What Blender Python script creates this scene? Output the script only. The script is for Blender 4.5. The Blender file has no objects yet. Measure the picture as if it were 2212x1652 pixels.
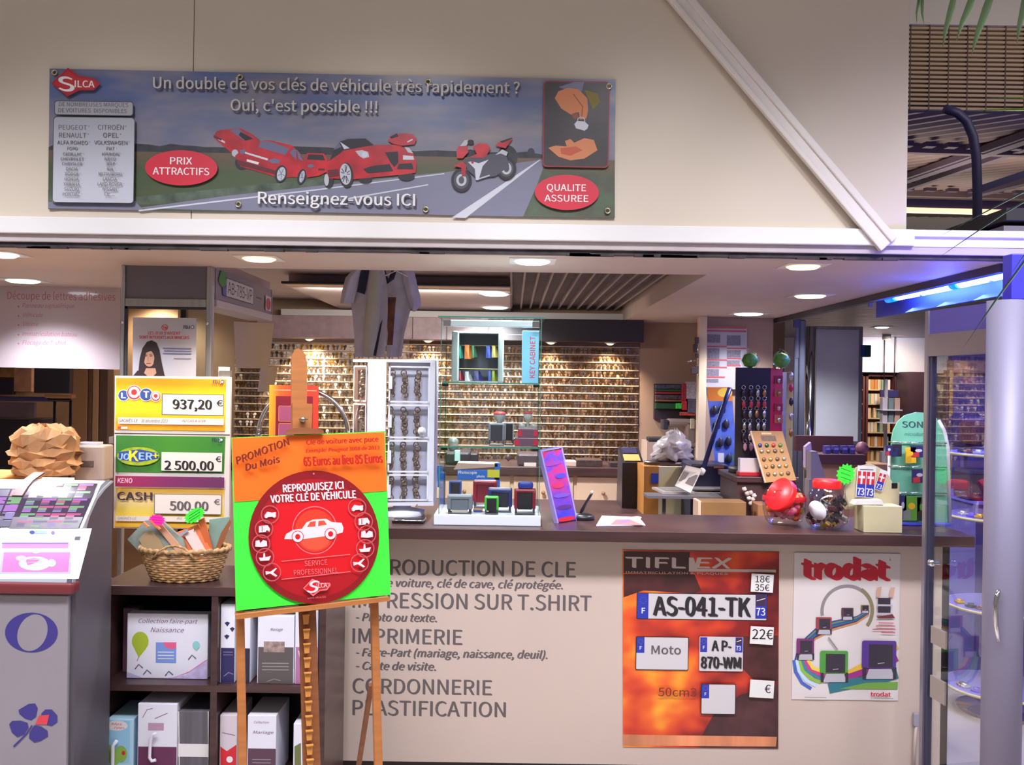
import bpy, bmesh, math, random
from mathutils import Vector, Matrix
random.seed(7)
S = bpy.context.scene
COL = S.collection
PI = math.pi

# ---------------------------------------------------------------- camera
F, CX, CY, ROLL = 2000.0, 1106.0, 826.0, 0.0145
EYE = Vector((0, 0, 1.65))
cr, sr = math.cos(ROLL), math.sin(ROLL)
cam_d = bpy.data.cameras.new('camera')
cam_d.sensor_width = 36.0
cam_d.lens = 36.0 * F / 2212.0
cam_d.clip_start = 0.05
cam_d.clip_end = 200
cam = bpy.data.objects.new('camera', cam_d)
COL.objects.link(cam)
cam.matrix_world = Matrix.Translation(EYE) @ Matrix.Rotation(PI / 2, 4, 'X') @ Matrix.Rotation(ROLL, 4, 'Z')
S.camera = cam

# ---------------------------------------------------------------- world, exposure
S.view_settings.view_transform = 'Standard'
S.view_settings.look = 'None'
S.view_settings.gamma = 1.0
S.view_settings.exposure = 0.0
S.view_settings.use_curve_mapping = False
W = bpy.data.worlds.new('mall_hall')
S.world = W
W.use_nodes = True
bg = W.node_tree.nodes['Background']
bg.inputs[0].default_value = (0.95, 0.88, 0.84, 1)
bg.inputs[1].default_value = 0.23

def lamp(name, kind, loc, energy, color, parent=None, aim=None, **kw):
    d = bpy.data.lights.new(name, kind)
    d.energy = energy
    d.color = color
    for k, v in kw.items():
        setattr(d, k, v)
    o = bpy.data.objects.new(name, d)
    COL.objects.link(o)
    o.location = loc
    if aim is not None:
        o.rotation_euler = (Vector(aim) - Vector(loc)).to_track_quat('-Z', 'Y').to_euler()
    if parent is not None:
        o.parent = parent
        o.location = Vector(loc) - wloc(parent)
    return o

# hall lighting: the rows of recessed lamps in the mall ceiling in front of the shop
for _x in (-2.4, 0.0, 2.4):
    lamp('hall_light', 'AREA', (_x, 1.35, 4.0), 76, (0.95, 0.93, 1.0), aim=(_x, 1.5, 0),
         shape='RECTANGLE', size=2.2, size_y=0.5, spread=math.radians(118))
for _x in (-2.7, -1.6, -0.5, 0.6, 1.6, 2.2, 2.9):   # ceiling spots turned towards the shop fronts
    lamp('hall_spot', 'SPOT', (_x, 1.1, 4.0), 200, (0.94, 0.94, 1.0), aim=(_x, 3.72, 1.75), spot_size=math.radians(42), spot_blend=1.0, shadow_soft_size=0.12)
lamp('hall_fill', 'AREA', (0, -2.5, 4.2), 22, (0.98, 0.93, 0.96), aim=(0, 3.4, 1.1), shape='RECTANGLE', size=6, size_y=2.5)

# ---------------------------------------------------------------- helpers
def lin(c):
    c = c / 255.0
    return c / 12.92 if c <= 0.04045 else ((c + 0.055) / 1.055) ** 2.4

def rgb(t):
    return (lin(t[0]), lin(t[1]), lin(t[2]), 1.0)

MATS = {}
def M(name, col, rough=0.55, metal=0.0, emit=None, es=0.0, noise=None, spec=0.5, coat=0.0, bump=None, trans=0.0, col2=None):
    """principled material with an optional procedural colour variation / bump"""
    if name in MATS:
        return MATS[name]
    m = bpy.data.materials.new(name)
    m.use_nodes = True
    nt = m.node_tree
    b = nt.nodes['Principled BSDF']
    b.inputs['Base Color'].default_value = rgb(col)
    b.inputs['Roughness'].default_value = rough
    b.inputs['Metallic'].default_value = metal
    b.inputs['Specular IOR Level'].default_value = spec
    b.inputs['Coat Weight'].default_value = coat
    if trans:
        b.inputs['Transmission Weight'].default_value = trans
    if emit:
        b.inputs['Emission Color'].default_value = rgb(emit)
        b.inputs['Emission Strength'].default_value = es
    if noise or bump:
        tc = nt.nodes.new('ShaderNodeTexCoord')
        n = nt.nodes.new('ShaderNodeTexNoise')
        sc = (noise or bump)[0]
        if isinstance(sc, tuple):
            mp = nt.nodes.new('ShaderNodeMapping')
            mp.inputs['Scale'].default_value = sc
            nt.links.new(tc.outputs['Object'], mp.inputs['Vector'])
            nt.links.new(mp.outputs['Vector'], n.inputs['Vector'])
            n.inputs['Scale'].default_value = 1.0
        else:
            n.inputs['Scale'].default_value = sc
            nt.links.new(tc.outputs['Object'], n.inputs['Vector'])
        n.inputs['Detail'].default_value = 4
        if noise:
            cv = nt.nodes.new('ShaderNodeValToRGB')
            a = noise[1]
            c1 = [max(0, x * (1 - a)) for x in col]
            c2 = col2 or [min(255, x * (1 + a)) for x in col]
            cv.color_ramp.elements[0].color = rgb(c1)
            cv.color_ramp.elements[0].position = 0.3
            cv.color_ramp.elements[1].color = rgb(c2)
            cv.color_ramp.elements[1].position = 0.7
            nt.links.new(n.outputs['Fac'], cv.inputs['Fac'])
            nt.links.new(cv.outputs['Color'], b.inputs['Base Color'])
        if bump:
            bp = nt.nodes.new('ShaderNodeBump')
            bp.inputs['Strength'].default_value = bump[1]
            bp.inputs['Distance'].default_value = 0.01
            nt.links.new(n.outputs['Fac'], bp.inputs['Height'])
            nt.links.new(bp.outputs['Normal'], b.inputs['Normal'])
    MATS[name] = m
    return m

def glass_mat(name, tint=(252, 254, 253), refl=0.02, rough=0.01):
    if name in MATS:
        return MATS[name]
    m = bpy.data.materials.new(name)
    m.use_nodes = True
    nt = m.node_tree
    nt.nodes.remove(nt.nodes['Principled BSDF'])
    out = nt.nodes['Material Output']
    t = nt.nodes.new('ShaderNodeBsdfTransparent')
    t.inputs[0].default_value = rgb(tint)
    g = nt.nodes.new('ShaderNodeBsdfGlossy')
    g.inputs['Roughness'].default_value = rough
    lw = nt.nodes.new('ShaderNodeLayerWeight')
    lw.inputs['Blend'].default_value = 0.25
    ma = nt.nodes.new('ShaderNodeMath')
    ma.operation = 'MULTIPLY_ADD'
    ma.inputs[1].default_value = 0.2
    ma.inputs[2].default_value = refl
    nt.links.new(lw.outputs['Fresnel'], ma.inputs[0])
    mx = nt.nodes.new('ShaderNodeMixShader')
    nt.links.new(ma.outputs[0], mx.inputs[0])
    nt.links.new(t.outputs[0], mx.inputs[1])
    nt.links.new(g.outputs[0], mx.inputs[2])
    nt.links.new(mx.outputs[0], out.inputs[0])
    MATS[name] = m
    return m

def ray(u, v):
    xc, yc = u - CX, CY - v
    return Vector(((xc * cr - yc * sr) / F, 1.0, (xc * sr + yc * cr) / F))

def at(u, v, Y):                    # point of the place seen at (u, v) at distance Y
    return EYE + ray(u, v) * Y

def hitz(u, v, z):
    d = ray(u, v)
    return EYE + d * ((z - EYE.z) / d.z)

def hitx(u, v, x):
    d = ray(u, v)
    return EYE + d * (x / d.x)

def pY(Y):
    return lambda u, v: at(u, v, Y)

WL = {}
def wloc(o):
    return WL.get(o.name, Vector((0, 0, 0)))

def tag(o, label=None, cat=None, group=None, kind=None):
    if label: o['label'] = label
    if cat: o['category'] = cat
    if group: o['group'] = group
    if kind: o['kind'] = kind
    return o

def thing(name, label, cat, loc, group=None):
    o = bpy.data.objects.new(name, None)
    o.empty_display_size = 0.05
    COL.objects.link(o)
    o.location = loc
    WL[o.name] = Vector(loc)
    return tag(o, label, cat, group)

class MB:
    """collects shapes (world coordinates) and links them as one mesh object"""
    def __init__(s, mat=None):
        s.bm = bmesh.new()
        s.mats = []
        s.cur = mat
    def mi(s, m):
        m = m or s.cur
        if m not in s.mats:
            s.mats.append(m)
        return s.mats.index(m)
    def face(s, pts, m=None, smooth=False):
        i = s.mi(m)
        vs = [s.bm.verts.new(p) for p in pts]
        f = s.bm.faces.new(vs)
        f.material_index = i
        f.smooth = smooth
        return f
    def grid(s, rows, m=None, closed=False, smooth=True, cap=False):
        i = s.mi(m)
        V = [[s.bm.verts.new(p) for p in r] for r in rows]
        n = len(V[0])
        for a in range(len(V) - 1):
            for b in range(n if closed else n - 1):
                c = (b + 1) % n
                try:
                    f = s.bm.faces.new((V[a][b], V[a][c], V[a + 1][c], V[a + 1][b]))
                    f.material_index = i
                    f.smooth = smooth
                except ValueError:
                    pass
        if cap:
            for r in (V[0], V[-1]):
                try:
                    f = s.bm.faces.new(r)
                    f.material_index = i
                except ValueError:
                    pass
        return V
    def box(s, lo, hi, m=None, bev=0.0, rot=0.0, piv=None, seg=2):
        i = s.mi(m)
        lo, hi = Vector(lo), Vector(hi)
        lo, hi = Vector((min(lo.x, hi.x), min(lo.y, hi.y), min(lo.z, hi.z))), Vector((max(lo.x, hi.x), max(lo.y, hi.y), max(lo.z, hi.z)))
        c = (lo + hi) / 2
        d = hi - lo
        mt = Matrix.Translation(c) @ Matrix.Diagonal((d.x, d.y, d.z, 1))
        if rot:
            p = Vector(piv) if piv is not None else c
            mt = Matrix.Translation(p) @ Matrix.Rotation(rot, 4, 'Z') @ Matrix.Translation(-p) @ mt
        r = bmesh.ops.create_cube(s.bm, size=1.0, matrix=mt)
        vs = r['verts']
        fs = set(f for v in vs for f in v.link_faces)
        if bev > 0:
            es = list(set(e for v in vs for e in v.link_edges))
            rr = bmesh.ops.bevel(s.bm, geom=es, offset=min(bev, min(d) * 0.45), segments=seg, profile=0.5, affect='EDGES')
            fs = set(rr['faces']) | set(f for f in fs if f.is_valid)
            fs = set(f for f in fs if f.is_valid)
            allf = set()
            for f in fs:
                for v in f.verts:
                    allf.update(v.link_faces)
            fs = allf
        for f in fs:
            f.material_index = i
        return s
    def obox(s, p0, p1, w, d, m=None, up=(0, 0, 1), bev=0.0):
        """bar from p0 to p1 with section w (sideways) x d"""
        p0, p1 = Vector(p0), Vector(p1)
        a = (p1 - p0)
        L = a.length
        a.normalize()
        upv = Vector(up)
        if abs(a.dot(upv)) > 0.98:
            upv = Vector((0, 1, 0))
        sx = a.cross(upv).normalized()
        sy = sx.cross(a).normalized()
        R = Matrix((sx, sy, a)).transposed().to_4x4()
        mt = Matrix.Translation((p0 + p1) / 2) @ R @ Matrix.Diagonal((w, d, L, 1))
        i = s.mi(m)
        r = bmesh.ops.create_cube(s.bm, size=1.0, matrix=mt)
        vs = r['verts']
        fs = set(f for v in vs for f in v.link_faces)
        if bev > 0:
            es = list(set(e for v in vs for e in v.link_edges))
            rr = bmesh.ops.bevel(s.bm, geom=es, offset=bev, segments=2, profile=0.5, affect='EDGES')
            fs = set(x for f in rr['faces'] for v in f.verts for x in v.link_faces)
        for f in fs:
            if f.is_valid:
                f.material_index = i
        return s
    def cyl(s, p0, p1, r0, r1=None, m=None, n=20, cap=True):
        r1 = r0 if r1 is None else r1
        return s.tube([p0, p1], [r0, r1], m, n, cap)
    def tube(s, pts, r, m=None, n=10, cap=True, flat=1.0):
        pts = [Vector(p) for p in pts]
        k = len(pts)
        rs = r if isinstance(r, (list, tuple)) else [r] * k
        rows = []
        t0 = (pts[1] - pts[0]).normalized()
        ref = Vector((0, 0, 1)) if abs(t0.z) < 0.9 else Vector((0, 1, 0))
        sx = t0.cross(ref).normalized()
        for j in range(k):
            t = (pts[min(j + 1, k - 1)] - pts[max(j - 1, 0)]).normalized()
            sx = (sx - t * sx.dot(t)).normalized()
            sy = t.cross(sx)
            rows.append([pts[j] + sx * (math.cos(2 * PI * q / n) * rs[j]) + sy * (math.sin(2 * PI * q / n) * rs[j] * flat) for q in range(n)])
        s.grid(rows, m, closed=True, cap=cap)
        return s
    def lathe(s, c, prof, m=None, n=28, axis=(0, 0, 1), cap=False, sx=1.0, sy=1.0):
        """prof = [(radius, height)...] about axis through c"""
        c = Vector(c)
        q = Vector((0, 0, 1)).rotation_difference(Vector(axis))
        rows = []
        for r, h in prof:
            rows.append([c + q @ Vector((math.cos(2 * PI * k / n) * r * sx, math.sin(2 * PI * k / n) * r * sy, h)) for k in range(n)])
        s.grid(rows, m, closed=True, cap=cap)
        return s
    def prism(s, pts, off, m=None, smooth=False):
        """polygon pts extruded by vector off"""
        off = Vector(off)
        i = s.mi(m)
        a = [s.bm.verts.new(Vector(p)) for p in pts]
        b = [s.bm.verts.new(Vector(p) + off) for p in pts]
        n = len(a)
        fs = [s.bm.faces.new(a[::-1]), s.bm.faces.new(b)]
        for k in range(n):
            f = s.bm.faces.new((a[k], a[(k + 1) % n], b[(k + 1) % n], b[k]))
            f.smooth = smooth
            fs.append(f)
        for f in fs:
            f.material_index = i
        return s
    def build(s, name, parent=None, label=None, cat=None, group=None, kind=None, fixn=True):
        me = bpy.data.meshes.new(name)
        if fixn:
            bmesh.ops.recalc_face_normals(s.bm, faces=s.bm.faces[:])
        xs = [v.co for v in s.bm.verts]
        lo = Vector((min(p.x for p in xs), min(p.y for p in xs), min(p.z for p in xs)))
        hi = Vector((max(p.x for p in xs), max(p.y for p in xs), max(p.z for p in xs)))
        org = (lo + hi) / 2
        if parent is None:
            org.z = lo.z
        for v in s.bm.verts:
            v.co -= org
        s.bm.to_mesh(me)
        s.bm.free()
        for m in s.mats:
            me.materials.append(m)
        o = bpy.data.objects.new(name, me)
        COL.objects.link(o)
        WL[o.name] = org
        if parent is not None:
            o.parent = parent
            o.location = org - wloc(parent)
        else:
            o.location = org
        return tag(o, label, cat, group, kind)

# glyph cache ------------------------------------------------------
GL = {}
FONTS = {}
def _font(k):
    if k not in FONTS:
        f = None
        try:                       # Blender's own interface font; the built-in one otherwise
            import os
            p = os.path.join(bpy.utils.system_resource('DATAFILES'), 'fonts', 'Noto Sans CJK Regular.woff2')
            f = bpy.data.fonts.load(p) if os.path.exists(p) else None
        except Exception:
            f = None
        FONTS[k] = f
    return FONTS[k]

def glyphs(t):
    key = t
    if key in GL:
        return GL[key]
    def conv(body, off):
        cu = bpy.data.curves.new('lettering', 'FONT')
        cu.body = body
        cu.resolution_u = 4
        if _font('sans'): cu.font = _font('sans')
        ob = bpy.data.objects.new('lettering', cu)
        COL.objects.link(ob)
        bpy.context.view_layer.update()
        dg = bpy.context.evaluated_depsgraph_get()
        me = bpy.data.meshes.new_from_object(ob.evaluated_get(dg))
        vs = [(v.co.x, v.co.y) for v in me.vertices]
        fs = [list(p.vertices) for p in me.polygons]
        bpy.data.objects.remove(ob)
        bpy.data.meshes.remove(me)
        bpy.data.curves.remove(cu)
        return vs, fs
    if 'cap' not in GL:
        GL['cap'] = max(v[1] for v in conv('H', 0)[0])
    k = GL['cap']
    vs, fs = conv(t, 0)
    vs = [(x / k, y / k) for x, y in vs]
    x0 = min(v[0] for v in vs) if vs else 0
    x1 = max(v[0] for v in vs) if vs else 1
    vs = [(x - x0, y) for x, y in vs]
    GL[key] = (vs, fs, x1 - x0)
    return GL[key]

class Art:
    """printed surface: flat coloured shapes laid one over the other on a sheet.
    pos maps photograph measurements onto the sheet, n points out of the sheet"""
    def __init__(s, pos, n=(0, -1, 0), eps=0.00012, rot=ROLL):
        s.pos = pos
        s.n = Vector(n).normalized()
        s.eps = eps
        s.k = 1
        s.rot = rot
        s.mb = MB()
    def _p(s, u, v):
        return s.pos(u, v) + s.n * (s.eps * s.k)
    def poly(s, pts, m):
        s.mb.face([s._p(*p) for p in pts], m)
        s.k += 1
        return s
    def R(s, u, v, du, dv, rot=None):
        a = s.rot if rot is None else rot
        c, d = math.cos(a), math.sin(a)
        return (u + du * c - dv * d, v + du * d + dv * c)
    def rect(s, u0, v0, u1, v1, m, rot=None, r=0):
        w, h = u1 - u0, v1 - v0
        if r <= 0:
            pts = [(0, 0), (w, 0), (w, h), (0, h)]
        else:
            pts = []
            for cx_, cy_, a0 in ((w - r, r, -90), (w - r, h - r, 0), (r, h - r, 90), (r, r, 180)):
                for q in range(5):
                    a = math.radians(a0 + q * 22.5)
                    pts.append((cx_ + r * math.cos(a), cy_ + r * math.sin(a)))
        return s.poly([s.R(u0, v0, a, b, rot) for a, b in pts], m)
    def frame(s, u0, v0, u1, v1, w, m, rot=None):
        for a in ((u0, v0, u1, v0 + w), (u0, v1 - w, u1, v1), (u0, v0, u0 + w, v1), (u1 - w, v0, u1, v1)):
            c = s.R(u0, v0, a[0] - u0, a[1] - v0, rot)
            W_, H_ = a[2] - a[0], a[3] - a[1]
            k = s.k
            s.rect(c[0], c[1], c[0] + W_, c[1] + H_, m, rot)
            s.k = k
        s.k += 1
        return s
    def ell(s, uc, vc, ru, rv, m, n=28, rot=0.0, a0=0.0, a1=360.0):
        pts = []
        for q in range(n if a1 - a0 >= 360 else n + 1):
            a = math.radians(a0 + (a1 - a0) * q / n)
            x, y = ru * math.cos(a), rv * math.sin(a)
            pts.append((uc + x * math.cos(rot) - y * math.sin(rot), vc + x * math.sin(rot) + y * math.cos(rot)))
        return s.poly(pts, m)
    def ring(s, uc, vc, ru, rv, w, m, n=32, rot=0.0, a0=0.0, a1=360.0):
        P, Q = [], []
        for q in range(n + 1):
            a = math.radians(a0 + (a1 - a0) * q / n)
            for L, d in ((P, 0), (Q, w)):
                x, y = (ru - d) * math.cos(a), (rv - d) * math.sin(a)
                L.append((uc + x * math.cos(rot) - y * math.sin(rot), vc + x * math.sin(rot) + y * math.cos(rot)))
        s.mb.grid([[s._p(*p) for p in P], [s._p(*p) for p in Q]], m, smooth=False)
        s.k += 1
        return s
    def line(s, pts, w, m, w2=None):
        n = len(pts)
        A, B = [], []
        for j in range(n):
            p0, p1 = pts[max(j - 1, 0)], pts[min(j + 1, n - 1)]
            dx, dy = p1[0] - p0[0], p1[1] - p0[1]
            L = math.hypot(dx, dy) or 1
            ww = (w + ((w2 if w2 is not None else w) - w) * j / max(1, n - 1)) / 2
            nx, ny = -dy / L * ww, dx / L * ww
            A.append((pts[j][0] + nx, pts[j][1] + ny))
            B.append((pts[j][0] - nx, pts[j][1] - ny))
        s.mb.grid([[s._p(*p) for p in A], [s._p(*p) for p in B]], m, smooth=False)
        s.k += 1
        return s
    def text(s, t, u, v, h, m, u1=None, bold=0.0, shear=0.0, align='l', rot=None, vslant=None):
        """cap height h, baseline at v; u1 stretches the line to end there"""
        vs, fs, w = glyphs(t)
        if not fs:
            return s
        xs = h
        if u1 is not None:
            xs = (u1 - u) / w
        W_ = w * xs
        du = 0 if (align == 'l' or u1 is not None) else (-W_ / 2 if align == 'c' else -W_)
        i = s.mb.mi(m)
        V = []
        for x, y in vs:
            p = s.R(u, v, du + (x + shear * y) * xs, -y * h, rot)
            V.append(s.mb.bm.verts.new(s._p(*p)))
        for f in fs:
            try:
                g = s.mb.bm.faces.new([V[a] for a in f])
                g.material_index = i
            except ValueError:
                pass
        s.k += 1
        if bold:                   # heavier strokes: the line laid twice more, a hair to each side
            b = bold * 1.1 * h
            n = max(1, int(bold / .035))
            for ox, oy in [(b * q / n, b * .5 * q / n) for q in range(-n, n + 1) if q]:
                s._lay(t, u + ox, v + oy, h, m, xs, du, shear, rot)
        return s
    def _lay(s, t, u, v, h, m, xs, du, shear, rot):
        vs, fs, w = glyphs(t)
        i = s.mb.mi(m)
        V = [s.mb.bm.verts.new(s._p(*s.R(u, v, du + (x + shear * y) * xs, -y * h, rot))) for x, y in vs]
        for f in fs:
            try:
                s.mb.bm.faces.new([V[a] for a in f]).material_index = i
            except ValueError:
                pass
        s.k += 1
    def build(s, name, parent, **kw):
        return s.mb.build(name, parent, fixn=False, **kw)

def slab(name, pos, n, corners, thick, m, parent, back=0.0, **kw):
    """flat sheet whose front face is the quad of corners"""
    n = Vector(n).normalized()
    mb = MB(m)
    f = [pos(*c) - n * back for c in corners]
    mb.prism(f, -n * thick, m)
    return mb.build(name, parent, **kw)

def dup(root, loc, label=None, group=None):
    r = root.copy()
    COL.objects.link(r)
    r.location = loc
    if label: r['label'] = label
    if group: r['group'] = group
    for ch in list(root.children):
        c = ch.copy()
        COL.objects.link(c)
        c.parent = r
        for g in ch.children:
            d = g.copy()
            COL.objects.link(d)
            d.parent = c
    return r

# shared materials
white = M('white_lacquer', (226, 222, 216), 0.45, noise=(3, 0.015))
print_white = M('print_white', (228, 226, 226), 0.5)
print_black = M('print_black', (38, 34, 40), 0.5)
print_grey = M('print_grey', (98, 90, 92), 0.5)
print_red = M('print_red', (206, 38, 52), 0.45)
print_dkred = M('print_dark_red', (128, 22, 34), 0.45)
print_blue = M('print_blue', (40, 58, 160), 0.45)
print_navy = M('print_navy', (44, 40, 92), 0.5)
print_green = M('print_green', (66, 140, 62), 0.5)
print_yellow = M('print_yellow', (236, 190, 40), 0.5)
print_orange = M('print_orange', (226, 132, 40), 0.5)
print_skin = M('print_skin', (214, 134, 88), 0.5)
dark_wood = M('dark_laminate', (66, 44, 44), 0.32, noise=((3, 3, 40), 0.18))
dark_metal = M('dark_metal', (48, 46, 56), 0.4, 0.6)
alu = M('brushed_aluminium', (172, 168, 166), 0.33, 0.85, noise=((60, 60, 2), 0.05))
chrome = M('chrome', (225, 225, 230), 0.1, 1.0)
black_plastic = M('black_plastic', (26, 25, 30), 0.35)
beige_wall = M('beige_wall', (166, 138, 122), 0.7, noise=(2.0, 0.03))
glass = glass_mat('clear_glass')
glass_edge = M('green_glass_edge', (70, 128, 116), 0.15, spec=0.6)
# ================================================================ SETTING
CT = 1.06                      # counter top height
FY = 3.72                      # plane of the shop front
SOF = 2.165                    # soffit height
def st(mb, name, **kw):
    return mb.build(name, kind='structure', **kw)

floor_m = M('floor_tiles', (176, 166, 158), 0.35, noise=(1.4, 0.05))
mb = MB(floor_m); mb.box((-9, -5, -0.1), (16, 34, 0)); st(mb, 'floor')

# upper front: sheet metal fascia with one upright joint
fas = M('cream_fascia_sheet', (216, 203, 186), 0.5, noise=(1.2, 0.012))
seam_x = at(418, 120, FY).x
xr = at(1961, 300, FY).x
mb = MB(fas)
mb.box((-3.2, FY, 2.275), (seam_x - 0.0015, FY + 0.06, 4.3), bev=0.002)
mb.box((seam_x + 0.0015, FY, 2.275), (xr, FY + 0.06, 4.3), bev=0.002)
mb.box((-3.2, FY + 0.012, 2.275), (xr - 0.01, FY + 0.06, 4.3))
st(mb, 'wall_front')
# beam below the fascia
beam_m = M('white_beam', (232, 230, 230), 0.4, noise=(4, 0.01))
mb = MB(beam_m)
mb.box((-3.2, FY - 0.035, 2.217), (xr + 0.02, FY + 0.09, 2.283), bev=0.004)
st(mb, 'trim_1')
step_m = M('grey_beam_step', (190, 180, 182), 0.5, noise=(5, 0.03))
mb = MB(step_m)
mb.box((-3.2, FY - 0.012, 2.186), (3.6, FY + 0.09, 2.217), bev=0.003)
st(mb, 'trim_2')
mb = MB(M('dark_gap_strip', (52, 46, 50), 0.7, noise=(14, 0.4)))
mb.box((-3.2, FY + 0.004, 2.168), (3.6, FY + 0.05, 2.186))
for k in range(26):            # torn foam in the gap
    x = random.uniform(-2.2, 2.0)
    mb.box((x, FY - 0.004, 2.163), (x + random.uniform(.03, .16), FY + 0.02, 2.163 + random.uniform(.004, .012)))
st(mb, 'trim_3')
# white sill and purple-lit beam under the opening at the right
mb = MB(beam_m)
mb.box((xr - 0.09, FY - 0.03, 2.255), (3.6, FY + 0.10, 2.283), bev=0.004)
mb.box((xr + 0.02, FY - 0.015, 2.217), (3.6, FY + 0.09, 2.256))
st(mb, 'trim_4')
# diagonal cover strip: two ridges
mb = MB(M('diagonal_strip', (228, 220, 214), 0.42, noise=(5, 0.012)))
p0, p1 = at(1920, 528, FY - 0.045), at(1400, -75, FY - 0.01)
p0.y = FY - 0.03; p1.y = FY - 0.03
d = (p1 - p0).normalized(); sd = Vector((d.z, 0, -d.x))
mb.obox(p0, p1, 0.075, 0.03, up=(0, 1, 0), bev=0.003)
for o in (-0.032, 0.026):
    q = sd * o + Vector((0, -0.018, 0))
    mb.obox(p0 + q, p1 + q, 0.022 if o < 0 else 0.03, 0.014, up=(0, 1, 0), bev=0.005)
st(mb, 'trim_5')

# soffit behind the front, wider at the right and at the left
soff = M('soffit_board', (208, 188, 176), 0.6, noise=(3, 0.02))
mb = MB(soff)
mb.box((-3.2, FY + 0.03, SOF), (2.0, 4.32, SOF + 0.05))
mb.box((-3.2, 4.32, SOF), (-1.42, 5.4, SOF + 0.05))
mb.box((0.92, 4.32, SOF), (2.0, 9.0, SOF + 0.05))
mb.box((-1.42, 4.30, SOF + 0.05), (0.92, 4.32, SOF + 0.16))
mb.box((0.90, 4.32, SOF + 0.0), (0.92, 8.6, SOF + 0.16))
st(mb, 'ceiling_soffit')
# shop ceiling: plain panels at the left, metal slats at the right
mb = MB(M('ceiling_panel', (170, 156, 150), 0.6, noise=(2, 0.03)))
mb.box((-3.2, 4.32, 2.31), (1.3, 8.8, 2.35))
mb.box((-1.42, 5.85, 2.235), (-0.02, 7.7, 2.31))           # dropped panel
st(mb, 'ceiling_shop')
mb = MB(M('ceiling_slats', (150, 138, 138), 0.55, 0.2))
for k in range(13):
    x = -0.02 + k * 0.077
    mb.box((x, 4.33, 2.255), (x + 0.014, 7.66, 2.285), bev=0.003)
for k in range(56):
    y = 4.36 + k * 0.06
    mb.box((-0.02, y, 2.283), (0.92, y + 0.012, 2.296))
st(mb, 'ceiling_grille')
mb = MB(M('ceiling_slot_trim', (206, 172, 142), 0.4)); mb.box((-1.42, 5.72, 2.236), (-0.6, 5.85, 2.25)); mb.box((-0.6, 5.72, 2.236), (-0.02, 5.85, 2.25))
mb.box((-1.42, 5.66, 2.236), (-0.02, 5.70, 2.25), M('slot_black', (40, 34, 34), .6))
st(mb, 'ceiling_slot')
lamp('slot_light', 'AREA', (-.7, 5.9, 2.2), 16, (1, .9, .82), aim=(-.8, 7.5, 1.9), shape='RECTANGLE', size=1.2, size_y=.1)
# walls
wall_key = M('key_wall_board', (158, 132, 108), 0.5, noise=(3, 0.05))
KY = 7.7
mb = MB(wall_key); mb.box((-2.7, KY, 0), (1.06, KY + 0.08, 2.31)); st(mb, 'wall_back')
mb = MB(beige_wall)
mb.box((1.06, KY - 0.02, 0), (1.6, KY + 0.1, SOF))
mb.box((1.6, KY + 0.6, 0), (2.0, KY + 0.7, SOF))
st(mb, 'wall_right')
mb = MB(M('brown_wall', (120, 92, 78), 0.7, noise=(2, 0.08)))
mb.box((-4.4, 8.6, 0), (-2.7, 8.7, 2.35)); mb.box((-2.72, KY, 0), (-2.7, 8.7, 2.35))
mb.box((-4.4, 4.4, 0), (-4.3, 8.6, 2.35)); mb.box((-4.4, 5.4, 2.31), (-3.2, 8.6, 2.35))
st(mb, 'wall_left')
mb = MB(wall_lit := M('key_wall_lit', (226, 208, 186), .5)); mb.box((-2.1, KY - .006, 1.2), (-.86, KY, 1.99)); st(mb, 'trim_19')  # brightly lit left of the key wall, the light put into a paler colour
mb = MB(white); mb.box((-1.9, KY - 0.12, 2.165), (1.06, KY, 2.225)); st(mb, 'trim_6')
# header over the key wall: dark, reflected light painted into the grey left part
mb = MB(M('grey_lit_header', (150, 128, 132), 0.42, noise=(20, 0.06))); mb.box((-2.05, KY - 0.28, 1.985), (-0.2, KY - 0.02, 2.165), bev=0.004)
mb.box((-0.806, KY - 0.285, 1.99), (-0.8, KY - 0.27, 2.16), M('seam', (70, 60, 62)))
st(mb, 'trim_7')
mb = MB(M('dark_header', (36, 27, 31), 0.5)); mb.box((-0.2, KY - 0.28, 1.985), (1.05, KY - 0.02, 2.165), bev=0.004); st(mb, 'trim_8')
# upright at the edge of the beige area, dark post and its rail under the soffit
mb = MB(M('cream_post', (206, 184, 158), 0.5)); mb.box((at(1510, 760, 6.9).x, 6.9, 0), (at(1527, 760, 6.9).x, 6.98, SOF), bev=0.004); st(mb, 'trim_9')
mb = MB(beige_wall); mb.box((at(1527, 760, 7.0).x, 7.0, 0), (1.97, 7.06, SOF)); st(mb, 'wall_partition')
mb = MB(M('dark_rail', (62, 56, 66), 0.45, 0.3))
mb.box((1.985, FY + 0.06, SOF - 0.035), (2.025, 9.0, SOF + 0.02))
mb.box((1.955, 7.2, 0), (2.01, 7.26, SOF - 0.03), bev=0.004)
st(mb, 'trim_10')

# side street of the mall at the right: ceiling of slats, back wall
cor = M('corridor_slat', (140, 132, 144), 0.4, 0.3)
mb = MB(cor)
for k in range(60):
    y = FY + 0.12 + k * 0.155
    mb.box((2.03, y, 2.30), (9.0, y + 0.13, 2.33))
mb.box((2.03, FY + 0.1, 2.35), (9.0, 13.0, 2.4), M('corridor_void', (58, 54, 62), .7))
st(mb, 'ceiling_corridor')
mb = MB(M('corridor_wall', (226, 214, 206), 0.7, noise=(2, 0.02)))
mb.box((2.0, 12.3, 0), (9.0, 12.4, 2.36))
mb.box((2.05, 9.02, 0), (2.65, 9.1, 2.3), beige_wall)
st(mb, 'wall_corridor')

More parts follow.
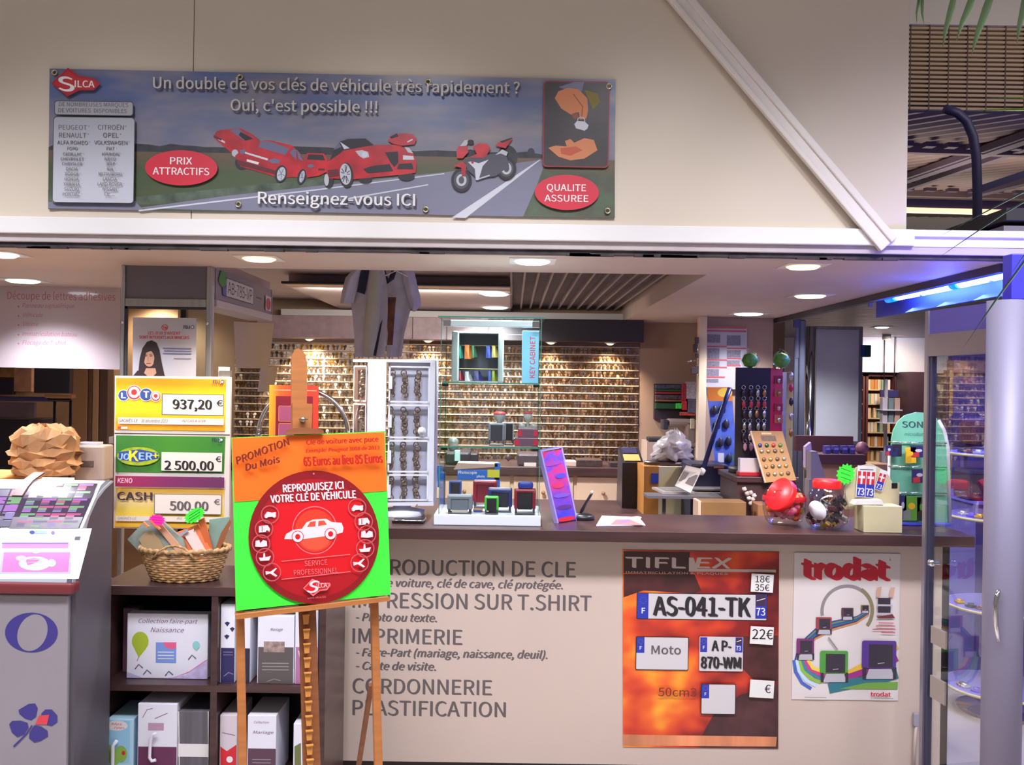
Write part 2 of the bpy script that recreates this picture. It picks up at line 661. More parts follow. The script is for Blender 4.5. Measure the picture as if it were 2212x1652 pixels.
# ---------------------------------------------------------------- mall hall seen over the beam at the right
hall = M('hall_white', (198, 190, 184), 0.7)
mb = MB(M('brick_screen', (176, 150, 124), 0.7))
Yb = 9.0
a, b = at(1950, 240, Yb), at(2290, 50, Yb)
zt, zb = at(2080, 55, Yb).z, at(2080, 238, Yb).z
nrow = 19
for k in range(nrow):
    z0 = zb + (zt - zb) * k / nrow
    mb.box((3.4, Yb, z0 + 0.004), (7.5, Yb + 0.05, z0 + (zt - zb) / nrow * 0.66), bev=0.004)
mb.box((3.4, Yb + 0.05, zb), (7.5, Yb + 0.1, zt), M('brick_gap', (84, 66, 60), .8))
mb.box((3.4, Yb - 0.02, zt), (7.5, Yb + 0.12, zt + 2.2), hall)
for k in range(22):            # upright joints
    x = 3.45 + k * 0.185
    mb.box((x, Yb - 0.002, zb), (x + 0.012, Yb + 0.03, zt), M('brick_gap', (84, 66, 60), .8))
st(mb, 'wall_hall')
deck = M('roof_deck', (150, 128, 120), 0.5, 0.2)
mb = MB(deck)
n = 90
y0, y1 = 9.2, 26.0
z0, z1 = at(2080, 236, y0).z + .02, at(2080, 470, y1).z
rows = []
for j, (y, z) in enumerate(((y0, z0), (y1, z1))):
    r = []
    for k in range(n * 4 + 1):
        x = 2.0 + 0.085 * k * (1 if j == 0 else 1)
        ph = k % 4
        r.append(Vector((x + (0 if j == 0 else -9.0), y, z + (0.05 if ph in (1, 2) else 0.0))))
    rows.append(r)
mb.grid(rows, smooth=False)
st(mb, 'ceiling_hall')
mb = MB(M('roof_beam', (104, 88, 104), 0.5))
def roofpt(u, v):
    d = ray(u, v); k = (z1 - z0) / (y1 - y0)
    t = (z0 - k * y0 - EYE.z) / (d.z - k)
    return EYE + d * t - Vector((0, 0, 0.06))
for (u0, v0, u1, v1, w) in ((1900, 400, 2330, 245, .16), (1900, 395, 2330, 240, .12), (1900, 420, 2330, 268, .1), (2100, 412, 2330, 352, .2)):
    mb.obox(roofpt(u0, v0), roofpt(u1, v1), w, w * .7)
for v in (301, 401):
    for k in range(9):
        u = 1900 + k * 48 + (v % 7)
        mb.obox(roofpt(u, v + (u - 1960) * .03), roofpt(u + 22, v + (u - 1934) * .03), .1, .06)
    mb.obox(roofpt(1900, v + 8), roofpt(2330, v + 20), .1, .12, M('purlin', (128, 110, 112)))
st(mb, 'trim_11')
mb = MB(hall); mb.box((5, 27, 5.6), (20, 27.2, 6.75)); st(mb, 'wall_hall_far')
# ================================================================ LARGE PRINTED THINGS AND COUNTER
def ramp_mat(name, stops, noise_scale=(4, 4, 4), axis='Z', span=(-0.3, 0.3), amt=0.35, rough=0.35, clouds=None, detail=5):
    """print with its own picture: a colour ramp over the sheet broken up by noise"""
    m = bpy.data.materials.new(name); m.use_nodes = True
    nt = m.node_tree; b = nt.nodes['Principled BSDF']
    b.inputs['Roughness'].default_value = rough
    tc = nt.nodes.new('ShaderNodeTexCoord'); sep = nt.nodes.new('ShaderNodeSeparateXYZ')
    nt.links.new(tc.outputs['Object'], sep.inputs[0])
    mr = nt.nodes.new('ShaderNodeMapRange')
    mr.inputs[1].default_value, mr.inputs[2].default_value = span
    nt.links.new(sep.outputs[axis], mr.inputs[0])
    mp = nt.nodes.new('ShaderNodeMapping'); mp.inputs['Scale'].default_value = noise_scale
    nt.links.new(tc.outputs['Object'], mp.inputs['Vector'])
    n = nt.nodes.new('ShaderNodeTexNoise'); n.inputs['Scale'].default_value = 1; n.inputs['Detail'].default_value = detail
    nt.links.new(mp.outputs[0], n.inputs['Vector'])
    ma = nt.nodes.new('ShaderNodeMath'); ma.operation = 'MULTIPLY_ADD'
    sb = nt.nodes.new('ShaderNodeMath'); sb.operation = 'SUBTRACT'; sb.inputs[1].default_value = 0.5
    nt.links.new(n.outputs['Fac'], sb.inputs[0])
    nt.links.new(sb.outputs[0], ma.inputs[0]); ma.inputs[1].default_value = amt
    nt.links.new(mr.outputs[0], ma.inputs[2])
    cr_ = nt.nodes.new('ShaderNodeValToRGB')
    e = cr_.color_ramp.elements
    while len(e) < len(stops): e.new(0.5)
    for q, (p, c) in zip(e, stops):
        q.position = p; q.color = rgb(c)
    nt.links.new(ma.outputs[0], cr_.inputs['Fac'])
    last = cr_.outputs['Color']
    if clouds:
        n2 = nt.nodes.new('ShaderNodeTexNoise'); n2.inputs['Scale'].default_value = 1; n2.inputs['Detail'].default_value = 6
        mp2 = nt.nodes.new('ShaderNodeMapping'); mp2.inputs['Scale'].default_value = clouds[0]
        nt.links.new(tc.outputs['Object'], mp2.inputs['Vector']); nt.links.new(mp2.outputs[0], n2.inputs['Vector'])
        r2 = nt.nodes.new('ShaderNodeValToRGB')
        r2.color_ramp.elements[0].position, r2.color_ramp.elements[1].position = clouds[2], clouds[3]
        nt.links.new(n2.outputs['Fac'], r2.inputs['Fac'])
        mx = nt.nodes.new('ShaderNodeMix'); mx.data_type = 'RGBA'
        nt.links.new(r2.outputs['Color'], mx.inputs[0]); nt.links.new(last, mx.inputs[6]); mx.inputs[7].default_value = rgb(clouds[1])
        last = mx.outputs[2]
    nt.links.new(last, b.inputs['Base Color'])
    return m

# ---- banner on the fascia -------------------------------------------------
BY = FY - 0.012
bp = pY(BY)
bc = [(107, 148), (1330, 172), (1327, 470), (104, 450)]
root = thing('banner', 'long printed vinyl banner with red cars and a motorbike eyeleted to the cream fascia', 'banner', bp(716, 460))
sky = ramp_mat('banner_sky', [(0.0, (120, 120, 140)), (0.4, (104, 112, 146)), (1.0, (84, 100, 152))], (2, 2, 8), 'Z', (-0.05, 0.27), 0.5, 0.3,
               clouds=((2.6, 1, 9), (150, 140, 142), 0.42, 0.72))
shb = slab('vinyl_sheet', bp, (0, -1, 0), bc, 0.008, sky, root)
field = ramp_mat('banner_field', [(0.0, (70, 84, 56)), (0.35, (104, 84, 66)), (0.7, (128, 92, 66)), (1.0, (136, 112, 62))], (6, 2, 30), 'Z', (-0.12, 0.08), 0.5, 0.4)
road = ramp_mat('banner_road', [(0.0, (128, 128, 150)), (1.0, (96, 96, 112))], (5, 2, 20), 'Z', (-0.1, 0.1), 0.4, 0.32)
trees = M('banner_trees', (46, 46, 56), 0.5, noise=(30, .2))
gverge = M('banner_verge', (76, 88, 74), 0.5, noise=(18, .25))
carred = M('banner_car_red', (178, 26, 42), 0.35, noise=(14, .18))
cardk = M('banner_car_shade', (96, 18, 32), 0.4)
carglass = M('banner_car_window', (104, 104, 138), 0.35)
tyre = M('banner_tyre', (38, 34, 44), 0.5)
wheelm = M('banner_wheel', (186, 190, 200), 0.4)
lav = M('banner_lane', (206, 208, 220), 0.4)
a = Art(bp)
tl = [(105, 318)] + [(105 + k * 24, 309 + (k * 24) * .019 + random.uniform(-4, 3)) for k in range(1, 44)] + [(1172, 334)]
a.poly(tl + [(1172, 346), (640, 335), (105, 328)], trees)
a.poly([(105, 324), (640, 333), (1172, 342), (1328, 346), (1328, 470), (104, 450)], field)
a.poly([(104, 410), (300, 425), (700, 385), (980, 372), (900, 392), (500, 432), (104, 452)], gverge)
a.poly([(292, 450), (480, 424), (700, 400), (960, 372), (1170, 345), (1178, 350), (1160, 400), (1130, 468)], road)
a.poly([(104, 436), (292, 434), (310, 454), (104, 450)], road)
a.poly([(1130, 468), (1172, 372), (1328, 378), (1327, 471)], M('banner_roadside', (112, 100, 92), 0.5, noise=(10, .3), col2=(84, 108, 80)))
a.line([(300, 455), (700, 408), (960, 375)], 3.5, lav, 2)
a.line([(690, 440), (925, 399)], 3.5, lav, 2.5)
a.poly([(976, 470), (1006, 471), (1168, 345), (1165, 345)], lav)
a.ell(1096, 340, 22, 26, trees); a.ell(1147, 330, 8, 10, trees)
# overturned car at the back left
a.poly([(461, 296), (468, 284), (476, 281), (520, 277), (545, 290), (562, 303), (552, 325), (525, 330), (503, 332), (470, 305)], carred)
a.poly([(496, 282), (515, 278), (540, 299), (529, 304)], carglass); a.poly([(520, 285), (548, 300), (530, 304), (516, 292)], tyre)
a.poly([(472, 297), (486, 306), (486, 310), (471, 302)], lav); a.poly([(462, 292), (480, 300), (478, 304), (463, 298)], cardk)
a.ell(508, 331, 7, 8, wheelm)
# saloon
a.ell(523, 352, 15, 15, tyre)
a.poly([(508, 337), (526, 320), (560, 309), (562, 305), (583, 303), (630, 314), (648, 330), (660, 350), (662, 375), (650, 383), (628, 383), (604, 385), (575, 376), (520, 360)], carred)
a.poly([(559, 318), (563, 305), (585, 306), (626, 321), (616, 335)], carglass)
a.poly([(626, 330), (634, 322), (641, 324), (640, 345)], carglass); a.poly([(642, 324), (648, 332), (655, 348), (645, 344)], carglass)
a.poly([(529, 328), (580, 343), (578, 347), (530, 332)], lav); a.poly([(579, 347), (592, 342), (606, 346), (604, 353), (588, 353)], carglass)
a.poly([(518, 325), (530, 322), (529, 333), (521, 333)], carglass)
a.poly([(534, 344), (560, 351), (558, 356), (533, 349)], print_white)
a.poly([(512, 345), (600, 370), (596, 377), (515, 356)], cardk)
for (u, v, ru, rv) in ((607, 376, 11, 17), (652, 382, 7, 15)):
    a.ell(u, v, ru + 2, rv + 2, tyre, rot=.25); a.ell(u + 1, v, ru - 2, rv - 2, wheelm, rot=.25)
    for k in range(5):
        t = k * 1.257
        a.line([(u + 1, v), (u + 1 + (ru - 3) * math.sin(t), v + (rv - 4) * math.cos(t))], 1.3, carglass)
# small car seen from the front
a.poly([(660, 340), (664, 331), (700, 332), (708, 345), (706, 372), (690, 380), (664, 384), (658, 360)], carred)
a.poly([(664, 345), (667, 334), (698, 335), (703, 347)], tyre); a.ell(672, 359, 7, 4, carglass); a.poly([(688, 364), (702, 365), (702, 369), (688, 369)], cardk)
# coupe
a.ell(711, 390, 10, 17, tyre); a.ell(706, 389, 5, 13, wheelm); a.ell(790, 388, 14, 9, tyre); a.ell(878, 382, 18, 9, tyre)
a.poly([(701, 362), (712, 344), (733, 334), (742, 324), (812, 314), (860, 313), (892, 330), (901, 354), (898, 374), (868, 378), (764, 388), (712, 386)], carred)
a.poly([(712, 348), (722, 326), (736, 306), (752, 301), (790, 300), (808, 314), (742, 326), (733, 334)], tyre)
a.poly([(722, 322), (733, 308), (738, 318), (724, 324)], carglass); a.poly([(735, 307), (756, 321), (744, 323)], lav)
a.poly([(768, 327), (783, 325), (796, 329), (798, 340), (785, 343), (776, 337)], wheelm); a.ell(788, 335, 6, 6, lav)
a.poly([(874, 318), (884, 320), (893, 332), (882, 330)], wheelm)
a.poly([(832, 330), (860, 328), (861, 352), (852, 362), (843, 350)], tyre)
a.poly([(871, 336), (893, 338), (895, 346), (871, 346)], lav)
a.poly([(785, 366), (806, 359), (842, 355), (850, 370), (795, 375)], tyre); a.poly([(858, 366), (862, 355), (890, 353), (894, 366)], tyre)
a.poly([(708, 368), (732, 366), (733, 380), (711, 384)], cardk)
a.ell(749, 379, 15, 27, tyre, rot=-.08); a.ell(747, 377, 12, 23, wheelm, rot=-.08)
for k in range(5):
    t = k * 1.257 + .5
    for q in (-.2, .2):
        a.line([(747, 377), (747 + 10 * math.sin(t + q), 377 + 20 * math.cos(t + q))], 1.5, tyre)
a.ell(747, 377, 3, 5, wheelm)
# small far car at the right
a.poly([(838, 305), (846, 293), (866, 289), (892, 291), (901, 302), (896, 313), (868, 316), (850, 312)], carred)
a.poly([(842, 297), (858, 289), (862, 296), (846, 301)], tyre); a.poly([(880, 307), (891, 301), (892, 304), (881, 309)], lav)
# motorbike
for (u, v, r, w) in ((997, 390, 23, 6), (1094, 365, 22, 6)):
    a.ell(u, v, r - 4, r - 1, M('banner_bike_dark', (78, 78, 92), .5)); a.ring(u, v, r - 1, r + 2, w, tyre); a.ring(u, v, 11, 13, 5, wheelm)
a.poly([(1004, 345), (1050, 336), (1092, 330), (1100, 360), (1070, 382), (1030, 386), (1010, 368)], M('banner_bike_dark', (78, 78, 92), .5))
a.poly([(986, 330), (990, 318), (1008, 312), (1012, 330), (1000, 343), (988, 343)], carred)
a.poly([(994, 317), (1004, 304), (1014, 304), (1008, 316)], wheelm); a.ell(1017, 308, 7, 5, tyre)
a.poly([(1022, 318), (1035, 311), (1052, 312), (1060, 322), (1052, 336), (1046, 342), (1010, 342), (1030, 334)], carred)
a.poly([(1070, 316), (1078, 308), (1104, 300), (1108, 300), (1098, 314), (1092, 322)], carred); a.poly([(1080, 307), (1104, 299), (1108, 300), (1085, 310)], tyre)
a.poly([(1070, 336), (1085, 324), (1097, 330), (1094, 338), (1082, 333)], wheelm)
a.poly([(980, 360), (998, 350), (1008, 358), (1005, 382), (998, 382), (997, 364)], carred)
a.poly([(1011, 351), (1022, 350), (1034, 354), (1056, 346), (1043, 360), (1034, 390), (1028, 390), (1026, 366)], lav); a.ell(1021, 352, 3, 3, carred)
a.line([(1033, 388), (1058, 380)], 3, wheelm)
# dark photo inset with two hands
a.rect(1174, 176, 1317, 362, M('inset_red_line', (150, 28, 50), .4), r=9)
a.rect(1176.5, 178.5, 1314.5, 359.5, M('inset_dark', (46, 34, 38), .35, noise=(6, .3)), r=8)
a.poly([(1206, 190), (1240, 179), (1262, 179), (1254, 206)], carglass)
a.poly([(1262, 196), (1290, 204), (1296, 222), (1280, 238), (1270, 214)], M('inset_olive', (132, 118, 40), .5))
a.poly([(1198, 214), (1206, 199), (1226, 192), (1248, 194), (1268, 214), (1270, 240), (1266, 258), (1252, 260), (1250, 244), (1234, 250), (1212, 236)], print_skin)
a.line([(1238, 205), (1258, 232), (1256, 256)], 2.2, M('inset_skin_line', (150, 84, 56), .5)); a.poly([(1234, 248), (1246, 244), (1250, 258), (1238, 258)], M('inset_skin_line', (150, 84, 56), .5))
a.ring(1255, 262, 9, 8, 2, wheelm, 16)
a.poly([(1240, 270), (1246, 263), (1262, 264), (1271, 272), (1268, 280), (1262, 284), (1244, 279)], lav)
a.poly([(1184, 321), (1200, 316), (1224, 318), (1220, 306), (1232, 302), (1240, 310), (1262, 300), (1282, 304), (1290, 326), (1262, 344), (1232, 348), (1206, 340)], print_skin)
a.poly([(1210, 322), (1244, 318), (1258, 326), (1232, 338), (1212, 334)], M('inset_palm', (196, 88, 60), .5))
# red lozenges
badge = M('banner_badge', (208, 36, 62), .4)
a.ell(394, 364, 78, 38, badge, 40, rot=ROLL)
a.text('PRIX', 370, 356, 15, print_white, 417, bold=.025); a.text('ATTRACTIFS', 333, 378, 15, print_white, 454, bold=.025)
a.ell(1224, 417, 69, 38, badge, 40, rot=ROLL)
a.text('QUALITE', 1181, 413, 14, print_white, 1265, bold=.02); a.text('ASSUREE', 1176, 436, 14, print_white, 1270, bold=.02)
shade = M('banner_letter_edge', (74, 72, 84), .5)
cream = M('banner_cream', (198, 192, 188), .45)
for dx, m in ((2, shade), (0, cream)):
    a.text('Un double de vos clés de véhicule très rapidement ?', 334 + dx, 193 + dx, 24, m, 1122 + dx, bold=.02)
    a.text("Oui, c'est possible !!!", 501 + dx, 241 + dx, 24, m, 816 + dx, bold=.02)
    a.text('Renseignez-vous ICI', 560 + dx, 441 + dx, 25, m if m is shade else print_white, 897 + dx, bold=.025)
# key shaped logo
a.poly([(115, 183), (151, 149), (174, 166), (209, 172), (221, 184), (206, 198), (176, 198), (150, 211)], M('logo_red', (172, 30, 46), .4))
a.poly([(121, 183), (151, 156), (171, 171), (207, 176), (214, 184), (204, 194), (172, 194), (150, 205)], M('logo_red2', (190, 42, 54), .4))
a.text('S', 133, 199, 30, print_white, 165, bold=.05, shear=-.1)
a.text('ILCA', 166, 191, 14, print_white, 208, bold=.03)
# car makes list
a.rect(122, 220, 292, 251, M('plate_line', (70, 70, 80), .5), r=6); a.rect(123.5, 221.5, 290.5, 249.5, M('plate_grey', (160, 160, 170), .4), r=5)
a.text('DE NOMBREUSES MARQUES', 132, 232, 8.6, print_grey, 281, bold=.01); a.text('DE VOITURES  DISPONIBLES', 131, 245, 8.6, print_grey, 278, bold=.01)
a.rect(120, 254, 296, 439, M('plate_line', (70, 70, 80), .5), r=8); a.rect(121.5, 255.5, 294.5, 438, ramp_mat('plate_fade', [(0, (198, 200, 212)), (1, (150, 152, 160))], (1, 1, 1), 'Z', (-.17, .17), 0, .35), r=7)
L1 = ['PEUGEOT', 'RENAULT', 'ALFA ROMEO', 'FORD', 'CADILLAC', 'CHEVROLET', 'CHRYSLER', 'DACIA', 'DODGE', 'HONDA', 'YAMAHA', 'SUZUKI', 'PONTIAC']
L2 = ['CITROËN', 'OPEL', 'VOLKSWAGEN', 'FIAT', 'HYUNDAI', 'IVECO', 'JEEP', 'KIA', 'MITSUBISHI', 'LANCIA', 'LAND ROVER', 'NISSAN', 'Etc ...']
LV = [284, 301, 316, 328, 340, 350.5, 361, 372, 383, 394, 405, 416, 427]
for k in range(13):
    h = (10, 10, 8)[k] if k < 3 else 6.6
    for t_, u_ in ((L1[k], 162), (L2[k], 244)):
        a.text(t_, u_, LV[k] - 1, h, print_grey, align='c', bold=.015)
        if k < 12 or u_ < 200:
            w_ = glyphs(t_)[2] * h / 2
            a.text('®', u_ + w_ + 3, LV[k] - h * .45, h * .5, print_grey)
a.build('artwork', shb)
brass = M('eyelet_metal', (196, 186, 150), .25, .9)
for (u, v) in ((120, 158), (520, 168), (925, 178), (1315, 188), (121, 432), (516, 442), (920, 453), (1312, 456)):
    p = bp(u, v); mb = MB(brass)
    mb.lathe(p + Vector((0, -.009, 0)), [(.006, .0), (.0085, .004), (.0115, .004), (.0125, 0.0), (.0125, -.004)], n=16, axis=(0, -1, 0))
    mb.lathe(p + Vector((0, -.0085, 0)), [(.0062, 0), (.0001, 0)], M('eyelet_hole', (60, 54, 50), .7), n=12, axis=(0, -1, 0))
    mb.build('eyelet', root)

# ---- service counter ------------------------------------------------------
CF = 3.87                                     # face of the counter
x0, x1 = at(716, 1300, CF).x, 1.86
cnt = thing('service_counter', 'long service counter with dark worktop and cream lettered front', 'counter', ((x0 + x1) / 2, 4.0, 0))
front_m = M('counter_cream', (202, 184, 174), 0.5, noise=(1.5, 0.015))
mb = MB(front_m)
mb.box((x0 + .012, CF, .06), (x1 - .02, CF + .03, CT - .046))
mb.box((x1 - .05, CF, .06), (x1 - .02, 4.2, CT - .046)); mb.box((x0 + .012, CF, .06), (x0 + .04, 4.2, CT - .046))
mb.build('front_panel', cnt)
mb = MB(M('counter_edge_strip', (190, 164, 140), .5)); mb.box((x0 - .024, CF - .004, .0), (x0 + .012, CF + .03, CT - .046), bev=.003)
mb.build('corner_strip', cnt)
mb = MB(M('plinth_dark', (60, 50, 50), .5)); mb.box((x0, CF + .02, 0), (x1 - .03, CF + .05, .06)); mb.build('plinth', cnt)
mb = MB(dark_wood); mb.box((at(560, 1150, FY).x, FY, CT - .046), (1.87, 4.22, CT - .0006), bev=.003); mb.build('worktop', cnt)
L = print_grey
for t, u0, v, h, u1 in (('REPRODUCTION DE CLE', 762, 1240, 33, 1243), ('IMPRESSION SUR T.SHIRT', 762, 1312, 33, 1277),
                        ('IMPRIMERIE', 762, 1389, 32, 998), ('CORDONNERIE', 762, 1497, 32, 1062), ('PLASTIFICATION', 762, 1544, 32, 1092)):
    a = Art(pY(CF)); a.text(t, u0, v, h, L, u1, bold=.028); a.build('vinyl_heading', cnt)
for t, u0, v, u1 in (('- Clé de voiture, clé de cave, clé protégée.', 767, 1266, 1215), ('- Photo ou texte.', 768, 1341, 943),
                     ('- Faire-Part (mariage, naissance, deuil).', 768, 1417, 1182), ('- Carte de visite.', 768, 1446, 941)):
    a = Art(pY(CF)); a.text(t, u0, v, 17, L, u1, bold=.06, shear=.25); a.build('vinyl_text_line', cnt)

# ---- number plate poster --------------------------------------------------
pp = pY(CF - .004)
root = thing('poster', 'orange and red fire poster with sample number plates on the counter front', 'poster', pp(1514, 1616))
fire = ramp_mat('fire_print', [(0.0, (58, 26, 34)), (0.36, (140, 36, 34)), (0.5, (206, 62, 38)), (0.64, (234, 98, 40)), (0.8, (246, 172, 50)), (1.0, (250, 220, 90))],
                (4.5, 1, 6.5), 'X', (0.75, -0.85), 1.15, .32, detail=2)
shb = slab('sheet', pp, (0, -1, 0), [(1345, 1188), (1683, 1192), (1681, 1617), (1346, 1613)], .003, fire, root)
a = Art(pp)
silver = M('poster_silver', (196, 180, 172), .4)
dkb = M('poster_dark', (62, 30, 32), .45)
a.poly([(1347, 1190), (1490, 1192), (1490, 1240), (1347, 1238)], dkb)
a.poly([(1347, 1240), (1500, 1240), (1515, 1275), (1500, 1282), (1390, 1275), (1347, 1290)], M('poster_smoke', (72, 34, 36), .45, noise=(9, .25)))
a.poly([(1606, 1374), (1681, 1372), (1681, 1470), (1640, 1480), (1600, 1440)], M('poster_smoke', (72, 34, 36), .45, noise=(9, .25)))
a.poly([(1510, 1600), (1540, 1545), (1600, 1500), (1681, 1480), (1681, 1616), (1510, 1614)], M('poster_smoke2', (76, 44, 48), .45, noise=(7, .25)))
a.poly([(1346, 1586), (1678, 1591), (1676, 1612), (1346, 1610)], M('poster_band', (200, 128, 92), .45, noise=((6, 1, 1), .25)))
a.text('TIFL', 1352, 1225, 22, silver, 1480, bold=.06)
a.poly([(1488, 1204), (1498, 1204), (1506, 1228), (1676, 1230), (1676, 1236), (1488, 1234)], silver)
a.text('EX', 1502, 1226, 22, silver, 1576, bold=.06, shear=.1)
a.text('IMMATRICULATION & PLAQUES', 1352, 1238, 4.5, silver, 1572)
euf = M('euro_band', (42, 56, 170), .4)
pm = M('plate_face', (206, 202, 206), .35)
def plate(u0, v0, u1, v1, band, both=False, bandh=None, edge=print_black):
    a.rect(u0 - 1.5, v0 - 1.5, u1 + 1.5, v1 + 1.5, edge, r=2); a.rect(u0, v0, u1, v1, pm, r=2)
    h = (v1 - v0) if bandh is None else bandh
    a.rect(u0, v0, u0 + band, v0 + h, euf)
    a.text('F', u0 + band * .38, v0 + h * .8, h * .22, print_white, bold=.03)
    for k in range(10):
        t = k * .628
        a.ell(u0 + band * .5 + band * .28 * math.sin(t), v0 + h * .28 + band * .28 * math.cos(t), .8, .8, M('star_grey', (130, 120, 110), .5), 6)
    if both:
        a.rect(u1 - band, v0, u1, v0 + h, euf)
        a.rect(u1 - band + 1, v0 + 1, u1 - 2, v0 + h * .5, M('plate_crest', (64, 42, 72), .5))
        a.line([(u1 - band + 2, v0 + h * .3), (u1 - 3, v0 + h * .2)], 1.5, print_white)
        a.text('73', u1 - band + 1, v0 + h * .88, h * .3, print_white, u1 - 4, bold=.02)
plate(1377, 1281, 1656, 1335, 24, True)
a.text('AS-041-TK', 1412, 1328, 40, print_black, 1620, bold=.05)
plate(1375, 1375, 1486, 1444, 17, bandh=34); a.text('Moto', 1407, 1411, 18, print_grey, 1470, bold=.02)
plate(1512, 1375, 1603, 1446, 15, True, bandh=32, edge=pm)
a.text('A P-', 1537, 1404, 22, print_black, 1578, bold=.05); a.text('870-WM', 1514, 1441, 24, print_black, 1599, bold=.06)
plate(1515, 1476, 1587, 1539, 16, bandh=30)
a.text('50cm3', 1421, 1501, 18, M('poster_brown', (110, 52, 30), .5), 1503, bold=.01)
for (u, v, w, h, ts) in ((1622, 1237, 48, 39, ('18€', '35€')), (1620, 1350, 50, 38, ('22€',)), (1619, 1465, 52, 38, ('€',))):
    a.rect(u, v, u + w, v + h, print_white, rot=.06)
    if len(ts) == 2:
        a.text(ts[0], u + 8, v + 19, 14, print_black, u + 39, bold=.01); a.text(ts[1], u + 7, v + 37, 14, print_black, u + 38, bold=.01)
    elif ts[0] == '22€':
        a.text('22€', u + 3, v + 28, 21, print_black, u + 48, bold=.01)
    else:
        a.text('€', u + 31, v + 29, 18, print_black, bold=.01)
a.build('artwork', shb)

# ---- stamp maker's poster -------------------------------------------------
root = thing('poster', 'white poster with red lowercase title and stamps riding a rainbow ribbon on the counter front', 'poster', pp(1828, 1512))
shb = slab('sheet', pp, (0, -1, 0), [(1716, 1193), (1945, 1196), (1940, 1513), (1710, 1510)], .0025, M('poster_paper', (214, 206, 206), .5, noise=(2, .02)), root)
a = Art(pp)
tm = M('title_red', (196, 34, 52), .45)
a.text('trodat', 1736, 1249, 42, tm, 1918, bold=.13)
a.text('®', 1921, 1214, 6, print_grey)
grey_r = M('ribbon_grey', (140, 132, 136), .5)
a.ring(1830, 1320, 58, 58, 7, grey_r, 40, a0=170, a1=330)
a.ring(1836, 1318, 52, 56, 8, M('ribbon_olive', (134, 126, 96), .5), 24, a0=300, a1=400)
cols = [(52, 66, 150), (108, 140, 78), (60, 74, 150), (40, 110, 130), (84, 46, 96), (200, 140, 80)]
for k, c in enumerate(cols):
    m = M('ribbon_%d' % k, c, .5)
    o = k * 4.2
    a.line([(1876, 1318 + o * .45), (1850, 1332 + o * .6), (1800, 1342 + o * .8), (1762, 1358 + o), (1736, 1382 + o * .9), (1722 + o * .9, 1408), (1716 + o * 1.6, 1430)], 3.4, m)
cols2 = [(70, 100, 190), (190, 216, 240), (140, 186, 70), (60, 130, 150), (200, 60, 140), (236, 206, 70)]
for k, c in enumerate(cols2):
    m = M('ribbon_b%d' % k, c, .5)
    o = k * 7.5
    a.line([(1715 + o * .8, 1425), (1718 + o, 1450 - o * .2), (1732 + o * 1.3, 1474 - o * .6), (1752 + o * 1.4, 1487 - o * .9)], 7, m)
for k, (c, y) in enumerate((((222, 180, 60), 1414), ((150, 50, 130), 1432), ((48, 116, 130), 1458))):
    a.line([(1790, y + 52 - k * 12), (1838, y + 38 - k * 10), (1890, y + 10), (1938, y - 20 + k * 8)], 14 if k < 2 else 22, M('ribbon_c%d' % k, c, .5))
a.poly([(1812, 1487), (1870, 1474), (1939, 1472), (1938, 1488)], M('ribbon_green', (112, 160, 70), .5))
def pstamp(u, v, w, h, c):
    fr = M('pstamp_%d_%d_%d' % c, c, .45)
    a.rect(u, v, u + w, v + h * .72, fr, r=w * .06)
    a.rect(u + w * .2, v + h * .1, u + w * .9, v + h * .7, M('pstamp_dark', (56, 50, 62), .4))
    a.poly([(u + w * .1, v + h), (u + w * .2, v + h * .74), (u + w * .85, v + h * .74), (u + w * .95, v + h)], M('pstamp_base', (182, 178, 190), .4))
    a.rect(u + w * .02, v + h * .7, u + w * .12, v + h, M('pstamp_dark', (56, 50, 62), .4)); a.rect(u + w * .9, v + h * .7, u + w, v + h, M('pstamp_dark', (56, 50, 62), .4))
    a.line([(u + w * .45, v + h * .6), (u + w * .65, v + h * .58)], max(1, w * .02), M('pstamp_base', (182, 178, 190), .4))
pstamp(1859, 1306, 18, 17, (120, 104, 60)); pstamp(1817, 1312, 26, 26, (92, 58, 66)); pstamp(1762, 1332, 34, 37, (150, 66, 68))
pstamp(1720, 1378, 38, 46, (120, 50, 110)); pstamp(1771, 1404, 60, 68, (78, 150, 66)); pstamp(1861, 1382, 74, 83, (86, 54, 140))
a.line([(1788, 1375), (1808, 1402)], 3, grey_r)
sk = M('poster_skin', (200, 160, 142), .5)
a.poly([(1893, 1268), (1903, 1266), (1899, 1290), (1891, 1288)], sk); a.poly([(1922, 1268), (1932, 1267), (1928, 1290), (1919, 1288)], sk)
for v in (1290, 1308):
    a.rect(1895, v, 1922, v + 14, M('pstamp_dark', (56, 50, 62), .4)); a.rect(1893, v + 14, 1926, v + 20, M('pstamp_base', (182, 178, 190), .4))
a.poly([(1892, 1331), (1926, 1325), (1932, 1334), (1894, 1334)], M('poster_brownred', (110, 50, 58), .5))
for k, (u, w) in enumerate(((1896, 33), (1890, 42), (1883, 50), (1902, 30))):
    a.line([(u, 1344 + k * 7), (u + w, 1344.6 + k * 7)], 2.2, M('poster_pinktext', (196, 100, 116), .5))
a.text('trodat', 1879, 1502, 9, tm, 1922, bold=.05); a.line([(1886, 1506), (1928, 1507)], 1.2, grey_r); a.line([(1736, 1504), (1784, 1505)], 1.2, grey_r)
a.build('artwork', shb)
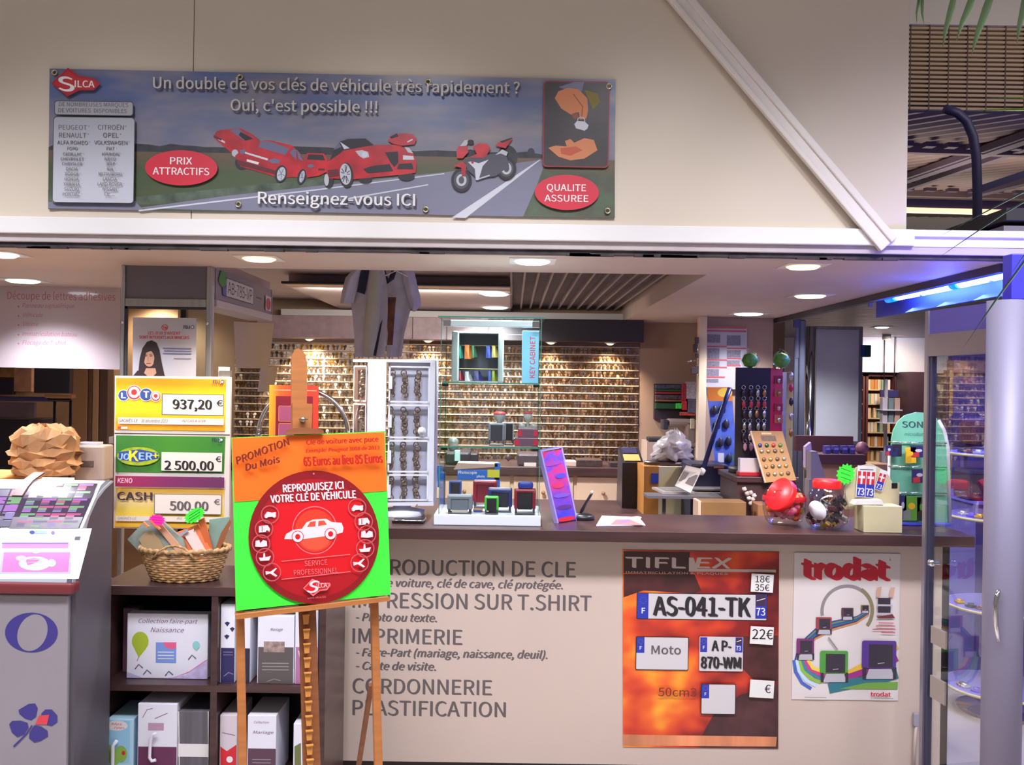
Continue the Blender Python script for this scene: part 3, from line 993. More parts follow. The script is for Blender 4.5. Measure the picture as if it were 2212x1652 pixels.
# ================================================================ EASEL AND ITS SIGN
oak = M('easel_beech', (178, 112, 60), 0.5, noise=((8, 8, 60), .08))
oak_d = M('easel_beech_dark', (140, 84, 48), 0.55, noise=((8, 8, 60), .1))
EYAW = math.radians(18.3)
ex = Vector((math.cos(EYAW), math.sin(EYAW), 0))
ec = at(672, 1128, 2.4)
tl_ = math.radians(7)
ey = (Vector((0, 0, 1)) * math.cos(tl_) + Vector((-math.sin(EYAW), math.cos(EYAW), 0)) * math.sin(tl_)).normalized()
en = ex.cross(ey).normalized()
if en.y > 0: en = -en
def eplane(off=0.0):
    o = ec + en * off
    def f(u, v):
        d = ray(u, v)
        t = (o - EYE).dot(en) / d.dot(en)
        return EYE + d * t
    return f
ep = eplane(0.0)
eb = eplane(-0.030)             # rails of the easel lie behind the board
easel = thing('easel', 'beech display easel standing on the floor before the counter holding a round red sign', 'easel', (ec.x, 2.5, 0))
def rail(u0, v0, u1, v1, w, d, name, off, m=oak, ext=None):
    f = eplane(off)
    p0, p1 = f(u0, v0), f(u1, v1)
    if ext is not None:        # carried on to the floor
        dd = (p1 - p0)
        p1 = p0 + dd * ((p0.z - ext) / -dd.z)
    mb = MB(m)
    mb.obox(p0, p1, w, d, up=-en, bev=.003)
    return mb.build(name, easel)
# mast with rounded top
f = eplane(-0.022)
pts = [f(*p) for p in ((662, 935), (664, 790), (660, 766), (652, 756), (644, 752), (636, 756), (631, 766), (629, 795), (630, 935))]
mb = MB(oak); mb.prism(pts, -en * .018); mb.build('mast', easel)
f = eplane(-0.006)
mb = MB(oak); mb.prism([f(*p) for p in ((673, 934), (675, 872), (632, 870), (632, 934))], -en * .026)
clb = mb.build('clamp_block', easel)
f = eplane(0.013)
mb = MB(oak_d); mb.prism([f(*p) for p in ((700, 936), (699, 929), (672, 924), (636, 924), (618, 929), (617, 938))], -en * .008); mb.build('clamp_lip', easel)
p = eplane(.008)(655, 906)
mb = MB(M('easel_screw', (176, 166, 150), .3, .9)); mb.lathe(p, [(.0002, .006), (.006, .005), (.0075, 0), (.0075, -.012)], n=14, axis=en)
mb.obox(p + en * .007 - ex * .012, p + en * .007 + ex * .012, .005, .004); mb.build('wing_screw', clb)
# ledge the board stands on
f = eplane(0.02)
mb = MB(oak); mb.prism([f(*p) for p in ((508, 1328), (840, 1289), (843, 1292), (842, 1298), (510, 1338))], -en * .055); mb.build('ledge', easel)
rail(517, 1240, 524, 1652, .021, .021, 'leg', -.03, ext=0.0)
rail(806, 1220, 817, 1652, .021, .021, 'leg', -.03, ext=0.0)
rail(560, 1180, 805, 1150, .03, .018, 'crossbar', -.045)
rack = rail(653, 935, 673, 1652, .044, .016, 'ratchet_rail', -.03, m=oak_d, ext=0.02)
mb = MB(M('ratchet_tooth', (206, 140, 66), .5))
f = eplane(-0.018)
for k in range(44):
    v = 1338 + k * 31.2
    u = 660 + (v - 1320) * .028
    c = f(u, v)
    if c.z < .04: break
    mb.prism([c - ex * .008 + ey * .011, c + ex * .008 + ey * .011, c + ex * .006 - ey * .011, c - ex * .006 - ey * .011], en * .008)
    mb.prism([c - ex * .009 + ey * .014, c + ex * .009 + ey * .014, c + ex * .009 + ey * .011, c - ex * .009 + ey * .011], en * .013)
mb.build('ratchet_teeth', rack)
# folding back strut
p0 = eplane(-.05)(802, 1478)
p1 = at(775, 1652, p0.y + .16)
dd = p1 - p0; p1 = p0 + dd * (p0.z / -dd.z)
mb = MB(oak_d); mb.obox(p0, p1, .013, .013, bev=.002); mb.build('back_strut', easel)

# --- sign board on the ledge
neon_o = M('neon_orange_card', (250, 110, 8), .6, emit=None)
neon_g = M('neon_green_card', (60, 255, 60), .6)
sb = thing('sign', 'square neon orange and green sign with a big red disc clamped on the easel', 'sign', ep(676, 1305))
slab('green_card', ep, en, [(500, 945), (832, 931), (844, 1284), (510, 1319)], .006, neon_g, sb, label='fluorescent green backing card')
slab('orange_card', eplane(.0012), en, [(501, 946), (830, 933), (836, 1060), (506, 1084)], .0012, neon_o, sb, label='fluorescent orange card')
disc_p = eplane(.004)
a = Art(disc_p, en, rot=-.055)
dred = M('disc_red', (214, 12, 26), .45)
drim = M('disc_dark_red', (138, 12, 24), .45)
mid = M('disc_mid_red', (172, 12, 26), .45)
mbd = MB(drim)
R0 = [(678 + 141 * math.cos(t), 1160 + 144 * math.sin(t)) for t in [2 * PI * q / 56 for q in range(56)]]
mbd.prism([disc_p(*p) for p in R0], -en * .003)
mbd.build('red_disc', sb, label='round glossy red disc')
a.ell(679, 1162, 128, 128, mid, 48); a.poly([(598, 1085), (780, 1075), (790, 1150), (785, 1215), (768, 1236), (610, 1252), (590, 1220), (585, 1150)], dred)
a.ring(680, 1145, 49, 52, 2, M('disc_pink', (226, 120, 124), .4), 48)
a.ell(680, 1146, 43, 46, M('disc_bright', (222, 62, 44), .3, coat=.3), 40)
a.ell(680, 1158, 34, 30, M('disc_bright2', (228, 84, 60), .3, coat=.3), 40)
pw = M('disc_white', (228, 216, 220), .4)
a.poly([(614, 1164), (618, 1153), (634, 1144), (652, 1142), (662, 1128), (676, 1122), (704, 1120), (716, 1127), (738, 1129), (742, 1140), (740, 1150), (716, 1156), (650, 1165)], pw)
or_ = M('disc_window', (222, 84, 60), .3)
a.poly([(663, 1138), (670, 1127), (682, 1125), (681, 1137)], or_); a.poly([(687, 1136), (688, 1125), (700, 1124), (706, 1133)], or_)
for (u, v) in ((643, 1159), (714, 1153)):
    a.ell(u, v, 13, 13, dred); a.ell(u, v, 11.5, 11.5, pw); a.ell(u, v, 5.5, 6, dred)
a.text('REPRODUISEZ ICI', 612, 1063, 16, pw, 742, bold=.05, rot=-.06); a.text('VOTRE CLÉ DE VÉHICULE', 585, 1086, 16, pw, 769, bold=.05, rot=-.06)
pk = M('disc_pink', (226, 120, 124), .4)
a.line([(608, 1212), (756, 1197)], 1.6, pk); a.line([(608, 1251), (757, 1234)], 1.6, pk)
a.text('SERVICE', 658, 1222, 11, pk, 707, rot=-.06); a.text('PROFESSIONNEL', 635, 1242, 11, pk, 730, rot=-.06)
for k in range(5):
    for s_, (u, v) in ((0, ((583, 1111), (570, 1142), (564, 1174), (572, 1203), (587, 1235))[k]), (1, ((771, 1096), (785, 1126), (792, 1154), (788, 1184), (776, 1215))[k])):
        a.ring(u, v, 20, 20, 2.2, M('disc_ring', (192, 92, 100), .35), 26)
        if k == 0:
            a.poly([(u - 12, v + 2), (u - 6, v - 6), (u + 4, v - 4), (u + 13, v - 5), (u + 12, v + 4), (u - 8, v + 6)], pw); a.ell(u - 8, v + 4, 4, 4, pw, 12); a.ell(u + 9, v + 3, 4, 4, pw, 12)
        elif k == 1:
            a.poly([(u - 11, v - 6), (u + 8, v - 8), (u + 13, v), (u + 12, v + 6), (u - 11, v + 8)], pw); a.line([(u - 4, v - 6), (u - 4, v + 6)], 1.6, mid); a.ell(u + 7, v + 6, 3, 3, mid, 10)
        elif k == 2:
            a.poly([(u - 13, v + 6), (u - 12, v - 6), (u - 4, v - 8), (u - 2, v - 1), (u + 4, v - 8), (u + 12, v - 6), (u + 13, v + 5), (u + 2, v + 7)], pw)
        elif k == 3:
            a.poly([(u - 13, v + 1), (u - 4, v + 1), (u - 3, v - 9), (u, v - 9), (u + 1, v), (u + 13, v - 3), (u + 9, v + 7), (u - 10, v + 8)], pw)
        else:
            a.poly([(u - 14, v - 2), (u - 3, v - 1), (u + 8, v - 9), (u + 11, v - 8), (u + 3, v + 1), (u + 12, v + 8), (u + 8, v + 10), (u - 4, v + 3), (u - 13, v + 6)], pw)
a.poly([(654, 1270), (674, 1249), (690, 1258), (712, 1258), (714, 1263), (706, 1274), (690, 1276), (676, 1287)], pk); a.poly([(657, 1270), (674, 1253), (690, 1261), (710, 1261), (704, 1271), (690, 1273), (676, 1283)], dred)
a.text('S', 662, 1280, 24, pw, 684, bold=.04, shear=.3, rot=-.1); a.text('ILCA', 684, 1269, 9, pw, 706, bold=.02, rot=-.08)
a.text('www.silca.biz', 664, 1293, 4, pk, 704, rot=-.08)
a.ell(677, 1023, 2, 2, pk, 8)
dk = M('orange_print', (120, 30, 14), .5)
dk2 = M('orange_print_red', (190, 26, 10), .5)
a.text('PROMOTION', 512, 1003, 15, dk, 632, bold=.06, rot=-.36, shear=.2); a.text('Du Mois', 531, 1017, 14, dk, 606, bold=.06, rot=-.25, shear=.2)
a.text('Cle de voiture avec puce', 661, 961, 11, dk2, 816, bold=.06, rot=-.045, shear=.1)
a.text('Exemple: Peugeot 3008 de 2013', 660, 978, 7.5, dk2, 818, bold=.05, rot=-.045, shear=.15)
a.text('65 Euros au lieu 85 Euros', 656, 1007, 19, dk2, 825, bold=.06, rot=-.045)
a.build('artwork', sb)

# ================================================================ LOTTERY TERMINAL
XR = -1.42
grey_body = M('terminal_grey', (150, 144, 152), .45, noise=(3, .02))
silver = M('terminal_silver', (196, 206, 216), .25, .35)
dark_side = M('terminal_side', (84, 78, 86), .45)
cpx = [(157, 1258), (165, 1210), (174, 1165), (188, 1115), (205, 1078), (222, 1056), (241, 1038)]
prof = [hitx(u, v, XR) for u, v in cpx]
P3 = [(p.y, p.z) for p in prof]
yb = P3[-1][0] + .015
XL = -2.75
term = thing('lottery_display_stand', 'grey floor-standing lottery stand with curved lit ticket display left of the shelf', 'display stand', ((XR + XL) / 2, 3.1, 0))
mb = MB(grey_body)
fy, fz = P3[0]
mb.box((XL, fy + .012, .06), (XR - .02, yb - .05, fz - .045), bev=.004)
mb.build('body', term)
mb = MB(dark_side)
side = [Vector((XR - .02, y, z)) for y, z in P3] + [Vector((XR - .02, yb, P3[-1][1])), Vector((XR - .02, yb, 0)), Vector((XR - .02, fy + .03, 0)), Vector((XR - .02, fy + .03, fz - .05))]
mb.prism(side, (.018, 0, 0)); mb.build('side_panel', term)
mb = MB(silver)
rows = [[Vector((x, y, z)) for y, z in P3] for x in (XL, XR)]
mb.grid(rows, smooth=True)
rows = [[Vector((XR, y, z)) for y, z in P3], [Vector((XR, y + .02, z - .004)) for y, z in P3]]
mb.grid(rows)
mb.build('curved_frame', term, label='silver curved frame', fixn=False)
mb = MB(M('terminal_rim', (120, 50, 56), .3)); mb.box((XL, fy - .012, fz - .04), (XR + .004, fy + .05, fz), bev=.012, seg=3); mb.build('front_rim', term, label='dark red rounded rim')
mb = MB(M('plinth_dark', (60, 50, 50), .5)); mb.box((XL, fy + .03, 0), (XR - .03, yb - .06, .06)); mb.build('plinth', term)
# curved surface position: photograph measurement -> point on the curved front
def tpos(u, v):
    d = ray(u, v)
    best = None
    for k in range(len(P3) - 1):
        (ya, za), (yb_, zb_) = P3[k], P3[k + 1]
        nrm = Vector((0, -(zb_ - za), yb_ - ya))
        o = Vector((0, ya, za))
        t = (o - EYE).dot(nrm) / d.dot(nrm)
        p = EYE + d * t
        s_ = (p.z - za) / (zb_ - za)
        e = 0 if 0 <= s_ <= 1 else min(abs(s_), abs(s_ - 1))
        if best is None or e < best[0] - 1e-6:
            best = (e, p)
    return best[1]
tn = (0, -.85, .5)
lit = M('terminal_lit_white', (235, 240, 245), .3, emit=(235, 242, 255), es=.22)
a = Art(tpos, tn, eps=.0002)
def tq(u0, v0, u1, v1, m, rows=1, sl=.36):
    """panel following the curve; sides lean with the stand"""
    for k in range(rows):
        va, vb = v0 + (v1 - v0) * k / rows, v0 + (v1 - v0) * (k + 1) / rows
        sa, sb_ = (v1 - va) * sl, (v1 - vb) * sl
        a.poly([(u0 + sa, va), (u1 + sa, va), (u1 + sb_, vb), (u0 + sb_, vb)], m)
        a.k -= 1
    a.k += 1
tq(-300, 1141, 170, 1250, lit, 8, .26)                     # lit lower surround
tq(-2, 1168, 152, 1240, M('terminal_lilac', (190, 184, 214), .3, emit=(200, 190, 220), es=.1), 4, .12)
pink = M('terminal_pink', (236, 128, 190), .35, emit=(240, 130, 190), es=.12)
tq(4, 1172, 147, 1184, pink, 1, .12); tq(4, 1172, 147, 1175, M('terminal_violet', (120, 90, 160), .4, emit=(120, 90, 160), es=.3), 1, .12); tq(4, 1193, 147, 1235, pink, 3, .12)
for (u, v, ru, rv, m) in ((75, 1217, 34, 15, lit), (112, 1216, 9, 8, M('terminal_mint', (180, 220, 206), .4, emit=(180, 220, 206), es=.4)), (46, 1206, 12, 6, M('terminal_lilac', (190, 184, 214), .3)), (78, 1191, 9, 5, M('terminal_lilac', (190, 184, 214), .3))):
    a.ell(u, v, ru, rv, m, 20)
for k in range(3):
    a.line([(58 + k * 3, 1208 + k * 7), (92, 1208.4 + k * 7)], 1.5, M('terminal_greytext', (196, 204, 206), .4))
a.ell(70, 1150, 6, 4, print_blue, 10); a.line([(76, 1149), (102, 1150)], 6, M('terminal_bluetext', (150, 180, 232), .4)); a.ell(115, 1151, 4, 4, M('terminal_violet', (120, 90, 160), .4), 10)
# ticket window with rows of lottery tickets
win = M('terminal_window', (70, 56, 78), .2)
tq(18, 1045, 170, 1141, win, 12, .43)
tcols = [(150, 100, 170), (196, 170, 84), (110, 150, 110), (96, 90, 140), (170, 80, 120), (200, 150, 90), (120, 110, 160), (86, 80, 110)]
rr = random.Random(3)
for r in range(6):
    v0 = 1046 + r * 15.8
    for c in range(4):
        u0 = 30 + c * 33
        for q in range(3):
            m = M('ticket_print_%d' % rr.randrange(8), tcols[rr.randrange(8)], .35)
            off = (1141 - v0) * .43
            w = 31 if q == 0 else 18
            tq_u = u0 + off - (1141 - (v0 + q * 5 + 4)) * 0 - (1141 - v0 - 14) * 0
            a.poly([(tq_u + 3 - q * 2, v0 + q * 4.6), (tq_u + 3 + w - q * 2, v0 + q * 4.6), (tq_u + w + 1 - q * 2, v0 + q * 4.6 + 4.2), (tq_u + 1 - q * 2, v0 + q * 4.6 + 4.2)], m)
            a.k -= 1
a.k += 1
tq(173, 1045, 179, 1141, lit, 10, .43)
# neighbouring window at the far left
tq(-300, 1056, 0, 1141, win, 10, .43)
for r in range(5):
    for c in range(2):
        u0, v0 = -40 + c * 32, 1058 + r * 16.6
        off = (1141 - v0) * .43
        a.poly([(u0 + off, v0), (u0 + off + 28, v0), (u0 + off + 22, v0 + 14), (u0 + off - 6, v0 + 14)], M('ticket_print_%d' % rr.randrange(8), tcols[rr.randrange(8)], .35)); a.k -= 1
a.k += 1
a.build('ticket_display', term)
mb = MB(M('terminal_strap', (116, 70, 72), .4))
qs = [tpos(u, v) + Vector((0, -.006, .006)) for u, v in ((38, 1073), (52, 1052), (62, 1040), (82, 1024))]
qs[-1] = at(84, 1020, P3[-1][0] + .03)
for k in range(3):
    mb.prism([qs[k] - Vector((.018, 0, 0)), qs[k] + Vector((.018, 0, 0)), qs[k + 1] + Vector((.018, 0, 0)), qs[k + 1] - Vector((.018, 0, 0))], (0, .006, -.004))
mb.build('divider_arm', term, label='dark red divider arm')
lamp('ticket_lamp', 'AREA', ((-2.0), P3[2][0] - .05, fz + .14), .25, (.85, .93, 1), parent=term, aim=(-2.0, P3[1][0] + .05, fz + .02), shape='RECTANGLE', size=1.2, size_y=.04)
# blue emblem marks on the front: open ring and four-leaf clover
a = Art(pY(fy + .0115), (0, -1, 0), eps=.0003)
em = M('emblem_blue', (64, 56, 136), .45)
A_, B_ = [], []
for q in range(49):
    t = 2 * PI * q / 48
    A_.append((68 + 57 * math.cos(t), 1366 + 43 * math.sin(t)))
    x, y = 36 * math.cos(t), 41 * math.sin(t)
    B_.append((70 + x * math.cos(.5) - y * math.sin(.5) * .5, 1366 + x * math.sin(.35) * .3 + y * .97))
a.mb.grid([[a._p(*p) for p in A_], [a._p(*p) for p in B_]], em, smooth=False); a.k += 1
CLOVER = ([(40, 1533), (62, 1520), (76, 1519), (82, 1530), (78, 1548), (68, 1556), (54, 1552), (42, 1542)], [(90, 1540), (98, 1532), (112, 1532), (124, 1545), (124, 1560), (112, 1568), (102, 1566), (88, 1556)],
              [(20, 1564), (26, 1557), (44, 1556), (60, 1561), (62, 1572), (52, 1586), (38, 1592), (26, 1582)], [(64, 1582), (74, 1566), (88, 1568), (103, 1578), (104, 1590), (88, 1600), (74, 1603), (63, 1594)])
a.build('ring_emblem', term); a = Art(pY(fy + .0115), (0, -1, 0), eps=.0003)
for pts in CLOVER: a.poly(pts, em)
a.poly([(85, 1545), (107, 1543), (102, 1564), (76, 1564)], M('emblem_red', (220, 70, 84), .45))
a.line([(70, 1566), (58, 1584), (30, 1612)], 3, em, 4)
a.build('clover_emblem', term)

# ================================================================ DARK SHELF UNIT WITH BINDERS AND BOXES
SY0, SY1, ST = 3.33, 3.72, .90
sx0, sx1 = at(210, 1275, SY0).x, at(705, 1283, SY0).x
shelf = thing('cube_shelf', 'dark brown open cube shelf with a wicker basket on top beside the counter', 'shelf', ((sx0 + sx1) / 2, (SY0 + SY1) / 2, 0))
T = .024
zm = at(455, 1488, SY0).z
zb = zm - .355
mb = MB(dark_wood); mb.box((sx0, SY0, ST - .035), (sx1, SY1, ST - .0006), bev=.003); mb.build('top_board', shelf)
xm = at(462, 1400, SY0).x
for x in (sx0, sx1 - T):
    mb = MB(dark_wood); mb.box((x, SY0, 0), (x + T, SY1, ST - .035), bev=.002); mb.build('side_board', shelf)
mb = MB(dark_wood); mb.box((xm - T / 2, SY0 + .004, zb), (xm + T / 2, SY1 - .01, ST - .035)); mb.build('divider', shelf)
for z in (zm, zb):
    mb = MB(dark_wood); mb.box((sx0 + T, SY0 + .003, z - T / 2), (sx1 - T, SY1 - .01, z + T / 2 - .0006)); mb.build('shelf_board', shelf)
mb = MB(M('shelf_back', (46, 34, 38), .6)); mb.box((sx0 + T, SY1 - .012, 0), (sx1 - T, SY1 - .002, ST - .035)); mb.build('back_board', shelf)
z1_, z2_ = zm + T / 2, zb + T / 2
def carton(u0, v0, u1, Y, dep, zbase, colf, label, cat='box', name='album_box', art=None, rot=0.0):
    p0, p1 = at(u0, v0, Y), at(u1, v0, Y)
    r = thing(name, label, cat, ((p0.x + p1.x) / 2, Y + dep / 2, zbase))
    mb = MB(colf); mb.box((p0.x, Y, zbase), (p1.x, Y + dep, p0.z), bev=.003); cs_ = mb.build('case', r)
    if art:
        def pos_(u, v):            # the print ends with the case
            q = at(u, v, Y - .0002); q.z = max(q.z, zbase + .002); q.x = min(max(q.x, p0.x), p1.x); return q
        a = Art(pos_); art(a); a.build('cover_print', cs_)
    return r
boxw = M('carton_white', (226, 226, 240), .45)
purple = M('print_purple', (120, 74, 120), .5)
maroon = M('print_maroon', (104, 48, 84), .5)
def art1(a):
    a.text('Collection faire-part', 298, 1345, 9, purple, 425, shear=.3); a.text('Naissance', 325, 1365, 10, purple, 396, shear=.3)
    a.ell(303, 1385, 18, 21, M('balloon_lime', (164, 186, 50), .5)); a.poly([(290, 1400), (316, 1400), (300, 1420)], M('balloon_lime', (164, 186, 50), .5)); a.line([(300, 1418), (296, 1428)], 1.2, purple)
    a.rect(337, 1387, 381, 1431, M('print_periwinkle', (120, 150, 220), .5)); a.poly([(352, 1387), (381, 1387), (381, 1400), (368, 1402), (356, 1396)], M('print_pink', (226, 96, 140), .5))
    for k in range(3): a.line([(341, 1408 + k * 7), (376, 1408.4 + k * 7)], 2, print_white)
    a.ell(424, 1393, 8, 9, M('print_turq', (140, 206, 206), .5), 14); a.poly([(418, 1398), (430, 1398), (425, 1406)], M('print_turq', (140, 206, 206), .5))
    a.poly([(274, 1450), (310, 1466), (350, 1472), (400, 1458), (448, 1424), (446, 1488), (274, 1486)], M('print_pale_lilac', (196, 184, 226), .5, noise=(40, .08)))
    a.line([(330, 1470), (370, 1467), (410, 1450), (448, 1424)], 1.4, M('print_pink', (226, 96, 140), .5))
    for (u, v) in ((300, 1440), (365, 1455), (415, 1420), (318, 1452), (395, 1472)):
        a.line([(u - 8, v + 4), (u, v - 6), (u + 9, v + 2)], 1.6, print_navy)
carton(275, 1324, 450, 3.40, .05, z1_, boxw, 'white square album box with green balloon print in the upper left cell', art=art1)
carton(266, 1313, 300, 3.47, .05, z1_, M('carton_mauve', (120, 84, 104), .5), 'mauve album box standing behind the white balloon box')
def art2(a):
    a.rect(477.5, 1399, 507.5, 1489, print_navy)
    for (u, v) in ((491, 1348), (502, 1360), (490, 1376)): a.poly([(u - 6, v - 3), (u, v - 6), (u + 6, v - 3), (u, v + 5)], print_navy)
    for k in range(2): a.line([(482, 1408 + k * 6), (503, 1408.3 + k * 6)], 1.6, M('print_lilacgrey', (130, 124, 160), .5))
    a.line([(484, 1460), (494, 1452), (504, 1456)], 2, M('print_lilacgrey', (130, 124, 160), .5))
carton(477, 1304, 508, 3.36, .22, z1_, boxw, 'white and navy binder with heart prints behind the easel leg', 'binder', 'binder', art2)
carton(527, 1334, 541, 3.36, .2, z1_, boxw, 'slim white binder between the navy and grey binders', 'binder', 'binder', lambda a: a.rect(527, 1400, 541, 1489, M('print_black2', (44, 38, 60), .5)))
def art3(a):
    a.rect(558, 1397, 634, 1489, M('print_taupe', (92, 84, 84), .5))
    a.rect(570, 1385, 615, 1408, M('print_photo', (150, 130, 126), .5, noise=(40, .3)))
    for k in range(3): a.line([(566, 1432 + k * 7), (624, 1432.5 + k * 7)], 2, M('print_lightgrey', (150, 146, 150), .5))
    a.line([(576, 1472), (592, 1466), (606, 1470)], 1.6, M('print_lightgrey', (150, 146, 150), .5))
    a.text('Mariage', 584, 1362, 6, purple, 610, shear=.3)
carton(557, 1329, 636, 3.36, .2, z1_, boxw, 'white and taupe wedding binder in the upper right cell', 'binder', 'binder', art3)
def art4(a):
    a.rect(639, 1397, 697, 1489, M('print_mauvepink', (176, 116, 160), .5)); a.line([(645, 1405), (648, 1420)], 2, print_white)
carton(638, 1318, 688, 3.36, .2, z1_, boxw, 'white and mauve pink binder at the right end of the upper right cell', 'binder', 'binder', art4)
def art5(a):
    a.rect(225, 1556, 281, 1648, M('print_sky', (150, 200, 232), .5)); a.ell(252, 1567, 24, 11, print_white, 18)
    a.text('Mes', 240, 1566, 5, print_red, 262, shear=.3); a.text('Fetes', 246, 1574, 5, print_red, 268, shear=.3)
    for (u, v, m) in ((233, 1625, 'g'), (262, 1628, 'g'), (246, 1636, 'g')): a.ell(u, v, 13, 18, M('print_leaf', (140, 180, 80), .5), 16)
    a.ell(267, 1626, 4, 5, print_red, 10)
carton(232, 1552, 289, 3.36, .2, z2_, M('carton_sky', (176, 214, 236), .5), 'light blue party box with green print in the lower left cell', art=art5)
def art6(a):
    a.rect(298.5, 1612, 382.5, 1720, maroon); a.rect(320, 1561, 354, 1577, M('print_dustpink', (184, 148, 174), .5))
    a.line([(308, 1550), (318, 1532), (330, 1530)], 1.2, purple); a.line([(334, 1552), (362, 1540)], 1.2, purple)
b6 = carton(298, 1519, 383, 3.35, .2, z2_, boxw, 'white and maroon box file with a curved white handle in the lower left cell', 'box file', 'box_file', art6)
mb = MB(M('handle_white', (222, 220, 232), .3)); mb.tube([at(u, v, 3.335) for u, v in ((338, 1584), (330, 1586), (326, 1596), (324, 1615), (323, 1636), (328, 1644), (336, 1641))], .006, n=8); mb.build('handle', b6)
gm = M('carton_grey', (96, 92, 100), .45, noise=((60, 2, 2), .1))
b7 = carton(384, 1535, 452, 3.36, .2, z2_, gm, 'dark grey binder with a white label band in the lower left cell', 'binder', 'binder', lambda a: (a.rect(385, 1606, 451, 1634, print_white), a.line([(386, 1536), (387, 1720)], 2, print_white), a.line([(450, 1536), (451, 1720)], 2, print_white)))
mb = MB(M('handle_white', (222, 220, 232), .3)); mb.tube([at(u, v, 3.345) for u, v in ((252, 1600), (244, 1610), (243, 1652), (244, 1680))], .007, n=8)
b5 = [o for o in COL.objects if o.get('label', '').startswith('light blue party')][0]
mb.build('handle', b5)
def art8(a):
    a.poly([(476, 1612), (490, 1622), (512, 1608), (512, 1720), (476, 1720)], print_red)
    a.ell(496, 1640, 7, 7, print_white, 14); a.line([(480, 1582), (508, 1588)], 1.2, purple)
carton(475, 1544, 512, 3.36, .2, z2_, M('carton_offwhite', (206, 196, 206), .5), 'white and red binder left of the easel leg in the lower right cell', 'binder', 'binder', art8)
def art9(a):
    a.rect(536, 1616, 596, 1720, M('print_plum', (92, 62, 80), .5)); a.text('Collection', 548, 1562, 5, purple, 580, shear=.3); a.text('Mariage', 546, 1584, 6, purple, 590, shear=.3)
    for k in range(2): a.line([(545, 1640 + k * 7), (585, 1640.5 + k * 7)], 1.6, M('print_lightgrey', (150, 146, 150), .5))
carton(535, 1544, 597, 3.36, .2, z2_, boxw, 'white and plum wedding binder in the lower right cell', 'binder', 'binder', art9)
carton(634, 1562, 688, 3.36, .2, z2_, boxw, 'white and olive binder at the right end of the lower right cell', 'binder', 'binder', lambda a: (a.poly([(636, 1612), (650, 1604), (650, 1720), (636, 1720)], M('print_olive', (110, 116, 70), .5)), a.rect(678, 1600, 688, 1720, M('print_olive', (110, 116, 70), .5))))

# ---- wicker basket with wrapped insoles and packets
wick = M('wicker', (158, 122, 80), .6, noise=(60, .25))
bc_ = hitz(387, 1258, ST); bc_.y = max(bc_.y, SY0 + .12)
k_ = bc_.y / 2000
bask = thing('wicker_basket', 'round wicker basket of shoe care packets on the dark shelf', 'basket', (bc_.x, bc_.y, ST))
mb = MB(wick)
RB, RT, HB = 70 * k_, 92 * k_, 62 * k_
rws = 13
for r in range(rws):
    f_ = r / (rws - 1)
    R_ = RB + (RT - RB) * f_ ** .75
    mb.tube([Vector((bc_.x + R_ * math.cos(t), bc_.y + R_ * .62 * math.sin(t), ST + .006 + HB * f_ + .0022 * math.sin(t * 18 + r * PI))) for t in [2 * PI * q / 72 for q in range(73)]], .0048, n=5, cap=False)
mb.build('woven_wall', bask)
mb = MB(wick); mb.tube([Vector((bc_.x + (RT + .004) * math.cos(t), bc_.y + (RT + .004) * .62 * math.sin(t), ST + HB + .01 + .004 * math.sin(t * 30))) for t in [2 * PI * q / 90 for q in range(91)]], .0085, n=7, cap=False); mb.build('rolled_rim', bask)
mb = MB(wick); mb.tube([Vector((bc_.x + RB * .98 * math.cos(t), bc_.y + RB * .6 * math.sin(t), ST + .006)) for t in [2 * PI * q / 24 for q in range(25)]], .005, n=5, cap=False)
mb.face([Vector((bc_.x + RB * math.cos(t), bc_.y + RB * .62 * math.sin(t), ST + .004)) for t in [2 * PI * q / 24 for q in range(24)]]); mb.build('base', bask)
mb = MB(wick); mb.tube([at(u, v, bc_.y - RT * .62 * (1 if 335 < u < 420 else .85)) for u, v in ((330, 1208), (342, 1192), (362, 1181), (380, 1179), (398, 1184), (410, 1195), (418, 1206))], .005, n=6); mb.build('handle', bask)
def card(pts, Y, th, m, name, label, cat, tilt=0.0, parent=None, group=None):
    """flat packet whose outline stands in the basket, top leaning back"""
    vb = max(p[1] for p in pts)
    P = [at(u, v, Y + (vb - v) * tilt) for u, v in pts]
    mb = MB(m); mb.prism(P, (0, th, 0))
    return mb.build(name, parent, label, cat, group)
kraft = M('insole_packet', (130, 140, 132), .3, noise=(20, .12)); tan = M('insole_tan', (164, 140, 104), .6)
orange_p = M('packet_orange', (226, 124, 82), .4)
BY0 = bc_.y
p_ = thing('insole_packet', 'green grey packet with a tan insole leaning left in the basket under the pink star', 'packet', at(350, 1220, BY0))
card([(275, 1165), (312, 1125), (345, 1120), (395, 1165), (410, 1215), (345, 1228), (318, 1210)], BY0 - .01, .012, kraft, 'sleeve', None, None, .0002, p_)
card([(300, 1165), (312, 1150), (328, 1148), (345, 1165), (366, 1205), (352, 1222), (325, 1212)], BY0 - .017, .005, tan, 'insole', None, None, .0002, p_)
card([(338, 1138), (348, 1130), (412, 1205), (400, 1215)], BY0 - .017, .005, M('packet_salmon', (200, 150, 122), .5), 'label_strip', None, None, .0002, p_)
p_ = thing('shoe_lace_packet', 'orange and white laces packet standing in the basket under the green star', 'packet', at(425, 1220, BY0))
card([(380, 1150), (428, 1132), (460, 1198), (430, 1212), (412, 1206)], BY0 + .02, .01, orange_p, 'card', None, None, .0002, p_)
card([(395, 1152), (418, 1142), (448, 1196), (428, 1204)], BY0 + .0135, .005, M('packet_white', (226, 206, 200), .4), 'white_front', None, None, .0002, p_)
card([(386, 1154), (404, 1143), (406, 1148), (388, 1160)], BY0 + .012, .005, M('packet_greyblue', (150, 156, 180), .4), 'barcode_strip', None, None, .0002, p_)
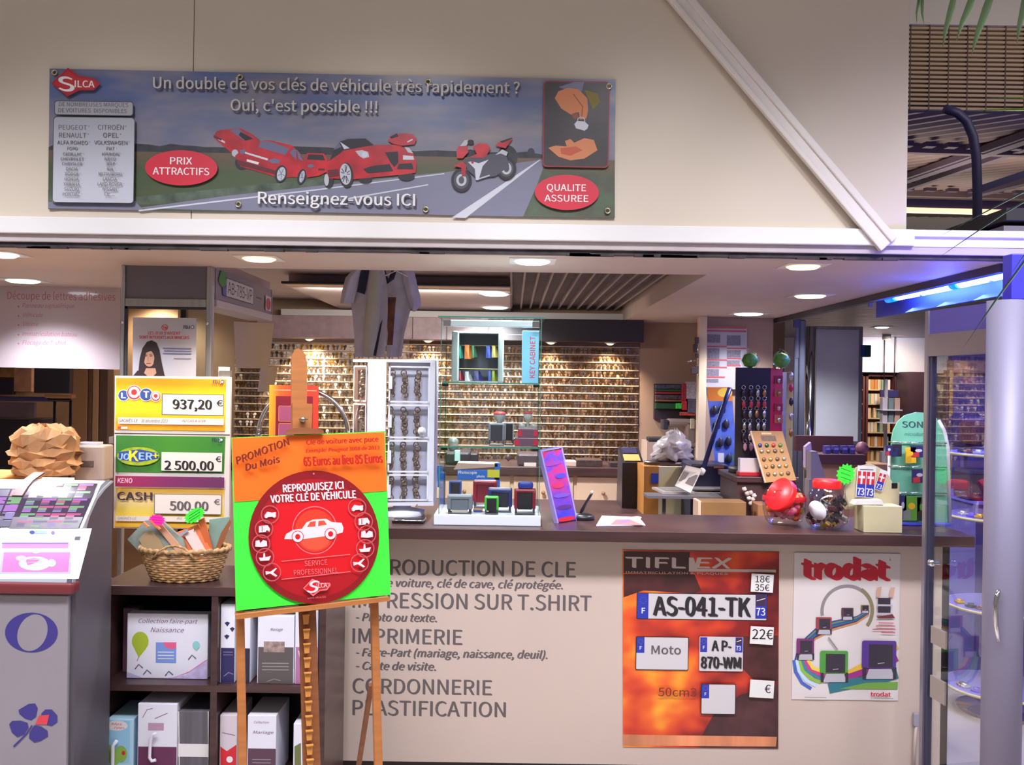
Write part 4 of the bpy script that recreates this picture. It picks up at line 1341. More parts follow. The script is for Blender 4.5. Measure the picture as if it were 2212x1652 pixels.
card([(428, 1124), (440, 1118), (462, 1196), (452, 1204)], BY0 + .028, .01, M('packet_orange2', (206, 104, 60), .4), 'polish_stick', 'slim orange stick behind the laces packet in the basket', 'packet')
card([(452, 1122), (497, 1116), (490, 1142), (468, 1178), (462, 1196), (450, 1190)], BY0 + .055, .006, M('packet_teal', (130, 160, 150), .4), 'insole_packet', 'teal packet leaning right at the back of the basket', 'packet')
card([(478, 1150), (496, 1122), (500, 1126), (470, 1200), (462, 1194)], BY0 + .05, .004, M('packet_rust', (150, 92, 60), .4), 'insole_packet', 'rust edged packet leaning against the easel side of the basket', 'packet')
def star(uc, vc, ru, rv, Y, m, label, rot, n=14, ink=None):
    pts = []
    for q in range(n * 2):
        t = PI * q / n; r = 1 if q % 2 == 0 else .78
        x, y = ru * r * math.cos(t), rv * r * math.sin(t)
        pts.append((uc + x * math.cos(rot) - y * math.sin(rot), vc + x * math.sin(rot) + y * math.cos(rot)))
    r_ = thing('price_star', label, 'price tag', at(uc, vc + rv, Y))
    mb = MB(m); mb.prism([at(u, v, Y) for u, v in pts], (0, .0012, 0)); mb.build('star_card', r_)
    if ink:
        a = Art(pY(Y - .0003), rot=rot)
        for k in range(3):
            a.line([(uc - ru * .6, vc - rv * .35 + k * rv * .35), (uc - ru * .1, vc - rv * .42 + k * rv * .35), (uc + ru * .55, vc - rv * .32 + k * rv * .35)] if not rot else
                   [(uc - ru * .55 * math.cos(rot), vc - ru * .55 * math.sin(rot) + (k - 1) * rv * .4), (uc + ru * .55 * math.cos(rot), vc + ru * .55 * math.sin(rot) + (k - 1) * rv * .4)], 1.1, ink)
        a.build('handwriting', r_)
    # wire holder
    mb = MB(alu); mb.cyl(at(uc, vc, Y + .004), at(uc, vc, Y + .004) - Vector((0, 0, rv * 2.4 * Y / 2000)), .0012, n=6); mb.build('wire', r_)
    return r_
ink_g = M('ink_dark_green', (30, 90, 30), .5)
star(339, 1123, 19, 13, BY0 - .03, M('neon_pink_card', (255, 40, 170), .6), 'neon pink star tag over the tan insole in the basket', .1, ink=M('ink_magenta', (214, 20, 130), .5))
star(420, 1113, 26, 15, BY0 + .005, neon_g, 'neon green star tag over the laces packet in the basket', -.55, ink=ink_g)
mb = MB(orange_p)
for (u, v) in ((315, 1133), (340, 1138), (330, 1128)): mb.obox(at(u - 5, v - 5, BY0 - .026), at(u + 6, v + 5, BY0 - .026), .012, .006)
mb.build('orange_clip', None, 'small orange clips under the pink star in the basket', 'clip')
# ================================================================ LEFT PART: POSTS, PRIZE BOARD, NOTICES
PYD = 4.26
win = MB(alu)
def colm(u0, u1, vt, Y, d=.05):
    a_, b_ = at(u0, vt, Y), at(u1, vt, Y)
    return a_.x, b_.x
xa, xb = colm(261, 270, 570, PYD); xc, xd = colm(446, 459, 570, PYD)
w1 = bpy.data.objects.new('window_1', None); COL.objects.link(w1); w1.location = ((xa + xd) / 2, PYD, 0); WL[w1.name] = Vector(w1.location); w1['kind'] = 'structure'
for x_, y_ in ((xa, xb), (xc, xd)):
    mb = MB(alu); mb.box((x_, PYD, 0), (y_, PYD + .04, SOF), bev=.006, seg=3); mb.build('window_post', w1)
mb = MB(alu); zt_ = at(360, 645, PYD).z; zb_ = at(360, 662, PYD).z; mb.box((xb, PYD + .004, zb_), (xc, PYD + .036, zt_), bev=.003); mb.build('transom', w1)
mb = MB(M('grey_infill', (104, 100, 112), .5, noise=(3, .03))); mb.box((xb, PYD + .015, zt_), (xc, PYD + .025, SOF)); mb.build('infill_panel', w1, label='grey infill panel')
mb = MB(glass); mb.box((xb, PYD + .017, 1.0), (xc, PYD + .023, zb_)); mb.build('window_pane', w1)
mb = MB(M('black_gasket', (50, 46, 52), .5)); mb.box((xb, PYD + .006, zb_ - .012), (xc, PYD + .016, zb_)); mb.box((xb, PYD + .006, 1.0), (xb + .012, PYD + .016, zb_)); mb.build('gasket', w1)
for x_ in (xb - .008, xc + .008):
    mb = MB(chrome); mb.lathe(Vector((x_, PYD - .001, at(265, 696, PYD).z)), [(.0001, .004), (.006, .003), (.007, 0)], n=12, axis=(0, -1, 0)); mb.build('screw_cap', w1)
# notice about minors, taped on the glass
NY = PYD + .005
npz = pY(NY)
root = thing('poster', 'white lottery notice with red title and a dark-haired woman fixed between the posts', 'poster', npz(356, 812))
shb = slab('sheet', npz, (0, -1, 0), [(287, 685), (424, 687), (423, 850), (286, 850)], .003, M('notice_paper', (186, 184, 196), .4), root)
a = Art(npz)
a.text("LES JEUX D'ARGENT", 320, 722, 6.5, print_red, 390, bold=.03); a.text('SONT INTERDITS AUX MINEURS', 301, 731, 6.5, print_red, 409, bold=.03)
a.ring(356, 707, 7, 6.5, 1.2, print_red, 20); a.text('18', 351.5, 710, 5, print_red, 360.5, bold=.02); a.line([(350, 703), (362, 711)], 1.2, print_red)
def fdj(a, u, v, s=1.0):
    a.text('FDJ', u, v + 4 * s, 7 * s, print_navy, u + 13 * s, bold=.04); a.poly([(u + 15 * s, v - 3 * s), (u + 20 * s, v - 3 * s), (u + 23 * s, v), (u + 20 * s, v + 4 * s), (u + 15 * s, v + 4 * s)], print_white)
    a.ring(u + 19 * s, v + .5 * s, 4 * s, 4 * s, 1.4 * s, print_navy, 14)
fdj(a, 397, 706)
hair = M('print_hair', (52, 34, 36), .5)
a.poly([(299, 806), (302, 775), (308, 752), (318, 738), (328, 735), (338, 740), (345, 756), (350, 785), (356, 812), (298, 812)], hair)
fsk = M('print_face', (196, 150, 124), .5)
a.poly([(308, 814), (316, 795), (336, 795), (340, 814)], fsk)
a.ell(322, 774, 12, 18, fsk, 24, rot=-.1)
a.poly([(306, 782), (310, 752), (322, 744), (336, 752), (340, 800), (331, 790), (335, 768), (328, 757), (316, 762), (311, 786)], hair)
for u in (316, 327): a.line([(u - 3.5, 769), (u + 3, 768.5)], 1.7, hair); a.line([(u - 4, 765.5), (u + 3, 765)], 1.0, hair)
a.line([(321, 771), (320, 779), (323, 779.5)], .9, M('print_face_line', (150, 104, 84), .5)); a.line([(317, 785), (326, 784.6)], 1.8, M('print_lip', (150, 60, 60), .5))
a.poly([(286, 814), (298, 800), (312, 806), (322, 814)], hair); a.poly([(330, 814), (344, 800), (358, 812)], hair)
for k in range(3): a.line([(352 + k % 2 * 3, 752 + k * 5.5), (414, 753 + k * 5.5)], 2, M('print_bluegrey', (110, 110, 150), .5))
a.line([(376, 774), (414, 774.6)], 1.4, M('print_bluegrey', (110, 110, 150), .5))
a.build('artwork', shb)
# prize board clamped in front of the posts
LY = 4.14
lp = pY(LY)
root = thing('prize_board', 'tall white board of yellow, green and purple jackpot panels hung on the posts', 'sign', lp(372, 1142))
slab('backing', lp, (0, -1, 0), [(248, 811), (498, 814), (494, 1144), (245, 1140)], .02, M('board_white', (218, 208, 204), .45), root, back=.001)
mb = MB(alu); mb.box((at(470, 800, LY).x, LY + .02, at(470, 800, LY).z), (at(494, 800, LY).x, LY + .05, at(470, 830, LY).z)); mb.box((xa, LY + .02, 1.35), (xb, PYD, 1.38)); mb.box((xc, LY + .02, 1.35), (xd, PYD, 1.38)); mb.build('hanger', root)
yel = ramp_mat('loto_yellow', [(0, (226, 150, 36)), (.35, (240, 200, 44)), (.7, (244, 204, 40)), (1, (232, 150, 34))], (6, 1, 6), 'Z', (-.09, .09), .3, .35)
grn = ramp_mat('joker_green', [(0, (58, 120, 52)), (.5, (70, 136, 50)), (1, (60, 126, 54))], (3, 1, 3), 'X', (-.2, .2), .5, .35)
csh = ramp_mat('cash_yellow', [(0, (222, 168, 56)), (.4, (232, 206, 90)), (.75, (226, 196, 150)), (1, (220, 168, 60))], (4, 1, 4), 'Z', (-.08, .08), .2, .35)
slab('loto_panel', lp, (0, -1, 0), [(251, 816), (489, 819), (486, 931), (249, 928)], .002, yel, root, back=-.002)
slab('joker_panel', lp, (0, -1, 0), [(251, 940), (487, 943), (484, 1022), (250, 1019)], .002, grn, root, back=-.002)
slab('cash_panel', lp, (0, -1, 0), [(251, 1053), (485, 1056), (483, 1141), (248, 1138)], .002, csh, root, back=-.002)
a = Art(pY(LY - .0022))
amt = M('amount_paper', (224, 212, 206), .5)
a.frame(248, 934.5, 496, 937, 2, M('joint_grey', (150, 144, 144), .5))
a.rect(350, 850, 484, 896, print_grey); a.rect(351.5, 851.5, 482.5, 894.5, amt)
a.text('937,20', 374, 883, 20, print_black, 457, bold=.06); a.text('€', 468, 877, 13, print_black, 482, bold=.02)
lr, lb, lw = M('loto_red', (206, 60, 62), .4), M('loto_blue', (62, 84, 150), .4), M('loto_white', (232, 222, 222), .4)
for (u, v, r, m, ch) in ((267, 854, 11, lb, 'L'), (290, 848, 15, lw, 'O'), (316, 852, 13, lb, 'T'), (337, 856, 10, lw, 'O')):
    a.ell(u, v, r + 1.5, r + 1.5, lw); a.ell(u, v, r, r, lr if m is lw else m); a.ell(u, v - 1, r * .82, r * .82, m)
    if ch == 'O': a.ell(u, v - 1, r * .42, r * .42, lr)
    else: a.text(ch, u - r * .42, v + r * .5, r * 1.05, print_white, u + r * .45, bold=.06)
a.rect(256, 901, 484, 915, amt); a.text('GAGNÉS LE', 257, 911, 6, print_grey, 298, bold=.02, shear=.1); a.text('30 décembre 2013', 305, 912, 7, print_grey, 362, shear=.3); a.text('AU CAS A GIVR', 393, 911, 5, print_grey, 444, shear=.3)
a.rect(255, 921, 276, 926, print_white); a.rect(255, 921, 262, 926, lr)
fdj(a, 461, 824, 1.05); fdj(a, 459, 949, 1.05); fdj(a, 458, 1033, 1.0)
a.rect(349, 978, 482, 1017, M('joint_dkgreen', (44, 84, 44), .5)); a.rect(350, 976, 481, 1016, amt)
a.text('2 500,00', 357, 1014, 19, print_black, 462, bold=.06); a.text('€', 467, 997, 12, print_black, 479, bold=.02)
jb, jb2, jy = M('joker_blue', (54, 74, 150), .4), M('joker_pale', (150, 190, 232), .4), M('joker_yellow', (240, 212, 50), .4)
a.ell(300, 985, 46, 20, M('joker_glow', (150, 170, 40), .5, noise=(30, .15)))
a.poly([(258, 976), (302, 970), (342, 978), (344, 990), (300, 998), (258, 992)], jb)
a.text('JO', 257, 992, 13, jb2, 280, bold=.05, shear=.1); a.text('K', 281, 995, 22, jy, 300, bold=.05); a.text('ER', 302, 992, 15, jb2, 330, bold=.05); a.text('+', 331, 990, 14, jy, 344, bold=.05)
a.rect(251, 1027, 486, 1050, ramp_mat('keno_bar', [(0, (170, 40, 84)), (.6, (122, 48, 96)), (1, (104, 50, 92))], (1, 1, 1), 'X', (-.3, .2), 0, .4))
a.text('KENO', 256, 1042, 10, M('keno_pale', (226, 190, 206), .4), 287, bold=.03, shear=.1)
a.rect(335, 1066, 480, 1109, print_grey); a.rect(336.5, 1067, 479, 1108, amt)
a.text('CASH', 256, 1079, 17, M('cash_dark', (66, 50, 60), .5), 330, bold=.06); a.text('500,00', 369, 1101, 19, print_grey, 451, bold=.06); a.text('€', 464, 1089, 12, print_grey, 477, bold=.02)
a.rect(252, 1113, 482, 1124, amt); a.text('GAGNÉS LE', 256, 1121, 5.5, print_grey, 296, shear=.2); a.text('AU', 384, 1121, 5, print_grey, 395)
a.build('artwork', root)
# small white card behind the board and blue-white sheet by the post
slab('tucked_card', pY(4.165), (0, -1, 0), [(472, 792), (496, 793), (495, 830), (471, 830)], .003, M('card_lilac', (206, 198, 214), .5), root)
# lintel running back from the second post, with a number plate on it
LXl = -1.385
lint = thing('plate_lintel', 'grey lintel carrying a sample number plate running back from the second post', 'sign', (LXl - .05, 4.8, 1.95))
mb = MB(M('lintel_grey', (142, 134, 146), .45))
yA, yB = 4.31, 5.30
zA_t, zA_b = SOF - .005, at(575, 693, yB).z
mb.box((LXl - .12, yA, zA_b + .035), (LXl, yB, zA_t)); mb.build('panel', lint)
mb = MB(M('lintel_silver', (188, 182, 188), .35, .4)); mb.box((LXl - .13, yA, zA_b), (LXl + .006, yB + .004, zA_b + .036), bev=.003); mb.box((LXl - .13, yB - .004, zA_b), (LXl + .006, yB + .004, zA_t), bev=.002); mb.build('edge_rail', lint)
def lx(off=0.0):
    return lambda u, v: hitx(u, v, LXl + off)
lpos = lambda u, v: Vector((LXl + .004, yA + (u / 100.0) * (yB - yA), zA_b + .036 + (v / 100.0) * (zA_t - zA_b - .036)))
a = Art(lpos, (1, 0, 0), rot=0)
def lr_(u0, v0, u1, v1, m): a.poly([(u0, v0), (u1, v0), (u1, v1), (u0, v1)], m)
lr_(9, 18, 62, 82, print_black); lr_(9.6, 20, 61.4, 80, pm); lr_(9.6, 20, 15, 80, euf)
vs, fs, w_ = glyphs('AB-785-VP')
V = [a.mb.bm.verts.new(a._p(17 + x / w_ * 42, 30 + y * 40)) for x, y in vs]; i_ = a.mb.mi(print_black)
for f in fs:
    g = a.mb.bm.faces.new([V[q] for q in f]); g.material_index = i_
a.k += 1
lr_(67, 46, 78, 52, print_grey); lr_(86, 12, 98, 70, print_white); a.ell(92, 38, 5, 24, print_red, 20)
a.poly([(2, 62), (6, 98), (13, 96), (15, 58), (9, 44), (5, 50)], M('sticker_green', (70, 150, 70), .5))
a.build('plate_print', lint)
# sign sheet at the far left: adhesive letters advertisement (glossy)
SYD = 5.36
sp = pY(SYD)
root = thing('wall_sign', 'large glossy pale sign with pink lettering hanging at the far left under the soffit', 'sign', sp(120, 790))
gl = M('glossy_sign', (200, 184, 192), .12, coat=.5, noise=(2, .01))
shb = slab('sheet', sp, (0, -1, 0), [(-160, 612), (260, 618), (262, 798), (-160, 790)], .01, gl, root)
a = Art(sp)
pkt = M('sign_pink_text', (184, 110, 130), .4)
a.text('Découpe de lettres adhésives', 16, 646, 16, pkt, 249); a.build('heading_lettering', shb)
for k, (t, u1) in enumerate((('Panneau signalétique', 160), ('Véhicule', 92), ('Vitrine', 82), ('Immatriculation bateau', 166), ('Flocage de T-shirt', 142))):
    v = (664, 684, 704, 725, 744)[k]
    a = Art(sp); a.text(t, 48, v, 9, pkt, u1, shear=.25); a.ell(40, v - 2, 2, 2, pkt, 8); a.build('lettering_line', shb)
# paper sheets hanging below the lintel
shp = M('cream_paper', (232, 212, 184), .6)
def sheet(pts, Y, m, label):
    P = [at(u, v, Y + dy) for u, v, dy in pts]
    mb = MB(m); n = len(P) // 2
    rows = [P[:n], P[n:][::-1]]
    rows = [[rows[0][0].lerp(rows[0][1], k / 8) + Vector((0, .03 * math.sin(k / 8 * PI), 0)) for k in range(9)], [rows[1][0].lerp(rows[1][1], k / 8) + Vector((0, .05 * math.sin(k / 8 * PI), 0)) for k in range(9)]]
    mb.grid(rows); mb.grid([[q + Vector((0, .003, 0)) for q in r] for r in rows])
    return mb.build('paper_sheet', None, label, 'paper')
sheet([(505, 694, 0), (592, 698, .02), (580, 795, .02), (510, 795, 0)], 5.25, shp, 'large curled cream paper sheet hanging under the end of the grey lintel')
sheet([(563, 795, 0), (600, 790, .02), (590, 846, .02), (556, 846, 0)], 5.28, M('cream_paper2', (236, 216, 180), .6), 'smaller cream paper sheet below the curled one under the lintel')

# ================================================================ THINGS ON THE COUNTER
# ---- orange sign with chrome arch behind the easel
Y0 = 4.06
p2 = pY(Y0)
root = thing('counter_sign', 'small orange and red plate price sign on a chrome arch stand behind the easel mast', 'sign', (p2(634, 1100).x, Y0, CT))
shb = slab('sign_panel', p2, (0, -1, 0), [(582, 831), (688, 833), (686, 1010), (580, 1008)], .008, ramp_mat('sign_fire', [(0, (222, 170, 40)), (.25, (214, 90, 40)), (.6, (190, 52, 40)), (1, (206, 60, 44))], (3, 1, 3), 'X', (-.12, .1), .25, .4), root)
a = Art(p2)
sm = M('sign_maroon', (120, 26, 44), .4)
a.rect(596, 855, 676, 1000, sm); a.line([(590, 842), (684, 844)], 2.5, M('sign_pinkline', (226, 140, 110), .5))
for k in range(3): a.rect(604, 878 + k * 38, 664, 908 + k * 38, M('sign_mauve', (150, 74, 110), .4)); a.frame(602, 876 + k * 38, 666, 910 + k * 38, 1.2, M('sign_pinkline', (226, 140, 110), .5))
a.build('artwork', shb)
c = p2(650, 940) + Vector((0, .05, 0)); R_ = 98 * Y0 / 2000
mb = MB(chrome); mb.tube([Vector((c.x + R_ * math.cos(t), c.y, c.z + R_ * 1.0 * math.sin(t))) if 0 <= t <= PI else None for t in [PI * q / 24 for q in range(25)]], .011, n=10)
mb.box((c.x - R_ - .012, c.y - .012, CT), (c.x - R_ + .012, c.y + .012, c.z)); mb.box((c.x + R_ - .012, c.y - .012, CT), (c.x + R_ + .012, c.y + .012, c.z)); mb.build('chrome_arch', root)
mb = MB(chrome); mb.box((c.x - R_, c.y - .02, CT), (c.x + R_, c.y + .02, CT + .012), bev=.003); mb.box((p2(600, 900).x, Y0 + .008, p2(600, 1008).z), (p2(670, 900).x, Y0 + .055, p2(600, 1008).z + .01)); mb.box((c.x - .01, Y0 + .04, CT), (c.x + .01, Y0 + .06, 1.35)); mb.build('foot', root)

# ---- white key tower with clear doors
TY = 4.0
tower_w = M('tower_white', (222, 224, 238), .4)
clear = glass_mat('clear_acrylic', (250, 250, 253), .03)
ang = math.radians(24)
xL, xR_ = at(833, 900, TY).x, at(938, 900, TY).x
zT, zB = at(850, 776, TY).z, CT
wid = (xR_ - xL) / math.cos(math.radians(10))
root = thing('key_tower', 'white revolving key tower with clear doors beside the glass showcase', 'display stand', ((xL + xR_) / 2 - .04, TY + .09, CT))
fa = Vector((xL - .085, TY + .03, 0)); fb = Vector((xL, TY, 0)); fc = Vector((xR_, TY + .02, 0)); fd = Vector((at(760, 900, TY + .1).x, TY + .11, 0)); fe = Vector((xR_ + .0, TY + .20, 0)); ff = Vector((fd.x, TY + .20, 0))
foot_poly = [fd, fa, fb, fc, fe, ff]
def lift(P, z): return [Vector((p.x, p.y, z)) for p in P]
mb = MB(tower_w); mb.prism(lift(foot_poly, zT - .012), (0, 0, .012)); mb.build('top_cap', root)
mb = MB(tower_w); mb.prism(lift(foot_poly, zB + .05), (0, 0, .02)); mb.lathe(Vector(((xL + xR_) / 2 - .04, TY + .1, CT)), [(.1, 0), (.1, .02), (.04, .03), (.04, .05)], n=24); mb.build('turntable_base', root)
mb = MB(tower_w)
for p, q in ((fa, fb),):
    mb.prism([Vector((p.x, p.y, zB + .07)), Vector((q.x, q.y, zB + .07)), Vector((q.x, q.y, zT - .012)), Vector((p.x, p.y, zT - .012))], (0, .012, 0))
mb.build('corner_panel', root, label='plain white corner panel')
mb = MB(tower_w)
back = [Vector((fb.x + .01, fb.y + .045, zB + .07)), Vector((fc.x, fc.y + .045, zB + .07)), Vector((fc.x, fc.y + .045, zT - .012)), Vector((fb.x + .01, fb.y + .045, zT - .012))]
mb.prism(back, (0, .006, 0)); mb.build('hanging_board', root)
mb = MB(M('tower_tan', (150, 124, 116), .5)); mb.prism([Vector((fd.x + .004, fd.y + .03, zB + .07)), Vector((fa.x, fa.y + .03, zB + .07)), Vector((fa.x, fa.y + .03, zT - .03)), Vector((fd.x + .004, fd.y + .03, zT - .03))], (0, .006, 0)); mb.build('side_board', root)
zr = [at(850, v, TY).z for v in (788, 871, 948, 1022, 1092)]
fr = M('door_frame_white', (228, 230, 240), .25)
def door(p, q, name):
    for k in range(4):
        z1d, z0d = zr[k] - .004, max(zr[k + 1] + .004, zB + .072)
        d_ = (q - p)
        mb = MB(fr); t = .007
        P = lambda s, z: Vector((p.x + d_.x * s, p.y + d_.y * s - .004, z))
        tt = t / d_.length
        for (s0, s1, za, zb2) in ((0, 1, z1d - t, z1d), (0, 1, z0d, z0d + t), (0, tt, z0d, z1d), (1 - tt, 1, z0d, z1d)):
            mb.prism([P(s0, za), P(s1, za), P(s1, zb2), P(s0, zb2)], (0, .008, 0))
        mb.prism([P(tt, z0d + t), P(1 - tt, z0d + t), P(1 - tt, z1d - t), P(tt, z1d - t)], (0, .002, 0), clear)
        if name == 'clear_door':
            mb.prism([P(-.0, z1d - .045), P(.09, z1d - .045), P(.09, z1d - .10), P(-.0, z1d - .10)], (0, -.008, 0))
        mb.build(name, root)
door(Vector((fb.x + .012, fb.y - .003, 0)), Vector((fc.x - .022, fc.y - .003, 0)), 'clear_door')
door(fd + Vector((.004, 0, 0)), fa + Vector((-.004, 0, 0)), 'side_door')
mb = MB(tower_w); mb.prism([Vector((fc.x - .022, fc.y - .006, zB + .07)), Vector((fc.x, fc.y, zB + .07)), Vector((fc.x, fc.y, zT - .012)), Vector((fc.x - .022, fc.y - .006, zT - .012))], (0, .012, 0))
mb.prism([Vector((fc.x, fc.y, zB + .07)), Vector((fe.x, fe.y, zB + .07)), Vector((fe.x, fe.y, zT - .012)), Vector((fc.x, fc.y, zT - .012))], (-.006, 0, 0)); mb.build('frame_post', root)
p = at(911, 931, TY - .004); mb = MB(M('lock_white', (220, 222, 226), .3)); mb.lathe(p + Vector((0, .006, 0)), [(.0001, .016), (.007, .016), (.008, .012), (.017, .01), (.018, 0)], n=20, axis=(0, -1, 0)); mb.build('round_lock', root)
steel = M('key_steel', (158, 138, 120), .35, .6)
def keyring_bunch(x, y, z, i):
    rr = random.Random(i)
    r_ = thing('key_bunch', None, None, (x, y, z))
    mb = MB(steel)
    for k in range(7):
        zz = z + .105 - k * .016
        o = rr.uniform(-.006, .006)
        mb.lathe(Vector((x + o, y + rr.uniform(-.006, .004), zz)), [(.009, -.002), (.014, 0), (.009, .002)], n=10, axis=(rr.uniform(-.5, .5), -1, rr.uniform(-.4, .4)))
        mb.obox((x + o, y, zz), (x + o + rr.uniform(-.008, .008), y + rr.uniform(-.006, .002), zz - .034), .010, .0025)
    mb.build('keys', r_)
    mb = MB(chrome); mb.cyl((x, y + .035, z + .115), (x, y - .006, z + .115), .0016, n=6); mb.build('hook', r_)
    return r_
names_r = ('top', 'second', 'third', 'bottom'); names_c = ('left', 'middle', 'right')
i = 0
for k in range(4):
    zc = (zr[k] + max(zr[k + 1], zB + .07)) / 2 - .055
    for c_ in range(3):
        x = at((845, 873, 901)[c_], 900, TY + .02).x
        b = keyring_bunch(x, TY + .018, zc, i); i += 1
        tag(b, '%s bunch of keys in the %s compartment of the white key tower' % (names_c[c_], names_r[k]), 'keys', 'key bunches in the white tower')
    b = keyring_bunch(fa.x - .025, TY + .052, zc, 50 + i)
    tag(b, 'bunch of steel keys behind the %s clear side door of the white key tower' % names_r[k], 'keys', 'key bunches in the white tower')
# dark tray below the tower
tr = thing('pen_tray', 'dark tray with a silver rim at the foot of the white key tower', 'tray', hitz(882, 1128, CT))
px0, px1 = hitz(846, 1130, CT), hitz(918, 1126, CT)
mb = MB(black_plastic); mb.box((px0.x, px0.y, CT), (px1.x, px0.y + .09, CT + .01), bev=.003); mb.build('tray', tr)
mb = MB(chrome); mb.tube([Vector((px0.x, px0.y - .002, CT + .012)), Vector((px1.x - .01, px0.y - .002, CT + .012)), Vector((px1.x, px0.y + .01, CT + .012)), Vector((px1.x, px0.y + .09, CT + .012))], .003, n=6); mb.build('rim', tr)

# ---- glass showcase
GY0 = 3.806
gx0, gx1 = at(937, 1120, GY0).x, at(1168, 1120, GY0).x
zb0 = at(1050, 1112.5, GY0).z
GY1 = GY0 + .32
gx0i, gx1i = gx0 + .018, gx1 - .006
zt0 = at(1050, 687, GY0).z
case = thing('glass_showcase', 'tall glass showcase with white base standing on the counter', 'showcase', ((gx0 + gx1) / 2, (GY0 + GY1) / 2, CT))
mb = MB(M('showcase_base', (226, 232, 242), .35)); mb.box((gx0, GY0, CT), (gx1, GY1, zb0 - .0006), bev=.003); mb.build('base', case)
g4 = .005
for nm, lo, hi in (('front_pane', (gx0i, GY0 + .012, zb0), (gx1i, GY0 + .012 + g4, zt0)), ('side_pane', (gx0i, GY0 + .018, zb0), (gx0i + g4, GY1 - .01, zt0)), ('side_pane', (gx1i - g4, GY0 + .018, zb0), (gx1i, GY1 - .01, zt0)), ('back_pane', (gx0i, GY1 - .01, zb0), (gx1i, GY1 - .005, zt0))):
    mb = MB(glass); mb.box(lo, hi); mb.build(nm, case)
for x in (gx0i, gx1i - .003):
    for y_, w_ in ((GY0 + .008, .0039), (GY1 - .0045, .0035)):
        mb = MB(glass_edge); mb.box((x, y_, zb0), (x + .003, y_ + w_, zt0 - .001)); mb.build('pane_edge', case, label='green polished glass edge')
mb = MB(glass); mb.box((gx0i - .012, GY0, zt0), (gx1i + .012, GY1, zt0 + .006)); mb.box((gx0i - .012, GY0 - .002, zt0), (gx1i + .012, GY0, zt0 + .006), glass_edge); mb.build('top_pane', case)
zs = [at(1050, 826, GY0).z, at(1050, 965, GY0).z]
for z in zs:
    mb = MB(glass); mb.box((gx0i + .006, GY0 + .02, z - .007), (gx1i - .006, GY1 - .014, z - .0006)); mb.box((gx0i + .006, GY0 + .018, z - .007), (gx1i - .006, GY0 + .02, z - .0006), glass_edge); mb.build('glass_shelf', case)
    for x in (gx0i + .006, gx1i - .032):
        mb = MB(black_plastic); mb.box((x, GY0 + .03, z - .018), (x + .026, GY0 + .05, z - .007)); mb.build('shelf_clip', case)
mb = MB(M('light_rail', (206, 216, 222), .35, .3)); mb.box((gx0i + .03, GY0 + .06, zt0 - .032), (gx1i - .03, GY0 + .09, zt0 - .004), bev=.004); mb.build('light_rail', case)
for x in (gx0i + .01, gx1i - .04):
    mb = MB(chrome); mb.box((x, GY0 + .008, zt0 - .036), (x + .03, GY0 + .012, zt0 - .008), bev=.002); mb.cyl((x + .015, GY0 + .006, zt0 - .02), (x + .015, GY0 + .009, zt0 - .02), .006, n=12); mb.build('hinge', case)
lamp('showcase_lamp', 'AREA', ((gx0 + gx1) / 2, GY0 + .12, zt0 - .04), 1.6, (.9, .97, 1), parent=case, aim=((gx0 + gx1) / 2, GY0 + .14, CT), shape='RECTANGLE', size=.3, size_y=.03)
# blue key cabinet carton
Yk = GY0 + .05
r_ = thing('key_cabinet_carton', 'upright pale blue carton with red lettering at the right of the top glass shelf', 'box', (at(1148, 829, Yk).x, Yk + .05, zs[0]))
mb = MB(M('carton_blue', (120, 186, 216), .4, noise=(4, .08))); mb.box((at(1128, 760, Yk).x, Yk, zs[0]), (at(1164, 760, Yk).x, Yk + .09, at(1140, 714, Yk).z), bev=.002); mb.build('carton', r_)
a = Art(pY(Yk - .0003)); a.text('KEY CABINET', 1155, 816, 11, M('carton_redtext', (206, 60, 90), .4), rot=-PI / 2 + ROLL, bold=.02)
a.build('lettering', r_)
# key cabinet on show, door open with coloured tags
Yc = GY0 + .12
r_ = thing('key_cabinet', 'small grey open key cabinet with coloured key tags on the top glass shelf', 'cabinet', (at(1032, 826, Yc).x, Yc + .04, zs[0]))
cg = M('cabinet_greygreen', (142, 156, 156), .4, .2)
x0c, x1c, zc1 = at(976, 760, Yc).x, at(1088, 760, Yc).x, at(1032, 716, Yc).z
xs0, xs1 = at(991, 760, Yc).x, at(1076, 760, Yc).x
mb = MB(cg); mb.box((x0c, Yc - .02, zs[0]), (xs0, Yc + .10, zc1), bev=.006); mb.box((xs1, Yc - .0, zs[0]), (x1c, Yc + .10, zc1), bev=.006); mb.box((xs0, Yc - .0, zc1 - .008), (xs1, Yc + .10, zc1), bev=.002); mb.box((xs0, Yc, zs[0]), (xs1, Yc + .1, zs[0] + .006)); mb.build('shell', r_)
mb = MB(M('cabinet_inside', (74, 78, 92), .5)); mb.box((xs0, Yc + .09, zs[0] + .006), (xs1, Yc + .098, zc1 - .008)); mb.build('back', r_)
mb = MB(M('cabinet_rail', (190, 184, 130), .4)); z_ = at(1032, 797, Yc).z; mb.box((xs0, Yc + .03, z_), (xs1, Yc + .05, z_ + .003)); z2 = at(1032, 746, Yc).z; mb.box((xs0, Yc + .06, z2), (xs1, Yc + .07, z2 + .004)); mb.build('tag_rail', r_)
tc_ = {'turquoise': (60, 170, 150), 'orange': (222, 130, 60), 'green': (70, 130, 90), 'blue': (60, 90, 190), 'yellow': (214, 200, 110), 'red': (150, 30, 50), 'grey': (170, 176, 180), 'navy': (50, 56, 110), 'lime': (150, 170, 40)}
